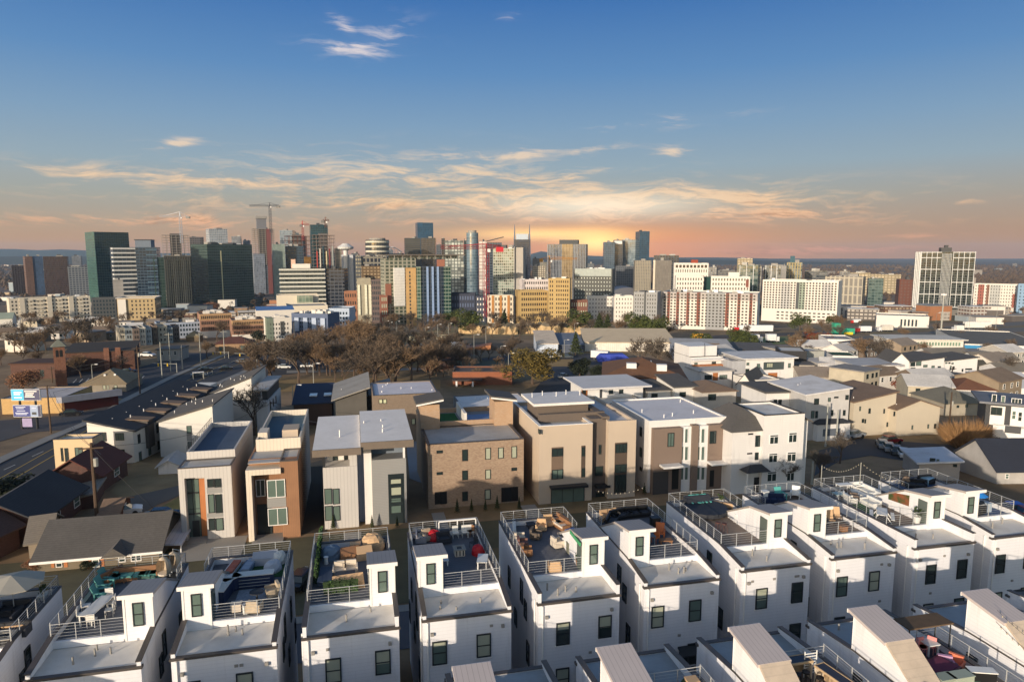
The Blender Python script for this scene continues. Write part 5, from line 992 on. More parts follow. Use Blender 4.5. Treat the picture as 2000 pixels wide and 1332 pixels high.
m_.build('arch',WB,t); m2.build('hanger',WB,t); MB().box(-22,22,-2,2,-4,-2).build('bridge_deck',CONC,t); MB().box(-22,-19,-2,2,-60,-2).build('pier',CONC,t); MB().box(19,22,-2,2,-60,-2).build('pier',CONC,t)
b=tw('dark banded twin office, left slab',791,821,465,1250,'6f6c60','2f3236',(30,4,.01,.5),rel=4,dep=26,v=.1); b=tw('dark office slab, right of the banded twin',822,850,465,1252,'2c2b2e','48423f',(2.5,4,.3,.2),rel=-4,dep=26)
b=tw('slim blue glass tower rising behind the dark twin office',815,846,435,1600,'2f5d80','1f4460',(4,4,.06,.1),rel=10,sp=4)
b=tw('grey block with a pale mural of rings on its face',868,905,470,1100,'9fa49c','6c7470',(5,5,.25,.3),rel=0,dep=20,v=.4,r=.5); b=tw('dark teal slab beside the mural block',906,912,470,1090,'1d333c','2a4650',(3,4,.1,.1),rel=0,dep=20); b=tw('brown slab left of the mural block',862,869,466,1120,'3a3436','4a4446',(3,4,.2,.2),rel=0,dep=20)
round_tw('round mirror glass tower with a bright vertical highlight',922.5,23,455,880,CU('7f98a8','93a7b2',(2.5,3.6,.05,.1),.1,.05),None,name='round_tower')
b=tw('white block with red corner stripes under a slanted dark cap',935,950,472,1000,'d3cdc4','a5746c',(5,5,.12,.15),rel=0,dep=16,r=.5,v=.1); b=tw('dark glass block with a tilted roof, right of the red crane mast',951,980,474,1050,'38485a','5b6a78',(4,4,.15,.2),rel=0,dep=20,cap=0)
b.part('tilted_roof',MB().prism([(-3,b.h+1),(b.w+3,b.h+8),(b.w+3,b.h+9),(-3,b.h+2)],-2,b.d,'y'),DGREY)
b=tw('pale green-grey gridded apartment tower with a plain right face',963,1004,485,740,'8b9a8c','c4c4b4',(2.2,3,.2,.3),rel=-8,dep=30,v=.4); b.part('plain_side',MB().box(b.w+.01,b.w+.5,0,b.d,-3,b.h+1.5),mat('a9a39a','stucco',.8,.3)); b.part('plain_side',MB().box(b.w-.6,b.w+9.5,b.d*.1,b.d*.9,-3,b.h+.8),mat('a39d94','stucco',.8,.3)); boxes(b,6,2)
# twin spired tower
b=tw('dark blue twin spired tower with a notched crown',1004,1035,468,1500,'1e2c44','2f3f58',(3,4,.1,.12),rel=-3,dep=34,cap=0,par=.5)
w,h=b.w,b.h
b.part('crown_notch',MB().box(w*.12,w*.88,4,28,h,h+12),mat('a9b4bf','plain',.3)); 
for x in(.03,.97): b.part('spire_shoulder',MB().add([(w*x-3,0,h*.7),(w*x+3,0,h*.7),(w*x+3,8,h*.7),(w*x-3,8,h*.7),(w*x-.6,3,h+32),(w*x+.6,3,h+32),(w*x+.6,5,h+32),(w*x-.6,5,h+32)],[(0,3,2,1),(4,5,6,7),(0,1,5,4),(1,2,6,5),(2,3,7,6),(3,0,4,7)]),mat('4a5568','plain',.4))
b=tw('low cream stepped block between the spired tower and the striped tower',1040,1064,520,1300,'c9bda4','8a8070',(4,4,.4,.4),rel=0,dep=20,r=.5)
# striped hotel
b=tw('tower of staggered grey and dark vertical stripes with a tan centre',1069,1145,477,950,'2b3240','8a9096',(2.2,6,.4,.04),rel=-6,dep=30,v=.2,cap=0); fins(b,26,mat('8d9299','plain'),.7,.3); b.part('tan_centre',MB().box(b.w*.38,b.w*.66,-1.2,-.01,0,b.h),CU('8a7554','b59c70',(2.2,5,.3,.05))); b.part('penthouse',MB().box(b.w*.3,b.w*.78,4,22,b.h,b.h+6),mat('4a4c4c','plain'))
# glass cluster
b=tw('slant sided blue-grey glass block, left of the glass cluster',1180,1201,473,1500,'56697a','72828f',(4,4,.08,.12),rel=6,dep=24)
b=tw('dark glass block with a white rooftop sign panel',1198,1217,469,1520,'2a3440','3d4a58',(4,4,.08,.15),rel=0,dep=24); b.part('sign_panel',MB().box(2,b.w-2,-1,-.01,b.h-9,b.h-2),WB)
b=tw('wide pale blue glass block in the middle of the glass cluster',1216,1242,468,1540,'6f8797','84989f',(4,4,.06,.1),rel=-4,dep=30)
b=tw('tallest blue glass tower of the right hand cluster',1250,1269,452,1500,'35566f','2a485e',(4,4,.06,.1),rel=14,sp=9); 
b=tw('cream office block with vertical ribs and a dark base',1241,1272,509,900,'6b675c','b5ab96',(2.2,4,.5,.12),rel=6,dep=22,r=.4); b=tw('brown grey office block with a light left edge',1280,1312,509,905,'6d675e','857d72',(2,4,.4,.1),rel=4,dep=22,r=.4); b.part('light_edge',MB().box(-2.5,-.01,0,10,0,b.h+.5),WLB)
b=tw('low dark arena roof behind the cream offices',1277,1326,499,1500,'2d333c','3f454d',(6,5,.2,.2),rel=0,dep=50)
b=rb('white hotel with a dark top row of windows and rooftop red box',1317,1384,560,514,WWH,rel=4,dep=22,Y=850,name='hotel'); b.grid('F',14,5,1,b.w-1,b.h*.35,b.h-6,gl=WG,fw=.35,fh=.5); b.grid('F',9,1,1,b.w-1,b.h-7,b.h-1,gl=WG,fw=.7,fh=.6); b.part('red_box',MB().box(b.w*.5,b.w*.7,5,12,b.h-.5,b.h+4),mat('8c3a24','plain')); b.done()
t=thing('arena','low curved grey arena roof with a red base, right of the dark hotel','arena',(atY(1225,560,950).x,950,T(950)),0)
MB().prism([(-30,0)]+[(-30+60*i/10,20+10*math.sin(math.pi*i/10)) for i in range(11)]+[(30,0)],0,50,'y').build('roof',mat('5b5d64','plain',.5),t); MB().box(-8,38,-12,-.01,8,13).build('red_base',mat('9c2f2a','plain'),t)
b=tw('teal glass office with pale vertical strips, behind the white wing',1441,1481,518,850,'38554c','4d665c',(3,4,.1,.2),rel=-6,sp=5); fins(b,3,WB,.8,.08)
b=tw('charcoal and glass office with white vertical strips, right of the teal office',1492,1536,519,900,'3a4440','6d7670',(3,4,.2,.15),rel=-5,dep=24); fins(b,4,WB,.8,.12)
b=tw('concrete stair slab beside the charcoal office',1526,1536,519,880,'8f8d8a','85837f',(9,5,.02,.04),rel=0,dep=12,v=.05,r=.7)
b=tw('building with yellow scaffold strips and a blue wrap',1537,1567,513,950,'4f6b74','c2ab62',(3.4,4,.25,.1),rel=0,dep=20); b.part('blue_wrap',MB().box(b.w*.3,b.w*.8,-1,-.01,b.h*.1,b.h*.45),mat('2f6a96','plain')); b.part('core',MB().box(b.w*.2,b.w*.5,5,12,b.h,b.h+9),mat('355560','plain'))
b=tw('dark grey banded office behind the cream block',1572,1616,529,1050,'3f4a50','4a4f52',(4,4,.1,.4),rel=0,dep=24)
b=tw('pale colonnaded office with tall dark windows, right',1612,1686,541,880,'4d4433','d3c9b3',(5.5,11,.35,.12),rel=-8,dep=26,r=.4)
b=tw('small teal glass office beside the colonnaded one',1697,1726,544,950,'4f6b68','5f7a76',(4,4,.1,.2),rel=6,dep=20)
b=tw('red brick office stepped down the slope, left of the white framed tower',1757,1787,546,900,'5d3c32','7a4c3d',(4,4,.5,.5),rel=10,dep=24,r=.6,v=.15)
for i,(x0,x1,yt,lb) in enumerate([(1660,1700,533,'long cream warehouse row at mid distance'),(1700,1760,536,'pair of cream sheds under the ridge'),(1440,1470,505,'tiny pale block on the far ridge left of the cluster'),(1330,1350,520,'small grey block behind the white hotel')]): b=tw(lb,x0,x1,yt,1300+i*60,'b9a888','a39474',(6,5,.3,.4),rel=0,dep=20,r=.6)
# white framed tower
b=tw('high white framed residential tower with a folded front, right side',1800,1905,492,850,'2c3430','4d5650',(2.8,3.1,.1,.22),sp=13,rel=13,cap=0,par=.8,v=.5); w,h=b.w,b.h
for i in range(11):
    if i in(4,5): continue
    b.part('white_mullion',MB().box(w*i/10-.25,w*i/10+.25,-1.2,-.01,h*.13,h),WB)
for i in range(8): b.part('white_mullion',MB().box(w*(.39+i*.024),w*(.39+i*.024)+.3,-1.6,-.01,0,h-2),WB)
for z in(.13,.33,.52,.72,.90,.985):
    b.part('white_band',MB().box(-.6,w*.38,-1.3,-.02,h*z,h*z+.8),WB); b.part('white_band',MB().box(w*.6,w+.6,-1.3,-.02,h*z,h*z+.8),WB)
for i in range(4): b.part('white_mullion',MB().box(-1.2,-.01,b.d*i/4,b.d*i/4+.8,h*.1,h),WB)
b.part('roof_plant',MB().box(w*.38,w*.58,4,16,h-.5,h+5),DARK); b.part('roof_plant',MB().box(w*.46,w*.52,6,12,h+5,h+8),DARK); b.part('base_wing',MB().box(-12,w+4,-4,b.d,-4,h*.1),mat('6d6a63','siding',.8,10))
b=rb('long colourful block of white, red, brown and grey bays at the right edge',1903,1988,612,556,WWH,rel=-4,dep=18,Y=900); w=b.w
for q0,q1,cc in((.10,.24,'93584a'),(.30,.36,'7d5a48'),(.38,.62,'a9aaa6'),(.9,.97,'93584a')): b.part('colour_bay',MB().box(w*q0,w*q1,-.5,-.01,2,b.h*(.97 if q0<.9 else .65)),mat(cc,'stucco',.8,.3))
b.grid('F',16,8,.8,w-.8,2,b.h-.8,gl=WG,fw=.3,fh=.4,y=-.52); b.done()
b=rb('pale blue end block at the right edge',1989,2030,612,555,mat('7d9ab5','stucco',.8,.3),rel=0,dep=18,Y=880); b.grid('F',5,8,.8,b.w-.8,2,b.h-.8,gl=WGB,fw=.3,fh=.4)
# banded office + neighbours
b=tw('wide low office with bowed grey-white floor bands and a pale rooftop box',547,633,524,700,'3f4744','565c58',(4,3.6,.06,.2),rel=-4,dep=26,cap=0); bands(b,11,mat('b9b9b0','plain'),1.0,.38,0,1,.12,1); b.part('rooftop_box',MB().box(b.w*.27,b.w*.68,3,14,b.h-.5,b.h+4.4),WWH); b.part('rooftop_tower',MB().box(b.w*.24,b.w*.34,6,14,b.h,b.h+9),mat('c9a894','plain'))
b=tw('shaded right side of the bowed office with a thin grey frame',636,672,525,705,'232b3a','343d4c',(4,3.6,.15,.3),rel=-10,dep=24,cap=1)  # shade on this side is put into its dark glass colour
b=rb('low white podium with a green glass cube in front of the bowed office',540,622,608,577,WLB,rel=2,dep=20,Y=600,name='podium_building'); b.part('glass_cube',MB().box(b.w*.48,b.w*.85,-6,-.01,-1,b.h-.5),CU('9fb5a0','c9c9b0',(3,4,.1,.1)))
# filler city blocks
fr_=random.Random(21); FC=['b5aca0','8d857b','a59276','77706a','c7c0b6','6b4a3c','8f9aa0','5a5450','d3cec4','9c6b4a']; n=0
adj=['cream','grey','tan','dark','white','brick red','blue-grey','brown','off-white','orange brick']
where=['far left','left','centre left','centre','centre right','right','far right']
for k in range(230):
    Yf=fr_.choice([700,780,860,950,1050,1200,1400,1700,2100,2600,3200,3800,4400]); xp=fr_.uniform(-20,2020)
    if 760<xp<1480 and Yf<800: continue
    X=(xp-1000)/F*Yf; i=fr_.randrange(10); w_=fr_.uniform(10,32); h_=fr_.uniform(5,15)*(1.35 if Yf>1000 else 1)
    nn,pp=near(xp,('left of','straight behind','right of')); lb_=('wide ' if w_>21 else 'narrow ')+adj[i]+' building '+pp+' '+nn+', '+('nearer rows' if Yf<1000 else 'middle distance' if Yf<2000 else 'far rows')
    t=thing('low_building',lb_,'building',(X,Yf,T(Yf)),R(fr_.uniform(-25,25)),'low buildings crowding the distance')
    MB().box(-w_/2,w_/2,0,w_*.7,-3,h_).build('wall',CU(FC[i],'%s'%FC[(i+3)%10],(4,3.6,.3,.5),.2,.5) if fr_.random()<.6 else mat(FC[i],'stucco',.8,.3),t)
    MB().box(-w_/2-.4,w_/2+.4,-.4,w_*.7+.4,h_,h_+.5).build('roof',mat(fr_.choice(['b9b4ac','8d8a85','5c5a58','cfccc6']),'membrane'),t)
# cranes
def crane(label,xm,yt,yj,xj0,xj1,Y,m,y_base=560,sw=1.2,cw=None):
    p=atY(xm,yj,Y); z0=T(Y) if y_base is None else atY(xm,y_base,Y).z; t=thing('tower_crane',label,'crane',(p.x,Y,z0),0); h=p.z-z0; top=atY(xm,yt,Y).z-z0
    def lat(a,c,s,n,nm):
        a,c=Vector(a),Vector(c); d=(c-a).normalized(); u=d.orthogonal().normalized()*s; v=d.cross(u); mb=MB()
        for q in(u+v,u-v,-u-v,-u+v): mb.tube(a+q,c+q,s*.16,n=3,cap=False)
        for i in range(n):
            A=a+(c-a)*i/n; B=a+(c-a)*(i+1)/n
            for q,r_ in((u+v,u-v),(u-v,-u-v),(-u-v,-u+v),(-u+v,u+v)): mb.tube(A+q,B+r_,s*.1,n=3,cap=False)
        return mb.build(nm,m,t)
    lat((0,0,0),(0,0,h),sw,max(6,int(h/6)),'mast')
    x0=atY(xj0,yj,Y).x-p.x; x1=atY(xj1,yj,Y).x-p.x
    lat((x0,0,h+1),(x1,0,h+1),sw*.7,14,'jib')
    MB().tube((0,0,h),(0,0,top),sw*.7,sw*.3,n=4).build('tower_head',m,t)
    tie=MB(); tie.tube((0,0,top),(x0*.8,0,h+1.5),.18*sw,n=3); tie.tube((0,0,top),(x1*.8,0,h+1.5),.18*sw,n=3); tie.build('tie_bar',m,t)
    cx=x1 if abs(x1)<abs(x0) else x0; MB().cb(cx*.9,0,h-3,4*sw,3,4).build('counterweight',cw or DARK,t); MB().cb(2,0,h-3.2,2.4,2.2,2.6).build('cab',WHT2,t)
    return t
crane('pale grey tower crane over the open concrete tower, left',352,414,424,311,369,1290,mat('b5bcc4','plain'),475,1.8)
crane('dark tower crane with a level jib above the tallest site',527,396,403,487,545,1340,mat('4a4c52','plain'),455,1.8)
crane('small red crane mast standing on the red brown frame',591,431,440,588,604,1240,mat('a33a33','plain'),470,1.4)
crane('small brown crane on top of the teal tower',636,424,432,630,643,1190,mat('6d4a3a','plain'),445,1.4)
crane('big red tower crane with a long faint jib in front of the round mirror tower',950,476,485,860,979,560,mat('8c1f28','plain'),620,1.5,cw=mat('b0232e','plain'))
crane('orange tower crane in front of the striped tower',1073,500,507,1055,1128,800,mat('c98a2e','plain'),560,1.1,cw=mat('c98a2e','plain'))

fl=random.Random(8)
for k,(x0,x1,yt,Yq,c) in enumerate([(140,158,500,1700,'8a93a0'),(262,274,492,1750,'5b6b7a'),(378,392,470,1700,'6d6a6c'),(452,470,462,1900,'a5a8ac'),(474,488,470,1950,'7f8a94'),(574,584,455,1800,'7a858c'),(590,598,462,1850,'5d4a48'),(643,655,492,1400,'4c5a66'),(686,700,495,1500,'70767c'),(700,716,505,1300,'a59c8c'),(757,768,488,1500,'9aa2a8'),(770,786,495,1350,'5a6470'),(852,862,478,1500,'56606a'),(880,900,482,1350,'3f4c56'),(938,948,490,1350,'b8b0a4'),(981,990,492,1300,'6c7680'),(1040,1054,505,1600,'8d8a84'),(1054,1068,512,1500,'b0a890'),(1148,1160,515,1500,'767c80'),(1162,1178,522,1450,'a8a090'),(1204,1238,520,1200,'6a6f74'),(1384,1400,522,1300,'8d8578'),(1402,1436,528,1250,'6a645c'),(1470,1488,520,1400,'9d9584'),(1640,1660,530,1400,'8a8272')]):
    tw(['slate','pale','dark','grey','sandy'][k%5]+' slim background block '+near((x0+x1)/2,('left of','above','right of'))[1]+' '+near((x0+x1)/2)[0]+[', lower one',', upper one',', plain face',', ribbed face',', with roof boxes'][(k//2)%5],x0,x1,yt,Yq,c,'6d7278',(3.5,4,.2,.25),rel=fl.choice([-6,0,6]),dep=22,name='background_block',cat='building')
# ---------------------------------------------------------------- roads, paths, lots
LINEW=mat('c9c6be','plain',.8); LINEY=mat('b99a45','plain',.8); GOLD=mat('9a7c4c','ground' if 0 else 'asphalt',.95,1,.18); GREENG=mat('5c6b38','asphalt',.95,1,.2); LAWN=mat('55503a','asphalt',.95,3,.25)
patch('road',[(-140,1060),(-90,960),(0,905),(100,860),(165,834),(250,784),(330,742),(430,703),(520,672),(600,648),(720,632),(740,640),(640,664),(600,680),(560,696),(500,716),(430,748),(330,800),(230,850),(110,918),(0,985),(-70,1040)],ASPH,.05)
strip('pavement',[(-80,940),(0,900),(100,855),(165,829),(250,779),(340,735),(430,697),(520,667)],2.2,CONC,.17)
strip('pavement',[(0,990),(60,950),(108,922)],2.0,CONC,.17); strip('pavement',[(420,752),(500,716),(560,694),(610,676)],2.2,CONC,.17)
for pts in ([(20,940),(100,893),(200,835),(300,787),(400,738),(500,698)],[(0,935),(90,884),(190,830),(290,780),(390,732),(490,692)]): strip('lane_line',pts,.18,LINEY,.07)
for k in range(9): strip('lane_line',[(8+k*55,918-k*26),(30+k*55,908-k*26)],.15,LINEW,.07)
patch('parking_lot',[(120,728),(260,722),(330,700),(300,688),(420,690),(380,712),(330,742),(250,780),(190,772),(110,760)],ASPH,.06)
for k in range(12): strip('parking_line',[(150+k*12,741-k*.6),(143+k*12,748-k*.6)],.25,LINEW,.08)
patch('parking_lot',[(470,700),(620,690),(720,690),(700,716),(560,732),(480,738)],ASPH,.07)
patch('parking_lot',[(60,845),(-60,880),(-60,826),(120,812),(220,790),(240,800),(150,838)],mat('4a484a','asphalt',.9,1,.15),.055)
patch('grass_verge',[(470,750),(560,742),(690,738),(860,742),(860,760),(690,758),(560,765),(470,772)],GOLD,.06)
patch('footpath',[(560,724),(860,718),(862,722),(560,729)],CONC,.08); patch('grass_verge',[(600,736),(640,700),(860,700),(860,716),(620,722)],mat('8a7248','asphalt',.95,1,.2),.055)
patch('parking_lot',[(940,700),(1060,686),(1200,694),(1180,712),(1060,716),(950,716)],ASPH,.06); patch('parking_lot',[(880,705),(1010,705),(1010,722),(880,724)],mat('4a5244','asphalt',.95),.065)
patch('road',[(1080,716),(1150,716),(1130,760),(1120,800),(1000,830),(1030,780)],ASPH,.07); patch('grass_verge',[(1075,702),(1120,702),(1118,716),(1068,716)],GOLD,.08)
patch('embankment',[(760,660),(900,640),(1140,640),(1300,650),(1300,664),(1140,656),(900,656),(760,676)],mat('9a8458','asphalt',.95,1,.25),.1)
patch('railway',[(1300,668),(1400,655),(1640,646),(1640,651),(1400,662),(1300,676)],mat('45403d','asphalt',.9),.09); patch('grass_verge',[(1400,664),(1560,656),(1600,662),(1540,672),(1410,676)],GREENG,.08)
patch('dirt_lot',[(1340,676),(1560,672),(1620,660),(1650,676),(1560,694),(1380,690)],mat('6f5544','asphalt',.95,1,.3),.06)
patch('road',[(1560,650),(1700,641),(2080,620),(2080,628),(1700,649),(1560,658)],mat('6d675f','asphalt',.9),.1); patch('road',[(1560,664),(1740,654),(2080,638),(2080,644),(1740,661),(1560,672)],mat('6d675f','asphalt',.9),.1)
patch('grass_verge',[(1620,628),(2080,606),(2080,617),(1640,638)],mat('6e6240','asphalt',.95,1,.2),.08); patch('grass_verge',[(1700,651),(2080,630),(2080,636),(1700,653)],mat('77683f','asphalt',.95,1,.2),.08)
patch('road',[(1590,930),(1600,880),(1680,856),(1840,868),(2080,880),(2080,905),(1800,905),(1700,890),(1640,900)],ASPH,.05)
patch('road',[(1450,830),(1490,790),(1600,764),(1640,770),(1540,800),(1500,840)],ASPH,.05); patch('road',[(1700,776),(1860,752),(2000,742),(2000,750),(1860,764),(1720,790)],ASPH,.05)
patch('lawn',[GP(-40,62),GP(62,62),GP(62,80),GP(-40,80)],LAWN,.04,True); patch('lawn',[GP(-12,81),GP(-4,81),GP(-4,110),GP(-12,110)],mat('3a3226','asphalt',.95),.04,True)
patch('alley',[GP(-60,53.2),GP(70,55.5),GP(70,61.5),GP(-60,59.5)],mat('55555a','asphalt',.9,1,.1),.06,True); patch('alley',[GP(-60,-10),GP(70,-10),GP(70,42),GP(-60,39)],mat('4a4a4e','asphalt',.9,1,.1),.05,True)
for u0,u1,v0,v1 in [(6.0,7.4,55,80),(-8,60,60.4,61.6),(-20,-13,76,82),(8.8,10.4,72,84),(20.5,22.5,73,84),(-2,0,62,80)]: patch('footpath',[GP(u0,v0),GP(u1,v0),GP(u1,v1),GP(u0,v1)],CONC,.09,True)
patch('driveway',[(190,1010),(230,975),(300,960),(352,948),(356,966),(300,990),(240,1030),(200,1040)],mat('5a5752','asphalt',.9,1,.1),.06); patch('driveway',[(790,830),(830,830),(826,945),(800,935)],mat('8a8a8c','asphalt',.9),.08)
patch('grass_yard',[(262,900),(345,915),(350,950),(300,960),(235,975),(215,960),(250,925)],mat('8a7654','asphalt',.95,2,.3),.05)
patch('grass_yard',[(300,998),(352,970),(354,1010),(318,1040),(262,1036)],mat('6f6a3e','asphalt',.95,2,.3),.065)
patch('grass_yard',[GP(8,62.2),GP(34,62.2),GP(34,72),GP(8,72)],mat('6b5c40','asphalt',.95,2,.3),.06,True)
# ---------------------------------------------------------------- trees
def treemesh(seed,h=10,spread=.55,depth=5,twigs=3,thin=1.,up=.55):
    r=random.Random(seed); tr=MB(); cr=MB()
    def br(p,d,L,rad,k):
        n=2; q=p
        for i in range(n):
            d=(d+Vector((r.uniform(-.18,.18),r.uniform(-.18,.18),r.uniform(-.05,.12)))).normalized(); e=q+d*L/n
            (tr if k<2 else cr).tube(q,e,rad*(1-.3*i/n),rad*(1-.3*(i+1)/n),n=5 if k<1 else 3,cap=False); 
            if k>=1 and i==0 and k<depth:
                dd=(d+Vector((r.uniform(-1,1),r.uniform(-1,1),r.uniform(-.2,.7)))*.8).normalized(); br(e,dd,L*.62,rad*.55,k+1)
            q=e
        if k<depth:
            for _ in range(3 if k<3 else 2):
                a=r.uniform(0,6.28); s=spread*r.uniform(.7,1.5)
                dd=(d+Vector((cos(a)*s,sin(a)*s,up*.35*r.random()))).normalized(); br(q,dd,L*r.uniform(.62,.82),rad*.62,k+1)
        else:
            for _ in range(twigs):
                dd=(d+Vector((r.uniform(-1,1),r.uniform(-1,1),r.uniform(-.5,.9)))).normalized(); e=q+dd*L*r.uniform(.7,1.5); s=Vector((r.uniform(-1,1),r.uniform(-1,1),r.uniform(-1,1))).normalized()*rad*1.9*thin
                cr.add([q-s,q+s,e],[(0,1,2)])
    br(Vector((0,0,-.3)),Vector((0,0,1)),h*.24,h*.024*thin,0); return tr,cr
BARK=mat('54453a','plain',.95,2,.2); TWIG=mat('675849','plain',.95,1,.15); TWIG2=mat('766049','plain',.95,1,.15); TWIG3=mat('574e45','plain',.95,1,.15)
TV=[];TH=[]
for i in range(5):
    tr,cr=treemesh(40+i,10,.78+.06*(i%3),5,6,1.0 if i<4 else .8); TH.append(max(v[2] for v in cr.v)); TV.append((tr.mesh('trunk',BARK),[cr.mesh('crown',m) for m in (TWIG,TWIG2,TWIG3)]))
def tree(label,p,h,i=0,c=0,group=None,cat='tree',name='bare_tree',rz=None):
    t=thing(name,label,cat,p,rnd.uniform(0,6.3) if rz is None else rz,group); tm,cm=TV[i%5]
    for n,m in (('trunk',tm),('crown',cm[c%3])): o=put(n,m,t); 
    t.scale=(h/TH[i%5],)*3; return t
def leafmesh(seed,rx,rz_,n,ls,lobes=9,cone=False):
    r=random.Random(seed); mb=MB(); L=[(Vector((r.uniform(-.6,.6)*rx,r.uniform(-.6,.6)*rx,r.uniform(-.55,.7)*rz_)),r.uniform(.35,.6)) for _ in range(lobes)]
    for k in range(n):
        if cone:
            t_=r.random()**.8; a=r.uniform(0,6.28); rr=rx*(1-t_)*r.uniform(.35,1.08)*(1+.25*sin(t_*40)); c=Vector((cos(a)*rr,sin(a)*rr,-rz_+2*rz_*t_))
        else:
            o,s=L[k%lobes]; v=Vector((r.gauss(0,1),r.gauss(0,1),r.gauss(0,1))).normalized()*r.uniform(.55,1.05); c=o+Vector((v.x*rx*s,v.y*rx*s,v.z*rz_*s))
        a,b_=Vector((r.uniform(-1,1),r.uniform(-1,1),r.uniform(-.6,.6))).normalized()*ls,Vector((r.uniform(-1,1),r.uniform(-1,1),r.uniform(-1,1))).normalized()*ls*.7
        mb.add([c-a,c-b_*.6,c+a,c+b_],[(0,1,2,3)])
    return mb
def leafm(c1,c2): return mat(c1,'leaf',.9,col2=c2)
LV={'olive':leafmesh(1,4.2,3.6,5200,.22,12).mesh('crown',leafm('4a421c','7d6a30')),'pine':leafmesh(2,2.4,4.2,2600,.28,cone=True).mesh('crown',leafm('1f2a16','47502a')),
    'dark':leafmesh(3,3,2.6,2600,.26,9).mesh('crown',leafm('161d12','2c3520')),'green':leafmesh(4,3,3.2,2600,.26,9).mesh('crown',leafm('2f3a1a','59602c')),
    'rust':leafmesh(5,3,2.2,2200,.25,9).mesh('crown',leafm('5f2c18','8d4626')),'tan':leafmesh(6,3,2.6,2600,.2,9).mesh('crown',leafm('6b4c38','94694c'))}
LTR=MB().tube((0,0,-.3),(0,0,3.4),.22,.12,n=6).mesh('trunk',BARK)
def ltree(kind,label,p,h,w=1.,group=None,name='evergreen_tree',cat='tree'):
    t=thing(name,label,cat,p,rnd.uniform(0,6.3),group); hh={'pine':4.2,'olive':3.6,'dark':2.6,'green':3.2,'rust':2.2,'tan':2.6}[kind]; zc=hh*1.02+.5
    put('trunk',LTR,t); o=put('crown',LV[kind],t,(0,0,zc)); s=h/(zc+hh*1.0); t.scale=(s*w,s*w,s); return t
def PB(x,yb,yt): p=gp(x,yb); return p,(yb-yt)*(p.y*pc+(H-p.z)*ps)/F/.99
GT='bare winter trees beyond the near houses'
big=[(532,744,650,0,0),(585,754,652,1,2),(636,714,632,2,0),(612,722,668,3,1),(700,704,618,3,1),(730,758,660,4,0),(770,752,665,0,1),(805,752,668,1,0),(690,742,668,2,2),(842,748,692,3,1),(668,735,690,1,1),(755,735,650,2,0),(720,730,640,0,0),
 (500,752,690,1,0),(560,708,660,3,2),(980,748,704,4,1),(930,748,715,0,1)]
rb_=random.Random(3)
big+=[(rb_.uniform(520,860),rb_.uniform(700,756),0,k%5,k%3) for k in range(26)]+[(rb_.uniform(500,900),rb_.uniform(690,735),0,k%5,(k+1)%3) for k in range(34)]
big=[(a,b,c or b-rb_.uniform(45,75),d,e) for a,b,c,d,e in big]
BL=[(560,'the blue skylight roof'),(655,'the charcoal house lamp'),(720,'the charcoal gabled house'),(790,'the lilac roof'),(860,'the lilac roof house corner'),(1100,'the low orange banded wing')]
def cl(n): return ['grey brown','warm brown','dark'][n%3]
for k,(x,yb,yt,i,c) in enumerate(big):
    p,h=PB(x,yb,yt); ln=[n for b,n in BL if x<b][0]; tree(('tall ' if yb-yt>62 else 'low ')+cl(c)+' bare tree '+('close behind ' if yb>738 else 'some way behind ' if yb>716 else 'far behind ')+ln+[' (forked low)',' (leaning)',' (full crown)',' (open crown)',' (fine twigs)'][i%5].replace('(','with a ').replace(')','').replace('with a forked low','forked low').replace('with a leaning','leaning').replace('with a fine','with fine'),p,h,i,c,GT)
one=[('wide bare tree with a thick pale trunk left of the stepped white house',1295,738,652,1,2),('bare tree standing in front of the long white warehouse',1258,728,656,0,2),('slim bare tree between the warehouse and the brown roofed hall',1330,730,668,3,2),
 ('spreading bare tree in front of the white wedge building',1690,716,655,1,1),('second spreading bare tree, beside the glazed white block',1728,716,652,0,2),('tall thin bare tree rising between the two left flat roofed houses',497,850,742,4,2),
 ('small sunlit bare tree against the pale angled house',405,862,800,2,1),('bare sapling in front of the white house with the two bay tower',1524,958,884,4,2),('bare tree left of the brick bell tower',75,708,640,1,0),('large bare tree behind the brick church hall',145,678,612,0,2),
 ('bare tree between the church hall and the rowhouses',176,680,618,2,2),('bare tree right of the bell tower, in front of the hall',160,738,688,3,1),('bare tree at the far right edge by the grey hall',1965,740,692,3,2),('bare tree behind the garage in the right hand shade',1640,905,840,2,2),
 ('bare tree on the dark lot behind the sling rocker deck',1600,935,870,1,2),('bare scrubby tree under the black and white house',1940,880,845,0,1),('bare tree rising over the shed roofed school wing',905,726,662,4,0),('bare tree left of the olive tree by the lamp post',1000,700,648,2,0),
 ('bare tree at the foot of the tan brick flats',425,668,622,1,0),('bare tree leaning over the crossroads kerb',405,700,660,2,1),('bare tree next to the rusty scrub behind the trucks',1560,700,650,0,1),('thin bare tree at the corner of the brown roofed hall',1378,720,668,4,2)]
for lb,x,yb,yt,i,c in one: p,h=PB(x,yb,yt); tree(lb,p,h,i,c)
r6=random.Random(5)
spots=[(x,r6.uniform(640,664),r6.uniform(22,38)) for x in range(690,1310,9)]+[(x,r6.uniform(655,700),r6.uniform(28,50)) for x in range(-10,240,20)]+[(x,r6.uniform(626,650),r6.uniform(18,30)) for x in range(20,480,13)]+[(x,r6.uniform(598,618),r6.uniform(12,20)) for x in range(290,560,10)]+[(x,r6.uniform(648,690),r6.uniform(24,40)) for x in range(1540,1640,11)]+[(x,r6.uniform(700,730),r6.uniform(20,36)) for x in range(870,1010,14)]+[(x,r6.uniform(700,760),r6.uniform(20,34)) for x in range(1380,1990,34)]+[(x,r6.uniform(615,640),r6.uniform(10,18)) for x in range(1600,2010,20)]+[(x,r6.uniform(594,606),r6.uniform(9,15)) for x in range(560,760,14)]
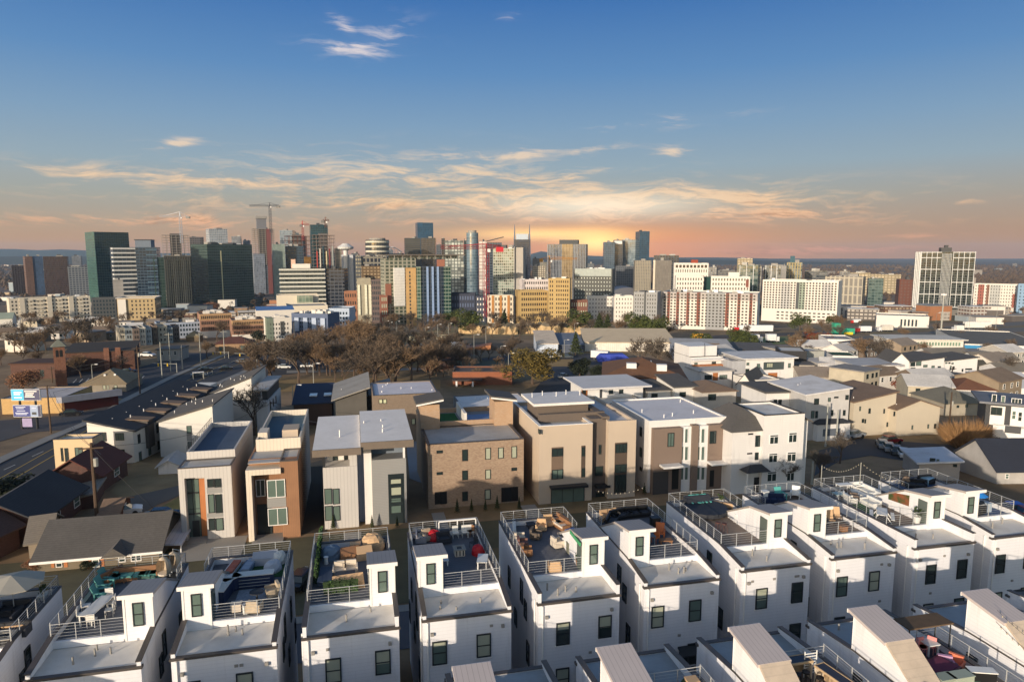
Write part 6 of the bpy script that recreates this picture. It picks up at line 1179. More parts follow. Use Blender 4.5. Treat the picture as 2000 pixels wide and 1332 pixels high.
spots+=[(r6.uniform(640,900),r6.uniform(670,705),r6.uniform(28,44)) for _ in range(34)]+[(r6.uniform(480,1010),r6.uniform(700,752),r6.uniform(24,42)) for _ in range(34)]+[(r6.uniform(0,240),r6.uniform(690,735),r6.uniform(26,40)) for _ in range(9)]+[(r6.uniform(1420,1990),r6.uniform(655,700),r6.uniform(20,34)) for _ in range(18)]
spots.sort(key=lambda q:-q[2]); spots,rest_=spots[:198],spots[198:]
ltr,lcr=treemesh(77,10,.8,4,9,1.2); LH=max(v[2] for v in lcr.v); mb=MB()
for x,yb,dh in rest_[::2]+rest_[1::4]:
    p,h=PB(x,yb,yb-dh); k=h/LH; a=r6.uniform(0,6.3); ca_,sa_=cos(a)*k,sin(a)*k
    for src in (ltr,lcr): mb.add([(p.x+v[0]*ca_-v[1]*sa_,p.y+v[0]*sa_+v[1]*ca_,p.z+v[2]*k) for v in src.v],src.f)
tag(mb.build('scrub_woodland',TWIG),'thin belt of small leafless scrub at the foot of the far apartment blocks','woodland',kind='stuff')
for k,(x,yb,dh) in enumerate(spots): p,h=PB(x,yb,yb-dh); cc_=r6.randrange(3); nn,pp=near(x,('left of','in line with','right of')); tree(('tallish ' if dh>30 else 'small ')+cl(cc_)+[' forked',' leaning',' round',' open',' fine twigged'][k%5]+' tree '+pp+' '+nn+', '+('close to it' if yb<640 else 'midway' if yb<662 else 'lower down' if yb<700 else 'among the houses'),p,h,k,cc_,'scrub trees of the woodland band' if yb<700 else 'low bare trees between the houses')
lone=[('olive','big round olive green tree, brightest crown in the middle of the photo',1040,750,680,1.45),('pine','tall evergreen casting its shape on the white warehouse',1124,694,648,1.1),('dark','dark evergreen shrub mass left of the brown roofed hall',1132,740,702,1.3),('dark','second dark shrub at the corner of the brown roofed hall',1165,744,716,1.2),
 ('dark','dark green conifer at the left edge by the road',8,1000,930,1.6),('dark','round dark evergreen below the tan brick flats',506,672,647,1.3),('rust','burning red bush between the white houses on the right',1768,768,740,1.4),('tan','fuzzy tan bush above the billboards',45,764,722,1.5),('rust','rusty scrub bank behind the white trucks, left part',1590,668,650,1.8),('rust','rusty scrub bank behind the white trucks, right part',1612,676,654,1.8),
 ('green','green tree left of the red crane foot',915,652,604,1.3),('green','green tree close right of the colourful tower',880,644,608,1.2),('pine','green pine beside the red crane mast',985,648,606,1.3),('green','green tree below the brick block in the middle',1132,652,606,1.3),('pine','lanky pine in front of the white stepped flats, left',1170,656,612,1.4),('pine','lanky pine in front of the white stepped flats, right',1186,656,614,1.3),
 ('green','broad green tree below the striped residence',1440,680,642,1.4),('green','green tree by the white trucks',1462,684,650,1.3),('green','green crown at the left foot of the cream white block',1562,648,614,1.3),('green','green crown at the right foot of the cream white block',1625,646,616,1.2),('green','green tree left of the grey residence',1246,668,612,1.1),('green','green tree right of the grey residence',1284,670,620,1.1),('green','mossy tree at the edge of the railway',1370,684,650,1.5),
 ('tan','yellowish small tree on the slope behind the rowhouses',412,610,590,1.6),('green','low dark green bush in the courtyard of the bare lot',120,735,722,1.5),('dark','clipped bush by the orange shuttered window',172,1112,1096,1.6),('tan','brown dead shrub at the corner of the orange shuttered house',62,1118,1092,1.2)]
for kd,lb,x,yb,yt,w in lone: p,h=PB(x,yb,yt); ltree(kd,lb,p,h,w,name='evergreen_tree' if kd in('pine','green','dark','olive') else 'bush',cat='tree' if kd in('pine','green','dark','olive') else 'bush')
for k,(x,yb,lb) in enumerate([(651,1034,'cone shrub at the left foot of the white duplex'),(727,1032,'cone shrub at the middle of the white duplex'),(776,1030,'tallest cone shrub, at the right foot of the grey duplex half'),(893,1002,'first cone shrub right of the left brick doorway'),(921,1000,'second cone shrub along the brick house'),(948,998,'third cone shrub along the brick house'),(971,996,'fourth cone shrub along the brick house'),(1014,996,'cone shrub right of the right brick doorway'),(1258,966,'cone shrub beside the white side wall of the duplex')]):
    p,h=PB(x,yb,yb-30+ (k%3)*3); ltree('pine',lb,p,h,.62,name='cone_shrub',cat='shrub')
for k,(x,yb,dh,w,cc) in enumerate([(1880,875,68,1.0,0),(1905,868,60,.9,0),(1858,862,50,.9,0),(1470,832,46,1.2,1),(1500,836,40,1.1,1),(1440,826,38,1.1,1)]):
    rr=random.Random(90+k); mb=MB(); p,h=PB(x,yb,yb-dh)
    for _ in range(1500):
        a=rr.uniform(0,6.28); s=rr.random()**.5; b0=Vector((cos(a)*s*h*.25*w,sin(a)*s*h*.25*w,rr.uniform(0,h*.25))); e=b0+Vector((cos(a)*s*h*.45*w+rr.gauss(0,.25),sin(a)*s*h*.45*w+rr.gauss(0,.25),h*rr.uniform(.25,.8)*(1.1-.5*s))); q=Vector((rr.uniform(-1,1),rr.uniform(-1,1),0)).normalized()*.05
        mb.add([b0-q,b0+q,e],[(0,1,2)])
    t=thing('bush',['sunlit tan willow thicket in front of the beige building, main clump','right clump of the sunlit tan willow thicket','left clump of the sunlit tan willow thicket','brown hazy thicket left of the shaded white house, middle','brown hazy thicket, part nearest the white house','brown hazy thicket, part nearest the hipped roof house'][k],'bush',p,0); mb.build('stems',mat('a07a50' if cc==0 else '6d5442','plain',.95,1,.2),t)
# far woodland carpets (too many crowns to count)
for nm,xr,Yr,n,sz,sd in [('far_woods',(-300,2400),(1700,4800),5200,13,1),('far_woods',(-200,2200),(900,1700),1500,6,2)]:
    rr=random.Random(sd); mb=MB()
    for _ in range(n):
        Yw=Yr[0]*(Yr[1]/Yr[0])**rr.random(); X=(rr.uniform(*xr)-1000)/F*Yw
        for q in range(2):
            s=sz*rr.uniform(.5,1.3); c=Vector((X+rr.gauss(0,s),Yw+rr.gauss(0,s),T(Yw)+s*.4)); 
            vs=[c+Vector((cos(a)*s*rr.uniform(.7,1.2),sin(a)*s*rr.uniform(.7,1.2),-s*.5)) for a in [i*1.2566 for i in range(5)]]+[c+Vector((rr.uniform(-.3,.3)*s,rr.uniform(-.3,.3)*s,s*rr.uniform(.3,.6)))]
            mb.add(vs,[(i,(i+1)%5,5) for i in range(5)])
    o=mb.build(nm,mat('4a3d30','leaf',.95,col2='5f4c3a')); tag(o,'brown leafless woodland spreading over the plain behind the towers','woodland',kind='stuff')
# ---------------------------------------------------------------- poles, lamps, wires
WOODP=mat('4d3d30','plain',.9,2,.2); GREYP=mat('9a9a92','plain',.6)
def upole(label,x,yb,yt,m=WOODP,arms=1,tr=True,rz=.3,w=.15):
    p,h=PB(x,yb,yt); t=thing('utility_pole',label,'utility pole',p,rz); MB().tube((0,0,-.3),(0,0,h),w*1.2,w*.8,n=7).build('pole',m,t)
    for k in range(arms): MB().box(-1.3,1.3,-.2,-.06,h-.7-1.1*k,h-.55-1.1*k).build('crossarm',m,t)
    if tr: MB().tube((.35,0,h-2.9),(.35,0,h-1.9),.27,n=9).build('transformer',GREYP,t)
    return t,p,h
UP={}
for nm,lb,x,yb,yt,a,tr in [('a','tall dark utility pole standing before the ranch house garage',191,1028,862,1,True),('b','utility pole behind the townhouse row with a long crossarm',274,770,676,2,True),('c','utility pole beside the billboards',100,846,752,1,False),('d','utility pole at the left car park edge',103,748,716,1,False),('e','pale utility pole near the crossroads, left one',317,737,668,0,False),
   ('f','pale utility pole near the crossroads, middle one',334,725,650,1,False),('g','pale utility pole near the crossroads, thin one',357,722,674,0,False),('h','pale utility pole by the rowhouses',393,718,650,1,False),('i','pale utility pole beside the brick bungalow',439,700,645,1,False),('j','utility pole behind the flat roofed deck house',529,840,780,1,True),('k','utility pole at the kerb below the white flats',500,724,676,0,False),
   ('l','utility pole near the white flats on the tree line',664,665,628,1,False),('m','utility pole in the gap left of the slab roofed house',1081,800,764,0,False),('n','utility pole in front of the black box house',1565,730,688,1,False),('o','thin utility pole left of the garage in shade',1612,872,788,0,False),('p','thin utility pole right of the garage in shade',1633,866,800,0,False),
   ('q','utility pole with transformer before the olive hip roof',1853,838,765,0,True),('r','utility pole between the white right hand houses',1857,758,716,1,False),('s','thin pole in the alley by the white tower house',1585,946,900,0,False),('t','tall thin pole by the grey hipped house',1663,740,706,0,False)]:
    UP[nm]=upole(lb,x,yb,yt,GREYP if lb.startswith('pale') or lb.startswith('thin') else WOODP,a,tr,w=.16 if nm!='a' else .2)
def lamp(label,x,yb,yt,arm=1.6,sg=1):
    p,h=PB(x,yb,yt); t=thing('street_lamp',label,'street lamp',p,0); MB().tube((0,0,-.2),(0,0,h),.13,.07,n=6).build('pole',GREYP,t)
    MB().tube((0,0,h-.05),(arm*sg,0,h+.1),.05,n=5).build('arm',GREYP,t); MB().box(arm*sg-.5,arm*sg+.4,-.2,.2,h,h+.2).build('lamp_head',WHT2,t)
for lb,x,yb,yt in [('street lamp behind the tan hip roofed ranch building',181,741,712),('street lamp at the foot of the brown clump, left of the charcoal house',613,758,710),('street lamp by the blue skylight roof',574,826,752),('street lamp on the school lawn',926,712,654),('street lamp near the school, closer to the olive tree',978,704,676),('small street lamp right of the school lawn',993,722,690),
   ('left one of three lamp posts on the highway ramp',855,668,634),('middle one of three lamp posts on the highway ramp',876,662,632),('right one of three lamp posts on the highway ramp',831,672,640),('lamp post by the colourful tower base, left',754,650,627),('lamp post by the colourful tower base, middle',761,650,630),('lamp post by the colourful tower base, right',775,650,628),('lamp post in the warehouse yard',1102,690,664),
   ('lamp post in front of the striped residence',1122,660,632),('highway lamp left of the white framed tower',1755,640,600),('highway lamp right of the white framed tower',1892,646,600),('highway lamp near the colourful right block',1944,646,596),('highway lamp beside the showroom',1826,652,612),('lamp post at the railway edge',1573,655,622),('lamp post beside the long flats',575,660,630),('lamp post on the grass left of the crane',949,672,640)]: lamp(lb,x,yb,yt)
p,h=PB(1836,668,578); t=thing('high_mast_lamp','very tall lamp mast in front of the white framed tower','street lamp',p,0); MB().tube((0,0,-.3),(0,0,h),.5,.22,n=8).build('mast',GREYP,t); MB().tube((0,0,h),(0,0,h+.8),1.5,n=10).build('lamp_ring',WHT2,t)
def wire(label,a,b_,sag=1.2,r=.025,group=None,dz=(0,0)):
    P=[]; n=12; A=a+Vector((0,0,dz[0])); B=b_+Vector((0,0,dz[1])); mb=MB()
    P=[A+(B-A)*i/n-Vector((0,0,sag*4*(i/n)*(1-i/n))) for i in range(n+1)]
    for q,s in zip(P,P[1:]): mb.tube(q,s,r,n=3,cap=False)
    tag(mb.build('power_line',mat('2b2b2e','plain',.6)),label,'power line',group)
def topof(k,o=0): return UP[k][1]+Vector((o,0,UP[k][2]-.5))
for k,(a,c,lb) in enumerate([('a','c','from the tall dark pole to the billboard pole'),('b','f','from the crossarm pole to the middle crossroads pole'),('f','h','between the crossroads poles'),('h','i','towards the brick bungalow pole'),('d','f','across the car park'),('i','l','towards the white flats'),('b','d','over the tan hip roof'),('c','b','along the left road'),('q','r','between the right hand poles')]):
    for o,s in((0,'upper'),(1.1,'lower')): wire(s+' power line '+lb,topof(a,o),topof(c,o),1.5,.03,dz=(-.9*(o>0),-.9*(o>0)))
wire('guy wire slanting from the tall dark pole down to the drive',topof('a'),gp(318,1008),.3,.03); wire('power line from the tall dark pole to the deck house pole',topof('a'),topof('j'),2,.03); wire('power line from the deck house pole towards the charcoal house',topof('j'),atY(720,794,150),1,.03); wire('power line from the deck house pole to the pale roof',topof('j'),atY(628,826,110),.8,.03)
# ---------------------------------------------------------------- vehicles
def carmesh():
    t=thing('parked_car','x','car',(0,0,-200),0)
    prof=[(-2.2,.35),(2.2,.35),(2.25,.75),(1.5,.95),(-1.6,.98),(-2.25,.9)]
    b=MB().prism(prof,-.88,.88,'y').build('body',mat('c9c9c9','plain',.25,1,.02),t); b['paint']=1
    c=MB().hexa([(-1.55,-.82,.95),(1.1,-.82,.95),(1.1,.82,.95),(-1.55,.82,.95),(-1.15,-.66,1.45),(.45,-.66,1.45),(.45,.66,1.45),(-1.15,.66,1.45)]).build('window',GLASS,t)
    k=MB().hexa([(-1.2,-.68,1.43),(.5,-.68,1.43),(.5,.68,1.43),(-1.2,.68,1.43),(-1.1,-.6,1.5),(.4,-.6,1.5),(.4,.6,1.5),(-1.1,.6,1.5)]).build('roof',mat('c9c9c9','plain',.25,1,.02),t); k['paint']=1
    for x in(-1.35,1.4):
        for y in(-.86,.86): MB().tube((x,y-.1,.33),(x,y+.1,.33),.33,n=12).build('wheel',BLACK,t)
    for y in(-.6,.6): MB().box(2.15,2.27,y-.18,y+.18,.62,.76).build('headlight',TRIMW,t)
    for o in t.children:
        if o.name.startswith(('body','roof')): o.material_slots[0].link='OBJECT'; o.material_slots[0].material=mat('c9c9c9','plain',.25,1,.02)
    return t
car0=carmesh(); used=[0]
def car(label,x,yb,rz,col,sc=1,z=None,P=None,group=None):
    p=P or gp(x,yb); m=mat(col,'plain',.22,1,.02)
    if not used[0]: used[0]=1; t=car0; t.location=p+Vector((0,0,.08)); t.rotation_euler=(0,0,R(rz)); t['label']=label
    else: t=dup(car0,p+Vector((0,0,.08)),R(rz),label,sc=sc)
    for o in t.children:
        if o.get('paint'): o.material_slots[0].link='OBJECT'; o.material_slots[0].material=m
    if group: t['group']=group
    return t
CW,CS,CB,CR_,CG='d8d8d6','8d9297','1d1f23','7a2020','4d5358'
for a in [('white car parked behind the tall dark pole, lower left',240,1007,28,CW),('dark car with red rear at the pale house corner',318,1016,10,CB),('white van in the church car park',289,697,-10,CW,1.3),('black car leaving the billboard lot',140,812,20,CB),('dark car in the shade by the church lot',250,728,8,CB),
   ('silver car on the road past the crossroads',475,709,30,CS),('dark car at the crossroads, left one',402,725,28,CB),('dark car at the crossroads, right one',441,723,28,CB),('grey car waiting at the crossroads stop',388,736,28,CG),('white car under the brown clump, left',541,718,5,CW),('white car under the brown clump, middle',556,720,5,CW),('pale car under the brown clump, right',600,718,5,CW),
   ('silver car parked before the low garage, right',1665,856,25,CS,1.1),('dark car beside the silver one',1652,853,25,CB),('blue car cut off by the right edge beside the blue deck',1985,1004,0,'2f4fae'),('dark red car just right of the blue one',2010,1012,0,CR_),('silver car in the dark lot, first in the row',1723,874,70,CS),('silver car in the dark lot, second in the row',1735,880,70,CS),('grey car in the dark lot, third in the row',1749,886,70,CG),('white car in the dark lot, fourth in the row',1764,892,70,CW),('dark car near the red scrub in the dark lot',1738,866,20,CR_),
   ('white car in the warehouse yard, left',1076,700,0,CW),('white car in the warehouse yard, middle',1092,698,0,CW),('grey car in the warehouse yard, right',1108,700,0,CG),('silver car on the school lane',1100,738,60,CS),('dark car in the gap between the egg chair house and navy kitchen house',590,1142,80,CB),
   ('black car on the highway slope, left',1878,627,15,CB),('black car on the highway slope, middle',1935,623,15,CB),('black car on the highway slope, right',1976,621,15,CB),('white car in the alley by the green hedge deck',1650,716,20,CW),('dark car in the red roofed courtyard',1770,786,20,CB)]: car(*a)
for k in range(14): car([['black','silver','dark grey','white'][k%4]+' car in the showroom yard, '+['left','middle','right'][min(2,k//5)]+' part, '+['front','back'][k%2]+' line'][0],1655+k*11+(k%2)*4,647-k*.7,10+k*7,[CB,CS,CW,CG][k%4],group='cars in the showroom yard')
def truck(label,x0,x1,yb,h,cab,box,P=None,rz=None):
    a=gp(x0,yb); c=gp(x1,yb); L=(c-a).length; t=thing('truck',label,'truck',a,math.atan2((c-a).y,(c-a).x)); kx=min(3,L*.2)
    MB().box(0,kx,-1.2,1.2,.6,h*.72).build('cab',mat(cab,'plain',.3),t); MB().box(kx+.3,L,-1.25,1.25,1.1,h).build('cargo_box',mat(box,'plain',.5),t)
    for x in(kx*.5,L*.5,L*.85):
        for y in(-1.2,1.2): MB().tube((x,y-.15,.5),(x,y+.15,.5),.5,n=10).build('wheel',BLACK,t)
truck('long white tanker truck with a bright red cab below the striped residence',1432,1508,650,4.6,'c0182a','dcdcda')
truck('white box truck on the dirt lot, left',1440,1457,671,4.2,'d8d8d6','d8d8d6'); truck('white box truck on the dirt lot, middle',1488,1461,670,4.2,'d8d8d6','d8d8d6'); truck('white box truck on the dirt lot, right',1520,1496,669,4.2,'d8d8d6','d8d8d6')
truck('yellow and white truck among the trees',1378,1352,668,4.2,'d8d8d6','d9a02c'); truck('white lorry on the highway, right side',1980,1905,0 or 637,5,'2a2a2c','d6d4ce') if 0 else truck('white lorry on the highway below the white framed tower',1872,1933,643,5,'2a2a2c','dad8d0')
truck('white trailer on the upper ramp',1714,1742,648,4,'d8d8d6','c9c4b8'); truck('small white truck right of the high lamp mast',1860,1880,648,4,'c9c9c9','dad8d0'); truck('white trailer in the yard behind the cream block',1672,1700,650,4,'8c2b24','dcdcda'); truck('white trailer beside the red roof in the yard',1662,1680,632,4,'c03028','dcdcda')
t=thing('tarp_boat','bright blue tarpaulin cover beside a white trailer behind the brown roofed hall','boat',gp(1196,706),0); MB().prism([(-5.5,0),(5.5,0),(6,1.5),(4,3.0),(-4.5,2.9),(-6,1.4)],-2,2,'y').build('cover',mat('2f44a8','plain',.6),t)
t=thing('box_trailer','white box trailer left of the bright blue tarpaulin','trailer',gp(1172,702),R(-25)); MB().box(-3.4,3.4,-1.2,1.2,.8,3.4).build('box',WHT2,t); MB().tube((-2,-1.3,.45),(-2,1.3,.45),.45,n=10).build('wheel',BLACK,t)
t=thing('excavator','green and yellow machine on the highway edge','excavator',gp(1638,655),0); MB().box(-3.5,0,-2,2,1,7).build('drum',mat('2f9a78','plain'),t); MB().box(0,8,-1.8,1.8,1,4).build('body',mat('2f9a78','plain'),t); MB().box(2,7,-2,-1.81,.6,2).build('panel',mat('d9c02c','plain'),t)
for y0,(x,yb),lb in [(0,(1300,664),'small red flag sign above the warehouse roof')]:
    p=gp(x,yb+4); t=thing('sign',lb,'sign',p,0); MB().tube((0,0,0),(0,0,8),.12).build('post',WHT2,t); MB().box(-5,-.1,-.1,.1,5,8).build('panel',mat('c0182a','plain'),t)
# traffic signals
for k,(x,yb,yt) in enumerate([(502,712,693),(447,700,690),(346,728,712)]):
    p,h=PB(x,yb,yt-3); t=thing('traffic_signal',['traffic signal arm at the right of the crossroads','traffic signal arm at the brick bungalow corner','traffic signal arm at the left of the crossroads'][k],'traffic signal',p,0); MB().tube((0,0,0),(0,0,h),.14,n=6).build('pole',GREYP,t); MB().tube((0,0,h-.3),(-8,0,h),.08,n=5).build('arm',GREYP,t)
    for q in(-3,-6): MB().box(q-.2,q+.2,-.15,.15,h-1.1,h-.1).build('signal_head',mat('b99a2c','plain'),t)
for k in range(4):
    p=gp(388+k*9,741-k*3); t=thing('bus_shelter' if k==0 else 'pavement_post','small white framed bus shelter at the crossroads' if k==0 else 'white post beside the bus shelter','shelter' if k==0 else 'post',p,R(28),None if k==0 else 'white posts by the bus shelter')
    if k==0: MB().box(-1.6,1.6,-.7,.7,2.2,2.35).build('roof',WHT2,t); [MB().tube((x,y,0),(x,y,2.2),.05).build('post',GREYP,t) for x in(-1.5,1.5) for y in(-.7,.7)]
    else: MB().tube((0,0,0),(0,0,1.4),.08).build('post',GREYP,t)

# small houses between the trees
rh=random.Random(12); HC=['cfc8bc','a9a49c','8b7c68','b9ae98','d6d2cb','77695c','9c8b76']; RC=['8a8580','7b6a59','c4c0ba','6a645e','8d8072','d0ccc6']
hn=[('cream','tan','grey','white','brown','pale green','dark')[k%7] for k in range(40)]
HP=[(30,688),(12,664),(62,668),(95,650),(118,662),(142,648),(160,668),(192,658),(205,640),(215,664),(60,640),(25,640),(140,636),(90,632),(180,640),(330,705),(300,640),(262,650),(245,640),
 (1385,706),(1420,716),(1560,742),(1600,760),(1640,742),(1700,770),(1735,762),(1830,770),(1900,770),(1955,730),(1985,715),(1920,712),(1815,725),(1660,710),(1700,705),(1775,700),(1595,700),(1545,700),(1970,790),(1815,790)]
for k,(x,yb) in enumerate(HP):
    p=gp(x,yb); w_=rh.uniform(8,12); d_=rh.uniform(8,11); h_=rh.uniform(3,6) if k<19 else rh.uniform(3.5,6.5)
    nn,pp=near(x,('left of','in line with','right of')); t=thing('small_house','small '+['cream','grey','taupe','khaki','white','brown','tan'][k%7]+(' gabled house ' if k%3 else ' flat house ')+pp+' '+nn+(', upper' if yb<700 else ', nearer'),'house',p,R(rh.uniform(-20,35)),'small houses among the trees'); wm=mat(HC[k%7],'siding',.85); rm=mat(RC[k%6],'shingle',.9,1,.15)
    MB().box(-w_/2,w_/2,0,d_,-2,h_).build('wall',wm,t)
    if k%3: MB().prism([(-.5,h_-.15),(d_/2,h_+2),(d_+.5,h_-.15),(d_+.5,h_+.05),(d_/2,h_+2.2),(-.5,h_+.05)],-w_/2-.4,w_/2+.4,'x').build('roof',rm,t); MB().prism([(.01,h_),(d_-.01,h_),(d_/2,h_+2)],-w_/2+.01,w_/2-.01,'x').build('gable_wall',wm,t)
    else: MB().box(-w_/2-.4,w_/2+.4,-.4,d_+.4,h_,h_+.3).build('roof',mat(RC[k%6],'membrane',.8),t)
    for u in(-.28,0.05,.3):
        for z in([h_-1.9,h_-4.4] if h_>5 else [h_-1.9]): f,pp=winmesh(.9,1.2,'dh',TRIMW if k%2 else WFR,GLASS); o=put('window',f,t,(w_*u,-.01,z),0); put('pane',pp,o)
rc=random.Random(33)
for k in range(70):
    x=rc.uniform(1640,2010) if k<45 else rc.uniform(0,330); yb=rc.uniform(566,634) if k<45 else rc.uniform(560,620); p=gp(x,yb) if k<45 else gp(x,rc.uniform(575,612)); w_=rc.uniform(12,34); h_=rc.uniform(4,8)
    nn,pp=near(x,('left of','straight before','right of')); t=thing('low_building',('wide' if w_>23 else 'narrow')+(' taller' if h_>6 else ' squat')+' shed like building '+pp+' '+nn+', '+('upper rows' if p.y>900 else 'lower rows'),'building',p,R(rc.uniform(-25,25)),'low buildings crowding the distance')
    MB().box(-w_/2,w_/2,0,w_*.6,-3,h_).build('wall',mat(rc.choice(FC),'stucco',.8,.3),t); MB().box(-w_/2-.3,w_/2+.3,-.3,w_*.6+.3,h_,h_+.4).build('roof',mat(rc.choice(['b9b4ac','8d8a85','cfccc6','a59d92']),'membrane'),t)
# ---------------------------------------------------------------- roof deck furniture
DZ=DECKZ
def at(px,py,z=DZ): return atz(px,py,z)
FN=[0]
HL=[9.8,11.5,11.7,12.2,12.2,12.5,12.2,12.3,12.2,12.4,12.4]
def fthing(name,label,cat,px,py,rz=0,group=None,z=DZ):      # keep each piece standing inside its own deck
    if isinstance(px,tuple): return thing(name,label,cat,G(px[0],px[1],DZ-.4),GA+R(rz),group)
    p=at(px,py,z+.22); u=p.x*cos(GA)+p.y*sin(GA); v=-p.x*sin(GA)+p.y*cos(GA)
    if v>38:
        i=min(range(11),key=lambda k:abs(houses[k][0]+2.85-u)); u0,v0=houses[i][:2]; u=min(max(u,u0+.75),u0+4.95); v=min(max(v,v0+3.1+.6),v0+HL[i]-.8); zz=DZ
    else:
        p=at(px,py,z+.45); u=p.x*cos(GA)+p.y*sin(GA); v=-p.x*sin(GA)+p.y*cos(GA)
        i=min(range(6),key=lambda k:abs(lows[k][0]-2.85-u)); u0,v0=lows[i][:2]; u=min(max(u,u0-5.1),u0-.6); v=min(max(v,v0-12.4),v0-4.6); zz=DZ-.4
    return thing(name,label,cat,G(u,v,zz),GA+R(rz),group)
def chair(label,px,py,rz,m,kind='chair',group=None,z=DZ):
    t=fthing('deck_chair',label,'chair',px,py,rz,group,z)
    if kind=='adiron':
        MB().hexa([(-.3,-.3,.34),(.3,-.3,.34),(.3,.3,.24),(-.3,.3,.24),(-.3,-.3,.4),(.3,-.3,.4),(.3,.3,.3),(-.3,.3,.3)]).build('seat',m,t); MB().hexa([(-.3,.26,.26),(.3,.26,.26),(.3,.34,.26),(-.3,.34,.26),(-.36,.56,1.0),(.36,.56,1.0),(.36,.62,1.0),(-.36,.62,1.0)]).build('backrest',m,t)
        for x in(-.38,.38): MB().box(x-.07,x+.07,-.42,.4,.55,.6).build('armrest',m,t); MB().box(x-.04,x+.04,-.38,-.28,0,.55).build('leg',m,t); MB().box(x-.04,x+.04,.3,.38,0,.55).build('leg',m,t)
    elif kind=='soft':
        MB().box(-.36,.36,-.36,.36,.1,.42).build('seat',m,t); MB().box(-.36,.36,.3,.48,.1,.85).build('backrest',m,t)
        for x in(-.46,.36): MB().box(x,x+.1,-.36,.46,.1,.6).build('armrest',m,t)
    elif kind=='stool':
        MB().tube((0,0,.7),(0,0,.78),.2,n=12).build('seat',m,t)
        for x in(-.16,.16):
            for y in(-.16,.16): MB().tube((x*1.3,y*1.3,0),(x*.8,y*.8,.7),.02,n=4).build('leg',m,t)
    elif kind=='sling':
        MB().hexa([(-.28,-.35,.42),(.28,-.35,.42),(.28,.2,.34),(-.28,.2,.34),(-.28,-.35,.46),(.28,-.35,.46),(.28,.2,.38),(-.28,.2,.38)]).build('seat',m,t); MB().hexa([(-.28,.2,.34),(.28,.2,.34),(.28,.25,.34),(-.28,.25,.34),(-.28,.5,1.1),(.28,.5,1.1),(.28,.54,1.1),(-.28,.54,1.1)]).build('backrest',m,t)
        for x in(-.33,.33): MB().tube((x,-.4,.05),(x,.45,.05),.025,n=4).tube((x,-.3,.05),(x,-.1,.6),.025,n=4).tube((x,.3,.05),(x,-.1,.6),.025,n=4).build('rocker_frame',DARK,t)
    else:
        MB().box(-.24,.24,-.24,.24,.42,.47).build('seat',m,t); MB().box(-.24,.24,.2,.25,.47,.9).build('backrest',m,t)
        for x in(-.21,.21):
            for y in(-.21,.21): MB().tube((x,y,0),(x,y,.42),.02,n=4).build('leg',m,t)
    return t
def table(label,px,py,rz,w,d,h,m,group=None,legm=None,rnd_=False):
    t=fthing('deck_table',label,'table',px,py,rz,group)
    if rnd_: MB().tube((0,0,h-.05),(0,0,h),w/2,n=20).build('tabletop',m,t); MB().tube((0,0,0),(0,0,h-.05),.06,n=8).build('leg',legm or m,t); MB().tube((0,0,0),(0,0,.04),w*.25,n=12).build('base',legm or m,t)
    else:
        MB().box(-w/2,w/2,-d/2,d/2,h-.06,h).build('tabletop',m,t)
        for x in(-w/2+.08,w/2-.08):
            for y in(-d/2+.08,d/2-.08): MB().box(x-.04,x+.04,y-.04,y+.04,0,h-.06).build('leg',legm or m,t)
    return t
def sofa(label,px,py,rz,w,m,cm,back=True,d=.85,group=None,cover=False):
    t=fthing('outdoor_sofa',label,'sofa',px,py,rz,group)
    if cover:
        MB().hexa([(-w/2,-d/2,0),(w/2,-d/2,0),(w/2,d/2,0),(-w/2,d/2,0),(-w/2+.08,-d/2+.1,.55),(w/2-.08,-d/2+.1,.5),(w/2-.08,d/2-.05,.85),(-w/2+.08,d/2-.05,.8)]).build('cover',m,t); 
        for k in range(max(1,int(w))): MB().tube((-w/2+.5+k,-d/2-.01,.1),(-w/2+.55+k,-d/2+.1,.5),.03,n=4).build('cover_fold',m,t)
        return t
    MB().box(-w/2,w/2,-d/2,d/2,.08,.3).build('base',m,t); n=max(1,round(w/.75))
    for i in range(n): MB().box(-w/2+w*i/n+.03,-w/2+w*(i+1)/n-.03,-d/2+.02,d/2-.2,.3,.46).build('cushion',cm,t)
    if back:
        MB().box(-w/2,w/2,d/2-.14,d/2,.3,.78).build('backrest',m,t)
        for x in(-w/2,w/2-.1): MB().box(x,x+.1,-d/2,d/2-.14,.3,.58).build('armrest',m,t)
    return t
def parasol(label,px,py,m,r=1.3,h=2.3,z=DZ,folded=False,group=None,base=CONC):
    t=fthing('parasol',label,'parasol',px,py,0,group,z)
    MB().tube((0,0,0),(0,0,h),.03,n=6).build('pole',METW,t); MB().tube((0,0,0),(0,0,.08),.28,n=12).build('base',base,t)
    if folded: MB().lathe([(.05,.9),(.22,1.2),(.18,1.7),(.06,h),(.01,h+.1)],10).build('canopy',m,t)
    else:
        vs=[(0,0,h)]+[(r*cos(a)*(1 if i%2 else .95),r*sin(a)*(1 if i%2 else .95),h-.5) for i,a in enumerate([math.pi*k/4 for k in range(8)])]
        MB().add(vs+[(x,y,z_-.04) for x,y,z_ in vs],[(0,i+1,(i+1)%8+1) for i in range(8)]+[(9,(i+1)%8+10,i+10) for i in range(8)]+[(i+1,i+10,(i+1)%8+10,(i+1)%8+1) for i in range(8)]).build('canopy',m,t)
        for i in range(4): a=math.pi*i/2; MB().tube((0,0,h-.15),(r*.9*cos(a),r*.9*sin(a),h-.52),.015,n=4).build('rib',METW,t)
    return t
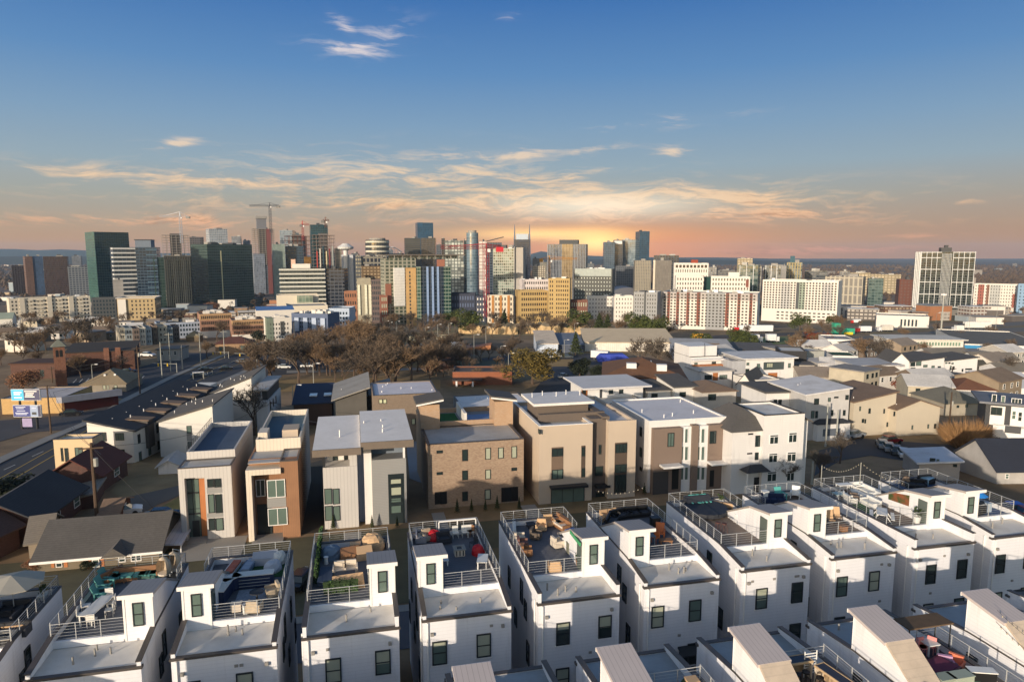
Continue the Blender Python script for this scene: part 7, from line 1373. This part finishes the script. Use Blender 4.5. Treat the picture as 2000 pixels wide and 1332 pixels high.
def planter(label,px,py,potm=TRIMW,lm=None,s=1,group=None):
    t=fthing('planter',label,'planter',px,py,0,group); MB().lathe([(.17*s,0),(.24*s,.45*s),(.21*s,.45*s),(.2*s,.4*s)],12).build('pot',potm,t); r=random.Random(int(px)); mb=MB()
    for _ in range(60): c=Vector((r.gauss(0,.14),r.gauss(0,.14),.5+r.uniform(0,.5)))*s; q=Vector((r.uniform(-1,1),r.uniform(-1,1),r.uniform(-1,1)))*.08*s; w=Vector((q.y,-q.z,q.x)); mb.add([c-q,c-w,c+q,c+w],[(0,1,2,3)])
    mb.build('foliage',lm or leafm('26351a','55662f'),t); return t
def boxthing(name,label,cat,px,py,rz,w,d,h,m,topm=None,z=DZ,parts=(),group=None):
    t=fthing(name,label,cat,px,py,rz,group,z); MB().box(-w/2,w/2,-d/2,d/2,.04,h).build('body',m,t); MB().box(-w/2-.03,w/2+.03,-d/2-.03,d/2+.03,h,h+.05).build('top',topm or m,t)
    for x in(-w/2+.08,w/2-.08):
        for y in(-d/2+.08,d/2-.08): MB().tube((x,y,0),(x,y,.05),.05).build('foot',DARK,t)
    return t
def grill(label,px,py,rz,m=BLACK,lid=None):
    t=fthing('barbecue',label,'barbecue',px,py,rz); MB().box(-.6,.6,-.28,.28,.1,.85).build('cabinet',m,t); MB().prism([(-.26,.86),(.26,.86),(.26,1.05),(.1,1.22),(-.12,1.2),(-.26,1.02)],-.38,.38,'x').build('lid',lid or m,t); MB().tube((-.3,-.31,1.02),(.3,-.31,1.02),.02).build('handle',METW,t); MB().box(-.95,-.6,-.25,.25,.8,.85).build('side_shelf',m,t); return t
def firepit(label,px,py,m,rz=0,s=.9,flow=None):
    t=fthing('fire_pit',label,'fire pit',px,py,rz); MB().box(-s/2,s/2,-s/2,s/2,0,.5).build('body',m,t); MB().ring(-s/2-.08,s/2+.08,-s/2-.08,s/2+.08,.2,.5,.57).build('rim',CONC,t); MB().tube((0,0,.5),(0,0,.55),.2,n=12).build('burner',BLACK,t)
    for x in(-.25,0,.25): MB().box(x-.04,x+.04,-s/2-.02,-s/2-.001,.05,.45).build('slat',DARK,t)
    return t
def blob(name,label,cat,px,py,rx,ry,rz_,m,seed=1,z=DZ,extra=None):
    t=fthing(name,label,cat,px,py,seed*20,None,z); r=random.Random(seed); n,k=12,7; vs=[]
    for j in range(k):
        ph=math.pi*.5*j/(k-1); zz=rz_*sin(ph)
        for i in range(n): a=6.283*i/n; q=cos(ph)**.6*(1+r.uniform(-.1,.1))+.02; vs.append((rx*cos(a)*q,ry*sin(a)*q,zz*(1+r.uniform(-.05,.05))))
    MB().add(vs,[(j*n+i,j*n+(i+1)%n,(j+1)*n+(i+1)%n,(j+1)*n+i) for j in range(k-1) for i in range(n)]+[tuple(range((k-1)*n,k*n))]).build('cover' if cat!='beanbag' else 'bag',m,t); return t
GWH=mat('d5d3cc','plain',.6); TEALC=mat('4f8d88','plain',.7,2,.1); NAVY=mat('1c2a4a','plain',.4); TAN=mat('c2a17c','plain',.9,1,.1); CREAMC=mat('cbbfae','plain',.9,1,.06); BLUEC=mat('5d7288','plain',.85,1,.1); TURQ=mat('58a8a0','plain',.5); WHC=mat('dcdcd8','plain',.5); ORC=mat('c46a35','plain',.6); BRS=mat('8a6344','plain',.8); PINK=mat('d98a86','plain',.6)
WICK=mat('b5a58e','plain',.8,4,.25); CHAR=mat('2b2e35','plain',.7)
# leftmost deck
parasol('open gabled grey parasol on the leftmost roof deck',28,1190,mat('a8a294','plain',.8,1,.1),1.9,2.5)
for k,(x,y,w) in enumerate([(30,1192,1.6),(66,1205,1.5),(20,1236,2.0)]): sofa(['dark sofa under the grey parasol','dark sofa by the rail, right of the grey parasol','dark covered sofa in front of the grey parasol'][k],x,y,[0,90,0][k],w,CHAR,CHAR)
boxthing('storage_box','tan storage box by the rail of the parasol deck','box',38,1226,0,1.1,.5,.5,TAN); table('low dark table among the sofas of the parasol deck',44,1208,0,1.1,.7,.4,DARK); firepit('square fire table at the left of the parasol deck',12,1262,CHAR)
planter('white potted plant at the far rail of the parasol deck',112,1160); table('small white side table on the parasol deck',95,1166,0,.5,.5,.45,GWH)
# egg chair deck
table('long white plastic dining table on the egg chair deck',190,1197,78,2.5,.85,.75,GWH)
for k,(x,y,r_) in enumerate([(160,1205,100),(166,1188,100),(214,1196,-80),(218,1182,-80),(180,1216,180),(212,1170,0)]): chair(['white chair at the near left side of the long white table','white chair at the far left side of the long white table','white chair at the near right side of the long white table','white chair at the far right side of the long white table','white chair at the near end of the long white table','white chair at the far end of the long white table'][k],x,y,r_,GWH)
for k,(x,y,r_) in enumerate([(200,1163,90),(207,1146,80),(214,1131,75)]): chair(['nearest teal lounge chair of the three along the rail','middle teal lounge chair of the three along the rail','farthest teal lounge chair of the three along the rail'][k],x,y,r_,TEALC,'adiron')
sofa('teal cushioned corner sofa, left arm, egg chair deck',232,1120,60,1.9,BRS,TEALC); sofa('teal cushioned corner sofa along the far rail, egg chair deck',274,1108,0,3.2,BRS,TEALC); table('low wooden table in front of the teal corner sofa',258,1126,10,1.1,.7,.35,BRS); sofa('folded green lounger at the far rail, right of the teal sofa',306,1102,0,1.4,TEALC,TEALC,back=False)
def egg(label,px,py,rz):
    t=fthing('egg_chair',label,'egg chair',px,py,rz); prof=[]
    n=14; vs=[]; K=9
    for j in range(K+1):
        ph=math.pi*j/K; rr=.5*sin(ph)*(1+.15*cos(ph)); z=1.05-.72*cos(ph)
        for i in range(n): a=2*math.pi*i/n; vs.append((rr*cos(a),rr*sin(a),z))
    fs=[(j*n+i,j*n+(i+1)%n,(j+1)*n+(i+1)%n,(j+1)*n+i) for j in range(K) for i in range(n) if not(2<=j<=6 and 8<=i<=12)]
    o=MB().add(vs,fs).build('shell',WICK,t); MB().tube((0,0,.5),(0,0,.62),.38,n=12).build('cushion',CREAMC,t); MB().tube((0,0,0),(0,0,.06),.5,n=14).build('base',DARK,t); MB().tube((0,.5,.03),(0,.62,1.6),.03).tube((0,.62,1.6),(0,0,1.95),.03).tube((0,0,1.95),(0,0,1.75),.015).build('stand',METW,t)
egg('wicker egg chair with a cream cushion, nearer the stair hut',321,1128,-30); egg('second wicker egg chair, at the far corner of its deck',345,1110,-30)
table('clear side table beside the far egg chair',362,1096,0,.6,.6,.5,mat('c9cdd0','glass',.2))
# navy kitchen deck
def KB(lb,px,py,rz,w,d): t=boxthing('kitchen_counter',lb,'counter',px,py,rz,w,d,.9,NAVY,GWH); return t
kc=KB('navy outdoor kitchen counter with a white top, long leg with drawers',496,1138,0,2.6,.7); KB('navy outdoor kitchen counter, slanted corner piece with the grill',452,1146,40,1.2,.7); KB('navy outdoor kitchen counter, short leg beside the stair hut',436,1162,80,1.8,.75)
for k in range(3): MB().box(-.9,1.1,-.39,-.36,.2+k*.22,.23+k*.22).build('drawer_handle',METW,kc)
chair('big round wicker tub chair by the rail, navy kitchen deck',531,1156,-70,WICK,'soft'); table('round dark table set with lanterns, navy kitchen deck',502,1168,0,.9,.9,.7,CHAR,rnd_=True); chair('wicker chair at the front rail, navy kitchen deck',497,1186,170,WICK,'soft')
boxthing('cooler_box','cream box beside the front rail, left of the white bin','box',462,1186,0,.6,.5,.5,CREAMC); t=fthing('bin','small white bin at the front rail of the navy kitchen deck','bin',481,1190); MB().tube((0,0,0),(0,0,.55),.2,.22,n=12).build('body',WHC,t); MB().tube((0,0,.55),(0,0,.6),.24,n=12).build('lid',METW,t)
t=fthing('turf_mat','dark green turf mat at the far end of the navy kitchen deck','rug',490,1112); MB().box(-1.9,2.3,-1.1,1.1,.01,.03).build('turf',mat('1f4a22','asphalt',.95,3,.3),t)
sofa('white lounger with an orange patterned towel, navy kitchen deck',453,1110,80,1.9,WHC,mat('b5654e','plain',.8,3,.3),back=False,d=.75); sofa('pale blue padded lounger in the middle of the navy kitchen deck',484,1106,80,1.9,BLUEC,mat('8f9db0','plain'),back=False,d=.75)
blob('covered_furniture','white covered furniture lump by the right rail, navy kitchen deck','cover',533,1108,.75,.55,.75,mat('b9bcc4','plain',.8),3); blob('covered_furniture','white tossed cover at the far right corner, navy kitchen deck','cover',547,1085,.7,.5,.8,GWH,4); sofa('folded sofa cover along the far wall, navy kitchen deck',520,1088,0,1.9,mat('a5a8b0','plain'),GWH,cover=True)
t=fthing('rug','pale patterned rug in front of the navy kitchen','rug',497,1154); MB().box(-1.1,1.1,-.8,.8,.005,.02).build('rug',mat('8e98a6','plain',.9,6,.3),t)
# hedge deck
for lb,(x0,y0),(x1,y1) in [('tall green hedge screen along the left rail of the beige sofa deck',(617,1140),(628,1050)),('green hedge panel woven into the front rail of the beige sofa deck',(632,1162),(700,1154))]:
    a,c=at(x0,y0),at(x1,y1); L=(c-a).length; t=thing('hedge_screen',lb,'hedge screen',a,math.atan2((c-a).y,(c-a).x)); r=random.Random(L); mb=MB(); MB().box(0,L,-.04,.04,0,.9).build('mesh_panel',mat('263a1c','plain'),t)
    for _ in range(int(L*160)): c0=Vector((r.uniform(0,L),r.uniform(-.12,.12),r.uniform(.05,1.0))); q=Vector((r.uniform(-1,1),r.uniform(-1,1),r.uniform(-1,1)))*.07; w=Vector((q.y,-q.z,q.x)); mb.add([c0-q,c0-w,c0+q,c0+w],[(0,1,2,3)])
    mb.build('foliage',leafm('27401c','4d6a34'),t)
blob('covered_furniture','blue grey covered armchair pair by the left screen, beige sofa deck','cover',648,1082,.75,.8,.85,BLUEC,5); blob('covered_furniture','big crumpled beige cover at the far right corner','cover',728,1056,1.0,.85,1.1,TAN,6); table('square tan side table at the far end of the beige sofa deck',694,1063,0,.8,.6,.5,TAN)
sofa('long tan covered sofa in the middle, left half, beige sofa deck',684,1086,5,1.5,BRS,CREAMC,cover=True); sofa('tan covered sofa by the stair hut, beige sofa deck',712,1084,5,1.3,TAN,CREAMC,cover=True); chair('left of two beige padded armchairs by the dark fire table',663,1116,0,CREAMC,'soft'); chair('right of two beige padded armchairs by the dark fire table',686,1113,0,CREAMC,'soft')
boxthing('fire_table','dark fire table with a white burner frame','fire table',674,1125,0,1.3,.6,.45,CHAR,DARK); sofa('long beige covered bench along the front rail',680,1141,3,2.2,TAN,TAN,cover=True,d=.7); boxthing('fridge_cabinet','white cabinet with a grill top beside the stair hut door','cabinet',729,1131,0,.7,.6,.9,WHC,METW); t=fthing('bin','small white stool by the left screen of the beige sofa deck','stool',637,1095); MB().tube((0,0,0),(0,0,.5),.16,.12,n=10).build('body',WHC,t); MB().tube((0,0,.5),(0,0,.54),.18,n=10).build('seat',WHC,t)
boxthing('storage_box','long dark blue flat deck box at the left, beige sofa deck','box',637,1125,85,2.2,.9,.35,mat('39475c','plain'))
# red beanbag deck
blob('beanbag','red beanbag at the far left, beside the dark sofa','beanbag',848,1048,.55,.5,.8,RED,7); blob('beanbag','red beanbag by the right rail','beanbag',938,1076,.5,.45,.75,RED,8); sofa('dark low sofa block beside the far red beanbag',867,1054,5,1.1,CHAR,CHAR); chair('wicker chair behind the far red beanbag',833,1038,20,WICK,'soft'); sofa('pale grey bench at the far left corner of the beanbag deck',822,1050,85,1.4,mat('8d8c92','plain'),CREAMC)
for k,x in enumerate([884,902,918]): chair(['left','middle','right'][k]+' one of three white folding chairs at the far rail of the beanbag deck',x,1029-k,0,GWH)
firepit('cube fire pit with pale slats in the middle of the beanbag deck',897,1077,CREAMC,0,.75); chair('dark chair left of the right red beanbag',925,1064,-60,CHAR); table('white rectangular table at the right rail of the beanbag deck',948,1098,75,1.4,.75,.6,WHC); table('small white side table beside the stair hut, beanbag deck',868,1098,0,.6,.4,.45,WHC); chair('wooden chair at the far right corner of the beanbag deck',930,1040,-60,BRS)
t=fthing('privacy_frame','white framed pair of screens on the far rail of the beanbag deck','screen',890,1030,0); MB().box(-1.5,1.5,.45,.55,1.2,1.3).build('frame',TRIMW,t); [MB().box(x-.04,x+.04,.45,.55,0,1.2).build('post',TRIMW,t) for x in(-1.5,0,1.5)]
# green edged hut deck
for k,(x,y,r_,m_,kd) in enumerate([(1057,1030,-20,TAN,'soft'),(1048,1046,60,mat('5d5248','plain'),'soft'),(1067,1014,0,TAN,'soft'),(1090,1062,100,CREAMC,'soft'),(1016,1052,80,CREAMC,'soft'),(1030,1078,80,BRS,'soft'),(1022,1064,80,mat('7d5a52','plain'),'soft'),(1083,1108,170,TAN,'soft')]):
    chair(['tan cube armchair in the middle of the green edged hut deck','brown round armchair at the left of the tan cube armchair','tan armchair at the far rail, green edged hut deck','cream cube armchair right of centre, green edged hut deck','cream chair by the left rail, green edged hut deck','brown leather chair by the left rail, nearest one','plum chair between the cream and brown rail chairs','tan seat right at the front rail, green edged hut deck'][k],x,y,r_,m_,kd)
sofa('pale sectional sofa along the right rail, far part',1093,1010,-75,1.8,BRS,CREAMC); sofa('pale sectional sofa along the right rail, near part',1104,1026,-75,1.8,BRS,CREAMC); grill('barbecue with a bright blue cover, green edged hut deck',1113,1056,20,CHAR,mat('2f6fb5','plain',.6)); boxthing('cabinet','grey green deck cabinet in front of the blue barbecue','cabinet',1115,1074,0,.6,.5,.8,mat('6f6f60','plain')); planter('tall pot plant between the cabinet and the stair hut',1128,1085,CHAR); planter('small shrub pot at the foot of the green edged hut',1130,1098,BRS); table('dark low table at the far left, green edged hut deck',1035,1022,0,.7,.7,.35,CHAR); sofa('white padded bench along the left wall, green edged hut deck',1002,1030,78,2.6,mat('a9aab2','plain'),GWH,back=False,d=.5)
MB().box(5.7-1.72-.17,5.7-1.72-.1,2.9,5.2,12.5,12.75).build('green_edge',mat('4a9a6a','plain',.5),HS[5])
# orange chair deck
sofa('black corner sofa, left leg, beside the stair hut',1196,1018,60,2.2,BLACK,CHAR); sofa('black corner sofa, long leg, orange chair deck',1212,1008,20,2.0,BLACK,CHAR); sofa('tan wooden bench with a slanted back at the far left corner',1183,1000,10,1.6,TAN,TAN); table('pale wooden step table beside the tan bench',1180,1012,30,.9,.5,.4,TAN)
sofa('low black lounge seat at the far wall, left',1232,1000,0,1.2,BLACK,CHAR); sofa('low black lounge seat at the far wall, right',1258,999,0,1.0,BLACK,CHAR); boxthing('fridge_cabinet','tall black covered cabinet at the right rail','cabinet',1279,1028,0,.7,.6,1.0,BLACK)
chair('orange slatted chair, nearer the stair hut',1280,1054,-60,ORC); chair('orange slatted chair with a high back, behind the other',1288,1043,-30,ORC,'adiron'); table('grey dining table left of the orange chairs',1264,1056,0,1.1,.8,.72,mat('6d747c','plain')); table('low tan wooden table right of the orange chairs',1300,1056,-10,1.0,.6,.35,BRS)
# black daybed deck
t=fthing('round_daybed','big round black daybed in the middle of the brown plank deck','daybed',1378,996,0); MB().tube((0,0,.15),(0,0,.5),1.9,n=20).build('mattress',CHAR,t); MB().tube((0,0,0),(0,0,.15),1.6,n=20).build('base',BLACK,t); MB().prism([(1.0,.5),(1.9,.5),(1.9,.95),(1.5,1.0)],-1.2,1.2,'x').build('backrest',CHAR,t)
for k,(x,y) in enumerate([(1332,968),(1342,966),(1352,967)]): chair(['left','middle','right'][k]+' one of three turquoise chairs at the far wall of the brown plank deck',x,y,0,TURQ,'adiron')
for k,(x,y) in enumerate([(1402,1032),(1414,1034)]): chair(['left','right'][k]+' brown stool in front of the black daybed',x,y,0,mat('5a3a34','plain'),'stool')
for k,(x,y) in enumerate([(1434,1008),(1440,1016),(1446,1008)]): chair(['left','front','right'][k]+' white bar stool by the right rail of the brown plank deck',x,y,0,WHC,'stool')
sofa('tan long bench right of the black daybed',1412,985,-40,1.8,TAN,TAN,back=False,d=.5); planter('white pot with pale plant at the far rail of the brown plank deck',1404,968,WHC)
# sling rocker deck
chair('turquoise adirondack chair at the far rail, sling rocker deck',1503,958,0,TURQ,'adiron'); chair('white adirondack chair by the right rail, sling rocker deck',1551,966,-40,WHC,'adiron'); sofa('navy covered lounge set in the middle, sling rocker deck',1510,977,-20,2.0,NAVY,NAVY); chair('tan sling rocker, larger one nearer the rail',1642,1012,-20,TAN,'sling'); chair('tan sling rocker beside the stair hut',1622,1018,-20,TAN,'sling'); boxthing('side_table','tan rattan cube by the front rail, sling rocker deck','side table',1657,1038,0,.5,.5,.45,BRS); table('white low table left of the hut, sling rocker deck',1524,988,0,.8,.6,.4,WHC); boxthing('cabinet','white cabinet at the far left of the sling rocker deck','cabinet',1482,966,0,.5,.5,.9,WHC)
# picnic deck
t=fthing('picnic_table','white picnic table with attached benches on the brown deck','picnic table',1722,1010,50); MB().box(-.95,.95,-.4,.4,.72,.77).build('tabletop',WHC,t)
for y in(-.8,.8): MB().box(-.95,.95,y-.14,y+.14,.42,.46).build('bench',WHC,t)
for x in(-.7,.7):
    for s_ in(-1,1): MB().tube((x,s_*.25,.72),(x,s_*.75,0),.045,n=4).build('leg',WHC,t)
t=fthing('turf_mat','green turf runner between the white sofas, picnic deck','rug',1680,985,80); MB().box(-2.2,2.2,-.5,.5,.01,.03).build('turf',mat('2c5a22','asphalt',.95,3,.3),t)
sofa('white slatted sofa with big pillows, picnic deck',1695,962,-90,2.2,WHC,GWH); sofa('white low daybed left of the pillow sofa, picnic deck',1680,968,90,2.4,WHC,GWH,back=False); chair('white lounge chair nearest the pillow sofa',1706,972,-100,WHC,'soft'); sofa('white day bench near the trellis, picnic deck',1700,984,-90,1.7,WHC,GWH); table('white high table at the far end of the picnic deck',1645,955,0,1.4,.7,.8,WHC); chair('white chair left of the turf runner',1652,972,60,WHC); chair('grey white chair in the middle left, picnic deck',1662,978,80,GWH,'soft'); table('glass topped table by the left rail, picnic deck',1640,968,0,1.2,.8,.5,mat('9fb5b0','glass',.1),legm=WHC); chair('brown grey chair at the head of the turf runner',1668,972,60,mat('6d6058','plain'),'soft'); sofa('white bench at the far rail, picnic deck',1660,946,0,1.4,WHC,GWH); boxthing('storage_box','white box at the far right corner, picnic deck','box',1668,945,0,.5,.5,.6,WHC)
planter('white pot with blue green plant at the front rail, picnic deck',1793,1017,WHC,None,1.3); chair('wooden folding chair by the trellis',1742,985,-90,mat('c9b894','plain'))
MB().prism([(5.0,12.35),(7.3,11.9),(7.3,11.2),(5.0,11.4)],5.7-1.70,5.7-1.66,'x').build('flower_trellis',mat('3a4a24','leaf',.9,col2='8a4a30'),HS[9])
# blue deck
sofa('black sectional sofa on the blue deck, near part',1788,948,-30,1.8,BLACK,CHAR); sofa('black sectional sofa on the blue deck, far part',1800,934,0,1.6,BLACK,CHAR); table('black low table between the black sectionals',1796,942,0,.9,.6,.35,DARK); parasol('bright blue parasol beside the second stair hut from the right edge',1908,985,mat('2a7fd0','plain',.5),.8,1.6); grill('black barbecue under the bright blue parasol',1911,1000,10); boxthing('cooler_box','pale grey box right of the blue parasol','box',1927,994,0,.5,.5,.8,mat('9aa8b5','plain')); table('pale glass table in the middle of the blue deck',1812,930,20,1.2,.8,.6,mat('8fb0c0','glass',.1)); blob('covered_furniture','brown covered chairs between the picnic deck and the blue deck','cover',1747,934,.5,.4,.9,mat('7d6a58','plain',.9),9)
# lower row decks
t=fthing('flower_bed','fire pit bed glowing with red flowers near the bottom edge','flower bed',1297,1322,0); MB().box(-1.0,1.0,-.4,.4,0,.55).build('box',BLACK,t); r=random.Random(2); mb=MB()
for _ in range(90): c=Vector((r.uniform(-.9,.9),r.uniform(-.3,.3),.6+r.uniform(0,.12))); q=Vector((r.uniform(-1,1),r.uniform(-1,1),.4)).normalized()*.045; w=Vector((-q.y,q.x,0)); mb.add([c-q,c-w,c+q,c+w],[(0,1,2,3)])
mb.build('foliage',mat('d2462c','plain',.7,6,.3),t)
blob('bush_planter','green leafy planter mound right of the red flowers','planter',1324,1303,.9,.6,.8,leafm('39481f','6d7d3a'),11); boxthing('cabinet','tan cabinet at the right of the red flowers','cabinet',1345,1320,0,.6,.5,.9,TAN)
for k,(x,y,r_) in enumerate([((22.7,30.3),0,0),((24.0,28.7),0,-80),((24.5,26.3),0,-85)]):
    t=fthing('bar_counter',['far tan bar counter by the low roof','middle tan bar counter of the row','nearest tan bar counter of the row'][k],'bar counter',x,y,r_); MB().box(-.95,.95,-.3,.3,.98,1.06).build('counter_top',mat('3b3733','glass',.2),t); MB().ring(-1.0,1.0,-.36,.36,.05,.96,1.08).build('frame',BEIGE,t); MB().box(-.9,.9,.28,.33,.1,.95).build('front_panel',BEIGE,t); MB().box(.9,1.0,-.3,.3,0,.94).build('side_panel',CREAMC,t); MB().box(-1.0,-.9,-.3,.3,0,.94).build('side_panel',CREAMC,t)
for k,(x,y) in enumerate([((21.9,29.7),0),((22.4,29.5),0),((23.0,29.6),0),((23.4,29.0),0),((23.3,28.4),0),((23.8,26.9),0),((23.8,26.2),0),((21.4,30.3),0),((23.7,27.5),0)]): chair(['bar stool at the left of the far tan counter','bar stool just below the far tan counter','bar stool right below the far tan counter','bar stool at the left of the middle tan counter','bar stool in front of the middle tan counter','bar stool at the left of the nearest tan counter','bar stool in front of the nearest tan counter','lone black stool close to the big stair hut','bar stool between the middle and nearest tan counters'][k],x,y,0,BLACK,'stool',group='black bar stools by the tan counters')
t=fthing('towel_rack','white ladder towel rack between the bar counters','rack',(23.7,30.2),0,0); [MB().box(-.35,.35,-.02,.02,.2+k*.16,.25+k*.16).build('rung',WHC,t) for k in range(8)]; [MB().tube((x,0,0),(x,0,1.5),.03).build('rail',WHC,t) for x in(-.37,.37)]
t=fthing('pool_table','dark red pool table on the pink chair deck','pool table',1830,1300,15); MB().box(-1.2,1.2,-.65,.65,.6,.8).build('frame',mat('5a1520','plain',.5),t); MB().box(-1.08,1.08,-.53,.53,.8,.815).build('cloth',mat('6a2a44','plain',.9),t); [MB().box(x-.09,x+.09,y-.09,y+.09,0,.6).build('leg',BLACK,t) for x in(-1,1) for y in(-.5,.5)]
for k,(x,y) in enumerate([(1796,1246),(1814,1244),(1790,1240)]): chair(['left pink wire chair at the small white table','right pink wire chair at the small white table','far pink wire chair half hidden behind the table'][k],x,y,[60,-60,0][k],PINK)
table('small white table between the pink wire chairs',1804,1240,0,.8,.8,.7,WHC); t=fthing('flat_canopy','brown woven canopy roof over the far end of the pink chair deck','canopy',1790,1238,0); MB().box(-1.6,1.4,-.5,.7,1.9,1.98).build('roof',mat('5d4a36','plain',.9,3,.2),t); [MB().tube((x,y,0),(x,y,1.9),.04).build('post',DARK,t) for x in(-1.5,1.3) for y in(-.4,.6)]
chair('coral armchair by the rail, pink chair deck',1864,1282,-60,mat('d8795a','plain'),'soft'); chair('lilac armchair beside the coral one',1850,1286,-30,mat('b58fae','plain'),'soft'); boxthing('cabinet','pale green cabinet at the bottom of the pink chair deck, left','cabinet',1845,1326,0,.9,.6,1.0,mat('8d9688','plain')); boxthing('cabinet','pale green cabinet at the bottom of the pink chair deck, right','cabinet',1875,1322,0,1.2,.6,1.0,mat('9aa394','plain')); sofa('navy covered seat behind the pale green cabinets',1862,1306,10,1.6,NAVY,NAVY)
t=boxthing('cocktail_bar','black bar trolley with a white top by the second rail','bar trolley',1917,1312,-20,1.3,.5,.95,BLACK,WHC); sofa('green lounger cut off at the bottom right',1900,1328,20,1.8,mat('3a6a54','plain'),mat('6a9a80','plain'),back=False)
blob('bush_planter','bright green turf mound beside the rightmost stair hut','planter',1996,1195,.9,.7,.5,leafm('3a5a24','62853a'),12)
# string lights
BULB=mat('a9a08c','plain',.3)
def lights(label,a,b_,n=14,sag=.7):
    t=thing('string_lights',label,'string lights',a,0); d=b_-a; mb=MB(); P=[d*i/n-Vector((0,0,sag*4*(i/n)*(1-i/n))) for i in range(n+1)]
    for q,s in zip(P,P[1:]): mb.tube(q,s,.012,n=3,cap=False)
    mb.build('wire',DARK,t)
    for q in P[1:-1]: MB().tube(q-Vector((0,0,.10)),q,.035,.02,n=6).build('bulb',BULB,t)
A1,A2,A3=at(1680,945)+Vector((0,0,0)),at(1596,948),at(1630,990)
for k,(x,y,h) in enumerate([(1674,944,2.7),(1585,952,2.7)]):
    p=G(*[(46.9,54.3),(42.6,54.3)][k],DZ); t=thing('light_pole',['right','left'][k]+' slim pole carrying the string lights, picnic deck','pole',p,0); MB().tube((0,0,0),(0,0,h),.035,n=6).build('pole',GREYP,t); MB().tube((0,0,h),(0,0,h+.1),.06).build('cap',DARK,t)
lights('string of bulbs sagging between the two slim poles of the picnic deck',(G(46.9,54.3,DZ)+Vector((0,0,2.7))),(G(42.6,54.3,DZ)+Vector((0,0,2.7))),16); lights('string of bulbs from the right slim pole to the flower trellis hut',(G(46.9,54.3,DZ)+Vector((0,0,2.7))),at(1766,985)+Vector((0,0,2.0)),14,.4)
lights('string of bulbs along the orange chair deck rail',at(1160,998)+Vector((0,0,2)),at(1262,990)+Vector((0,0,2)),12,.5)
for k,(z0,z1) in enumerate([(2.4,1.6),(1.7,.8)]): lights(['upper','lower'][k]+' string of bulbs across the side of the rightmost big stair hut',G(35.2,29.5,DZ+z0),G(35.2,24.5,DZ+z1),14,.3)
for k,(u,v) in enumerate([(26.7,55.2),(23,60),(44.5,56),(-3,56)]): 
    p=G(u,v,0); t=thing('garden_fence',['low dark edging fence behind the orange chair deck','low fence between garden plots by the beige duplex','low garden fence behind the blue deck','low fence beside the footpath of the brick house'][k],'fence',p,GA); MB().box(0,5,-.04,.04,.1,1.0).build('boards',mat('3b342e','plain',.9,1,.2),t); [MB().box(x-.06,x+.06,-.06,.06,0,1.1).build('post',DARK,t) for x in(0,2.5,5)]
# ---------------------------------------------------------------- air between here and the skyline
hz=MB().box(-14500,14500,-140,11500,-60,215).build('haze',None) if 0 else None
me=MB().box(-14600,14600,-150,11100,-62,190); M=bpy.data.materials.new('haze'); M.use_nodes=True; g=NG(M.node_tree)
pv=g.n('ShaderNodeVolumePrincipled',{'Color':(.48,.70,1.0,1),'Density':0.000038,'Anisotropy':.0}); g.n('ShaderNodeOutputMaterial',{'Volume':pv.outputs[0]})
o=me.build('haze',M); tag(o,'thin blue evening haze over the whole city','haze',kind='stuff')
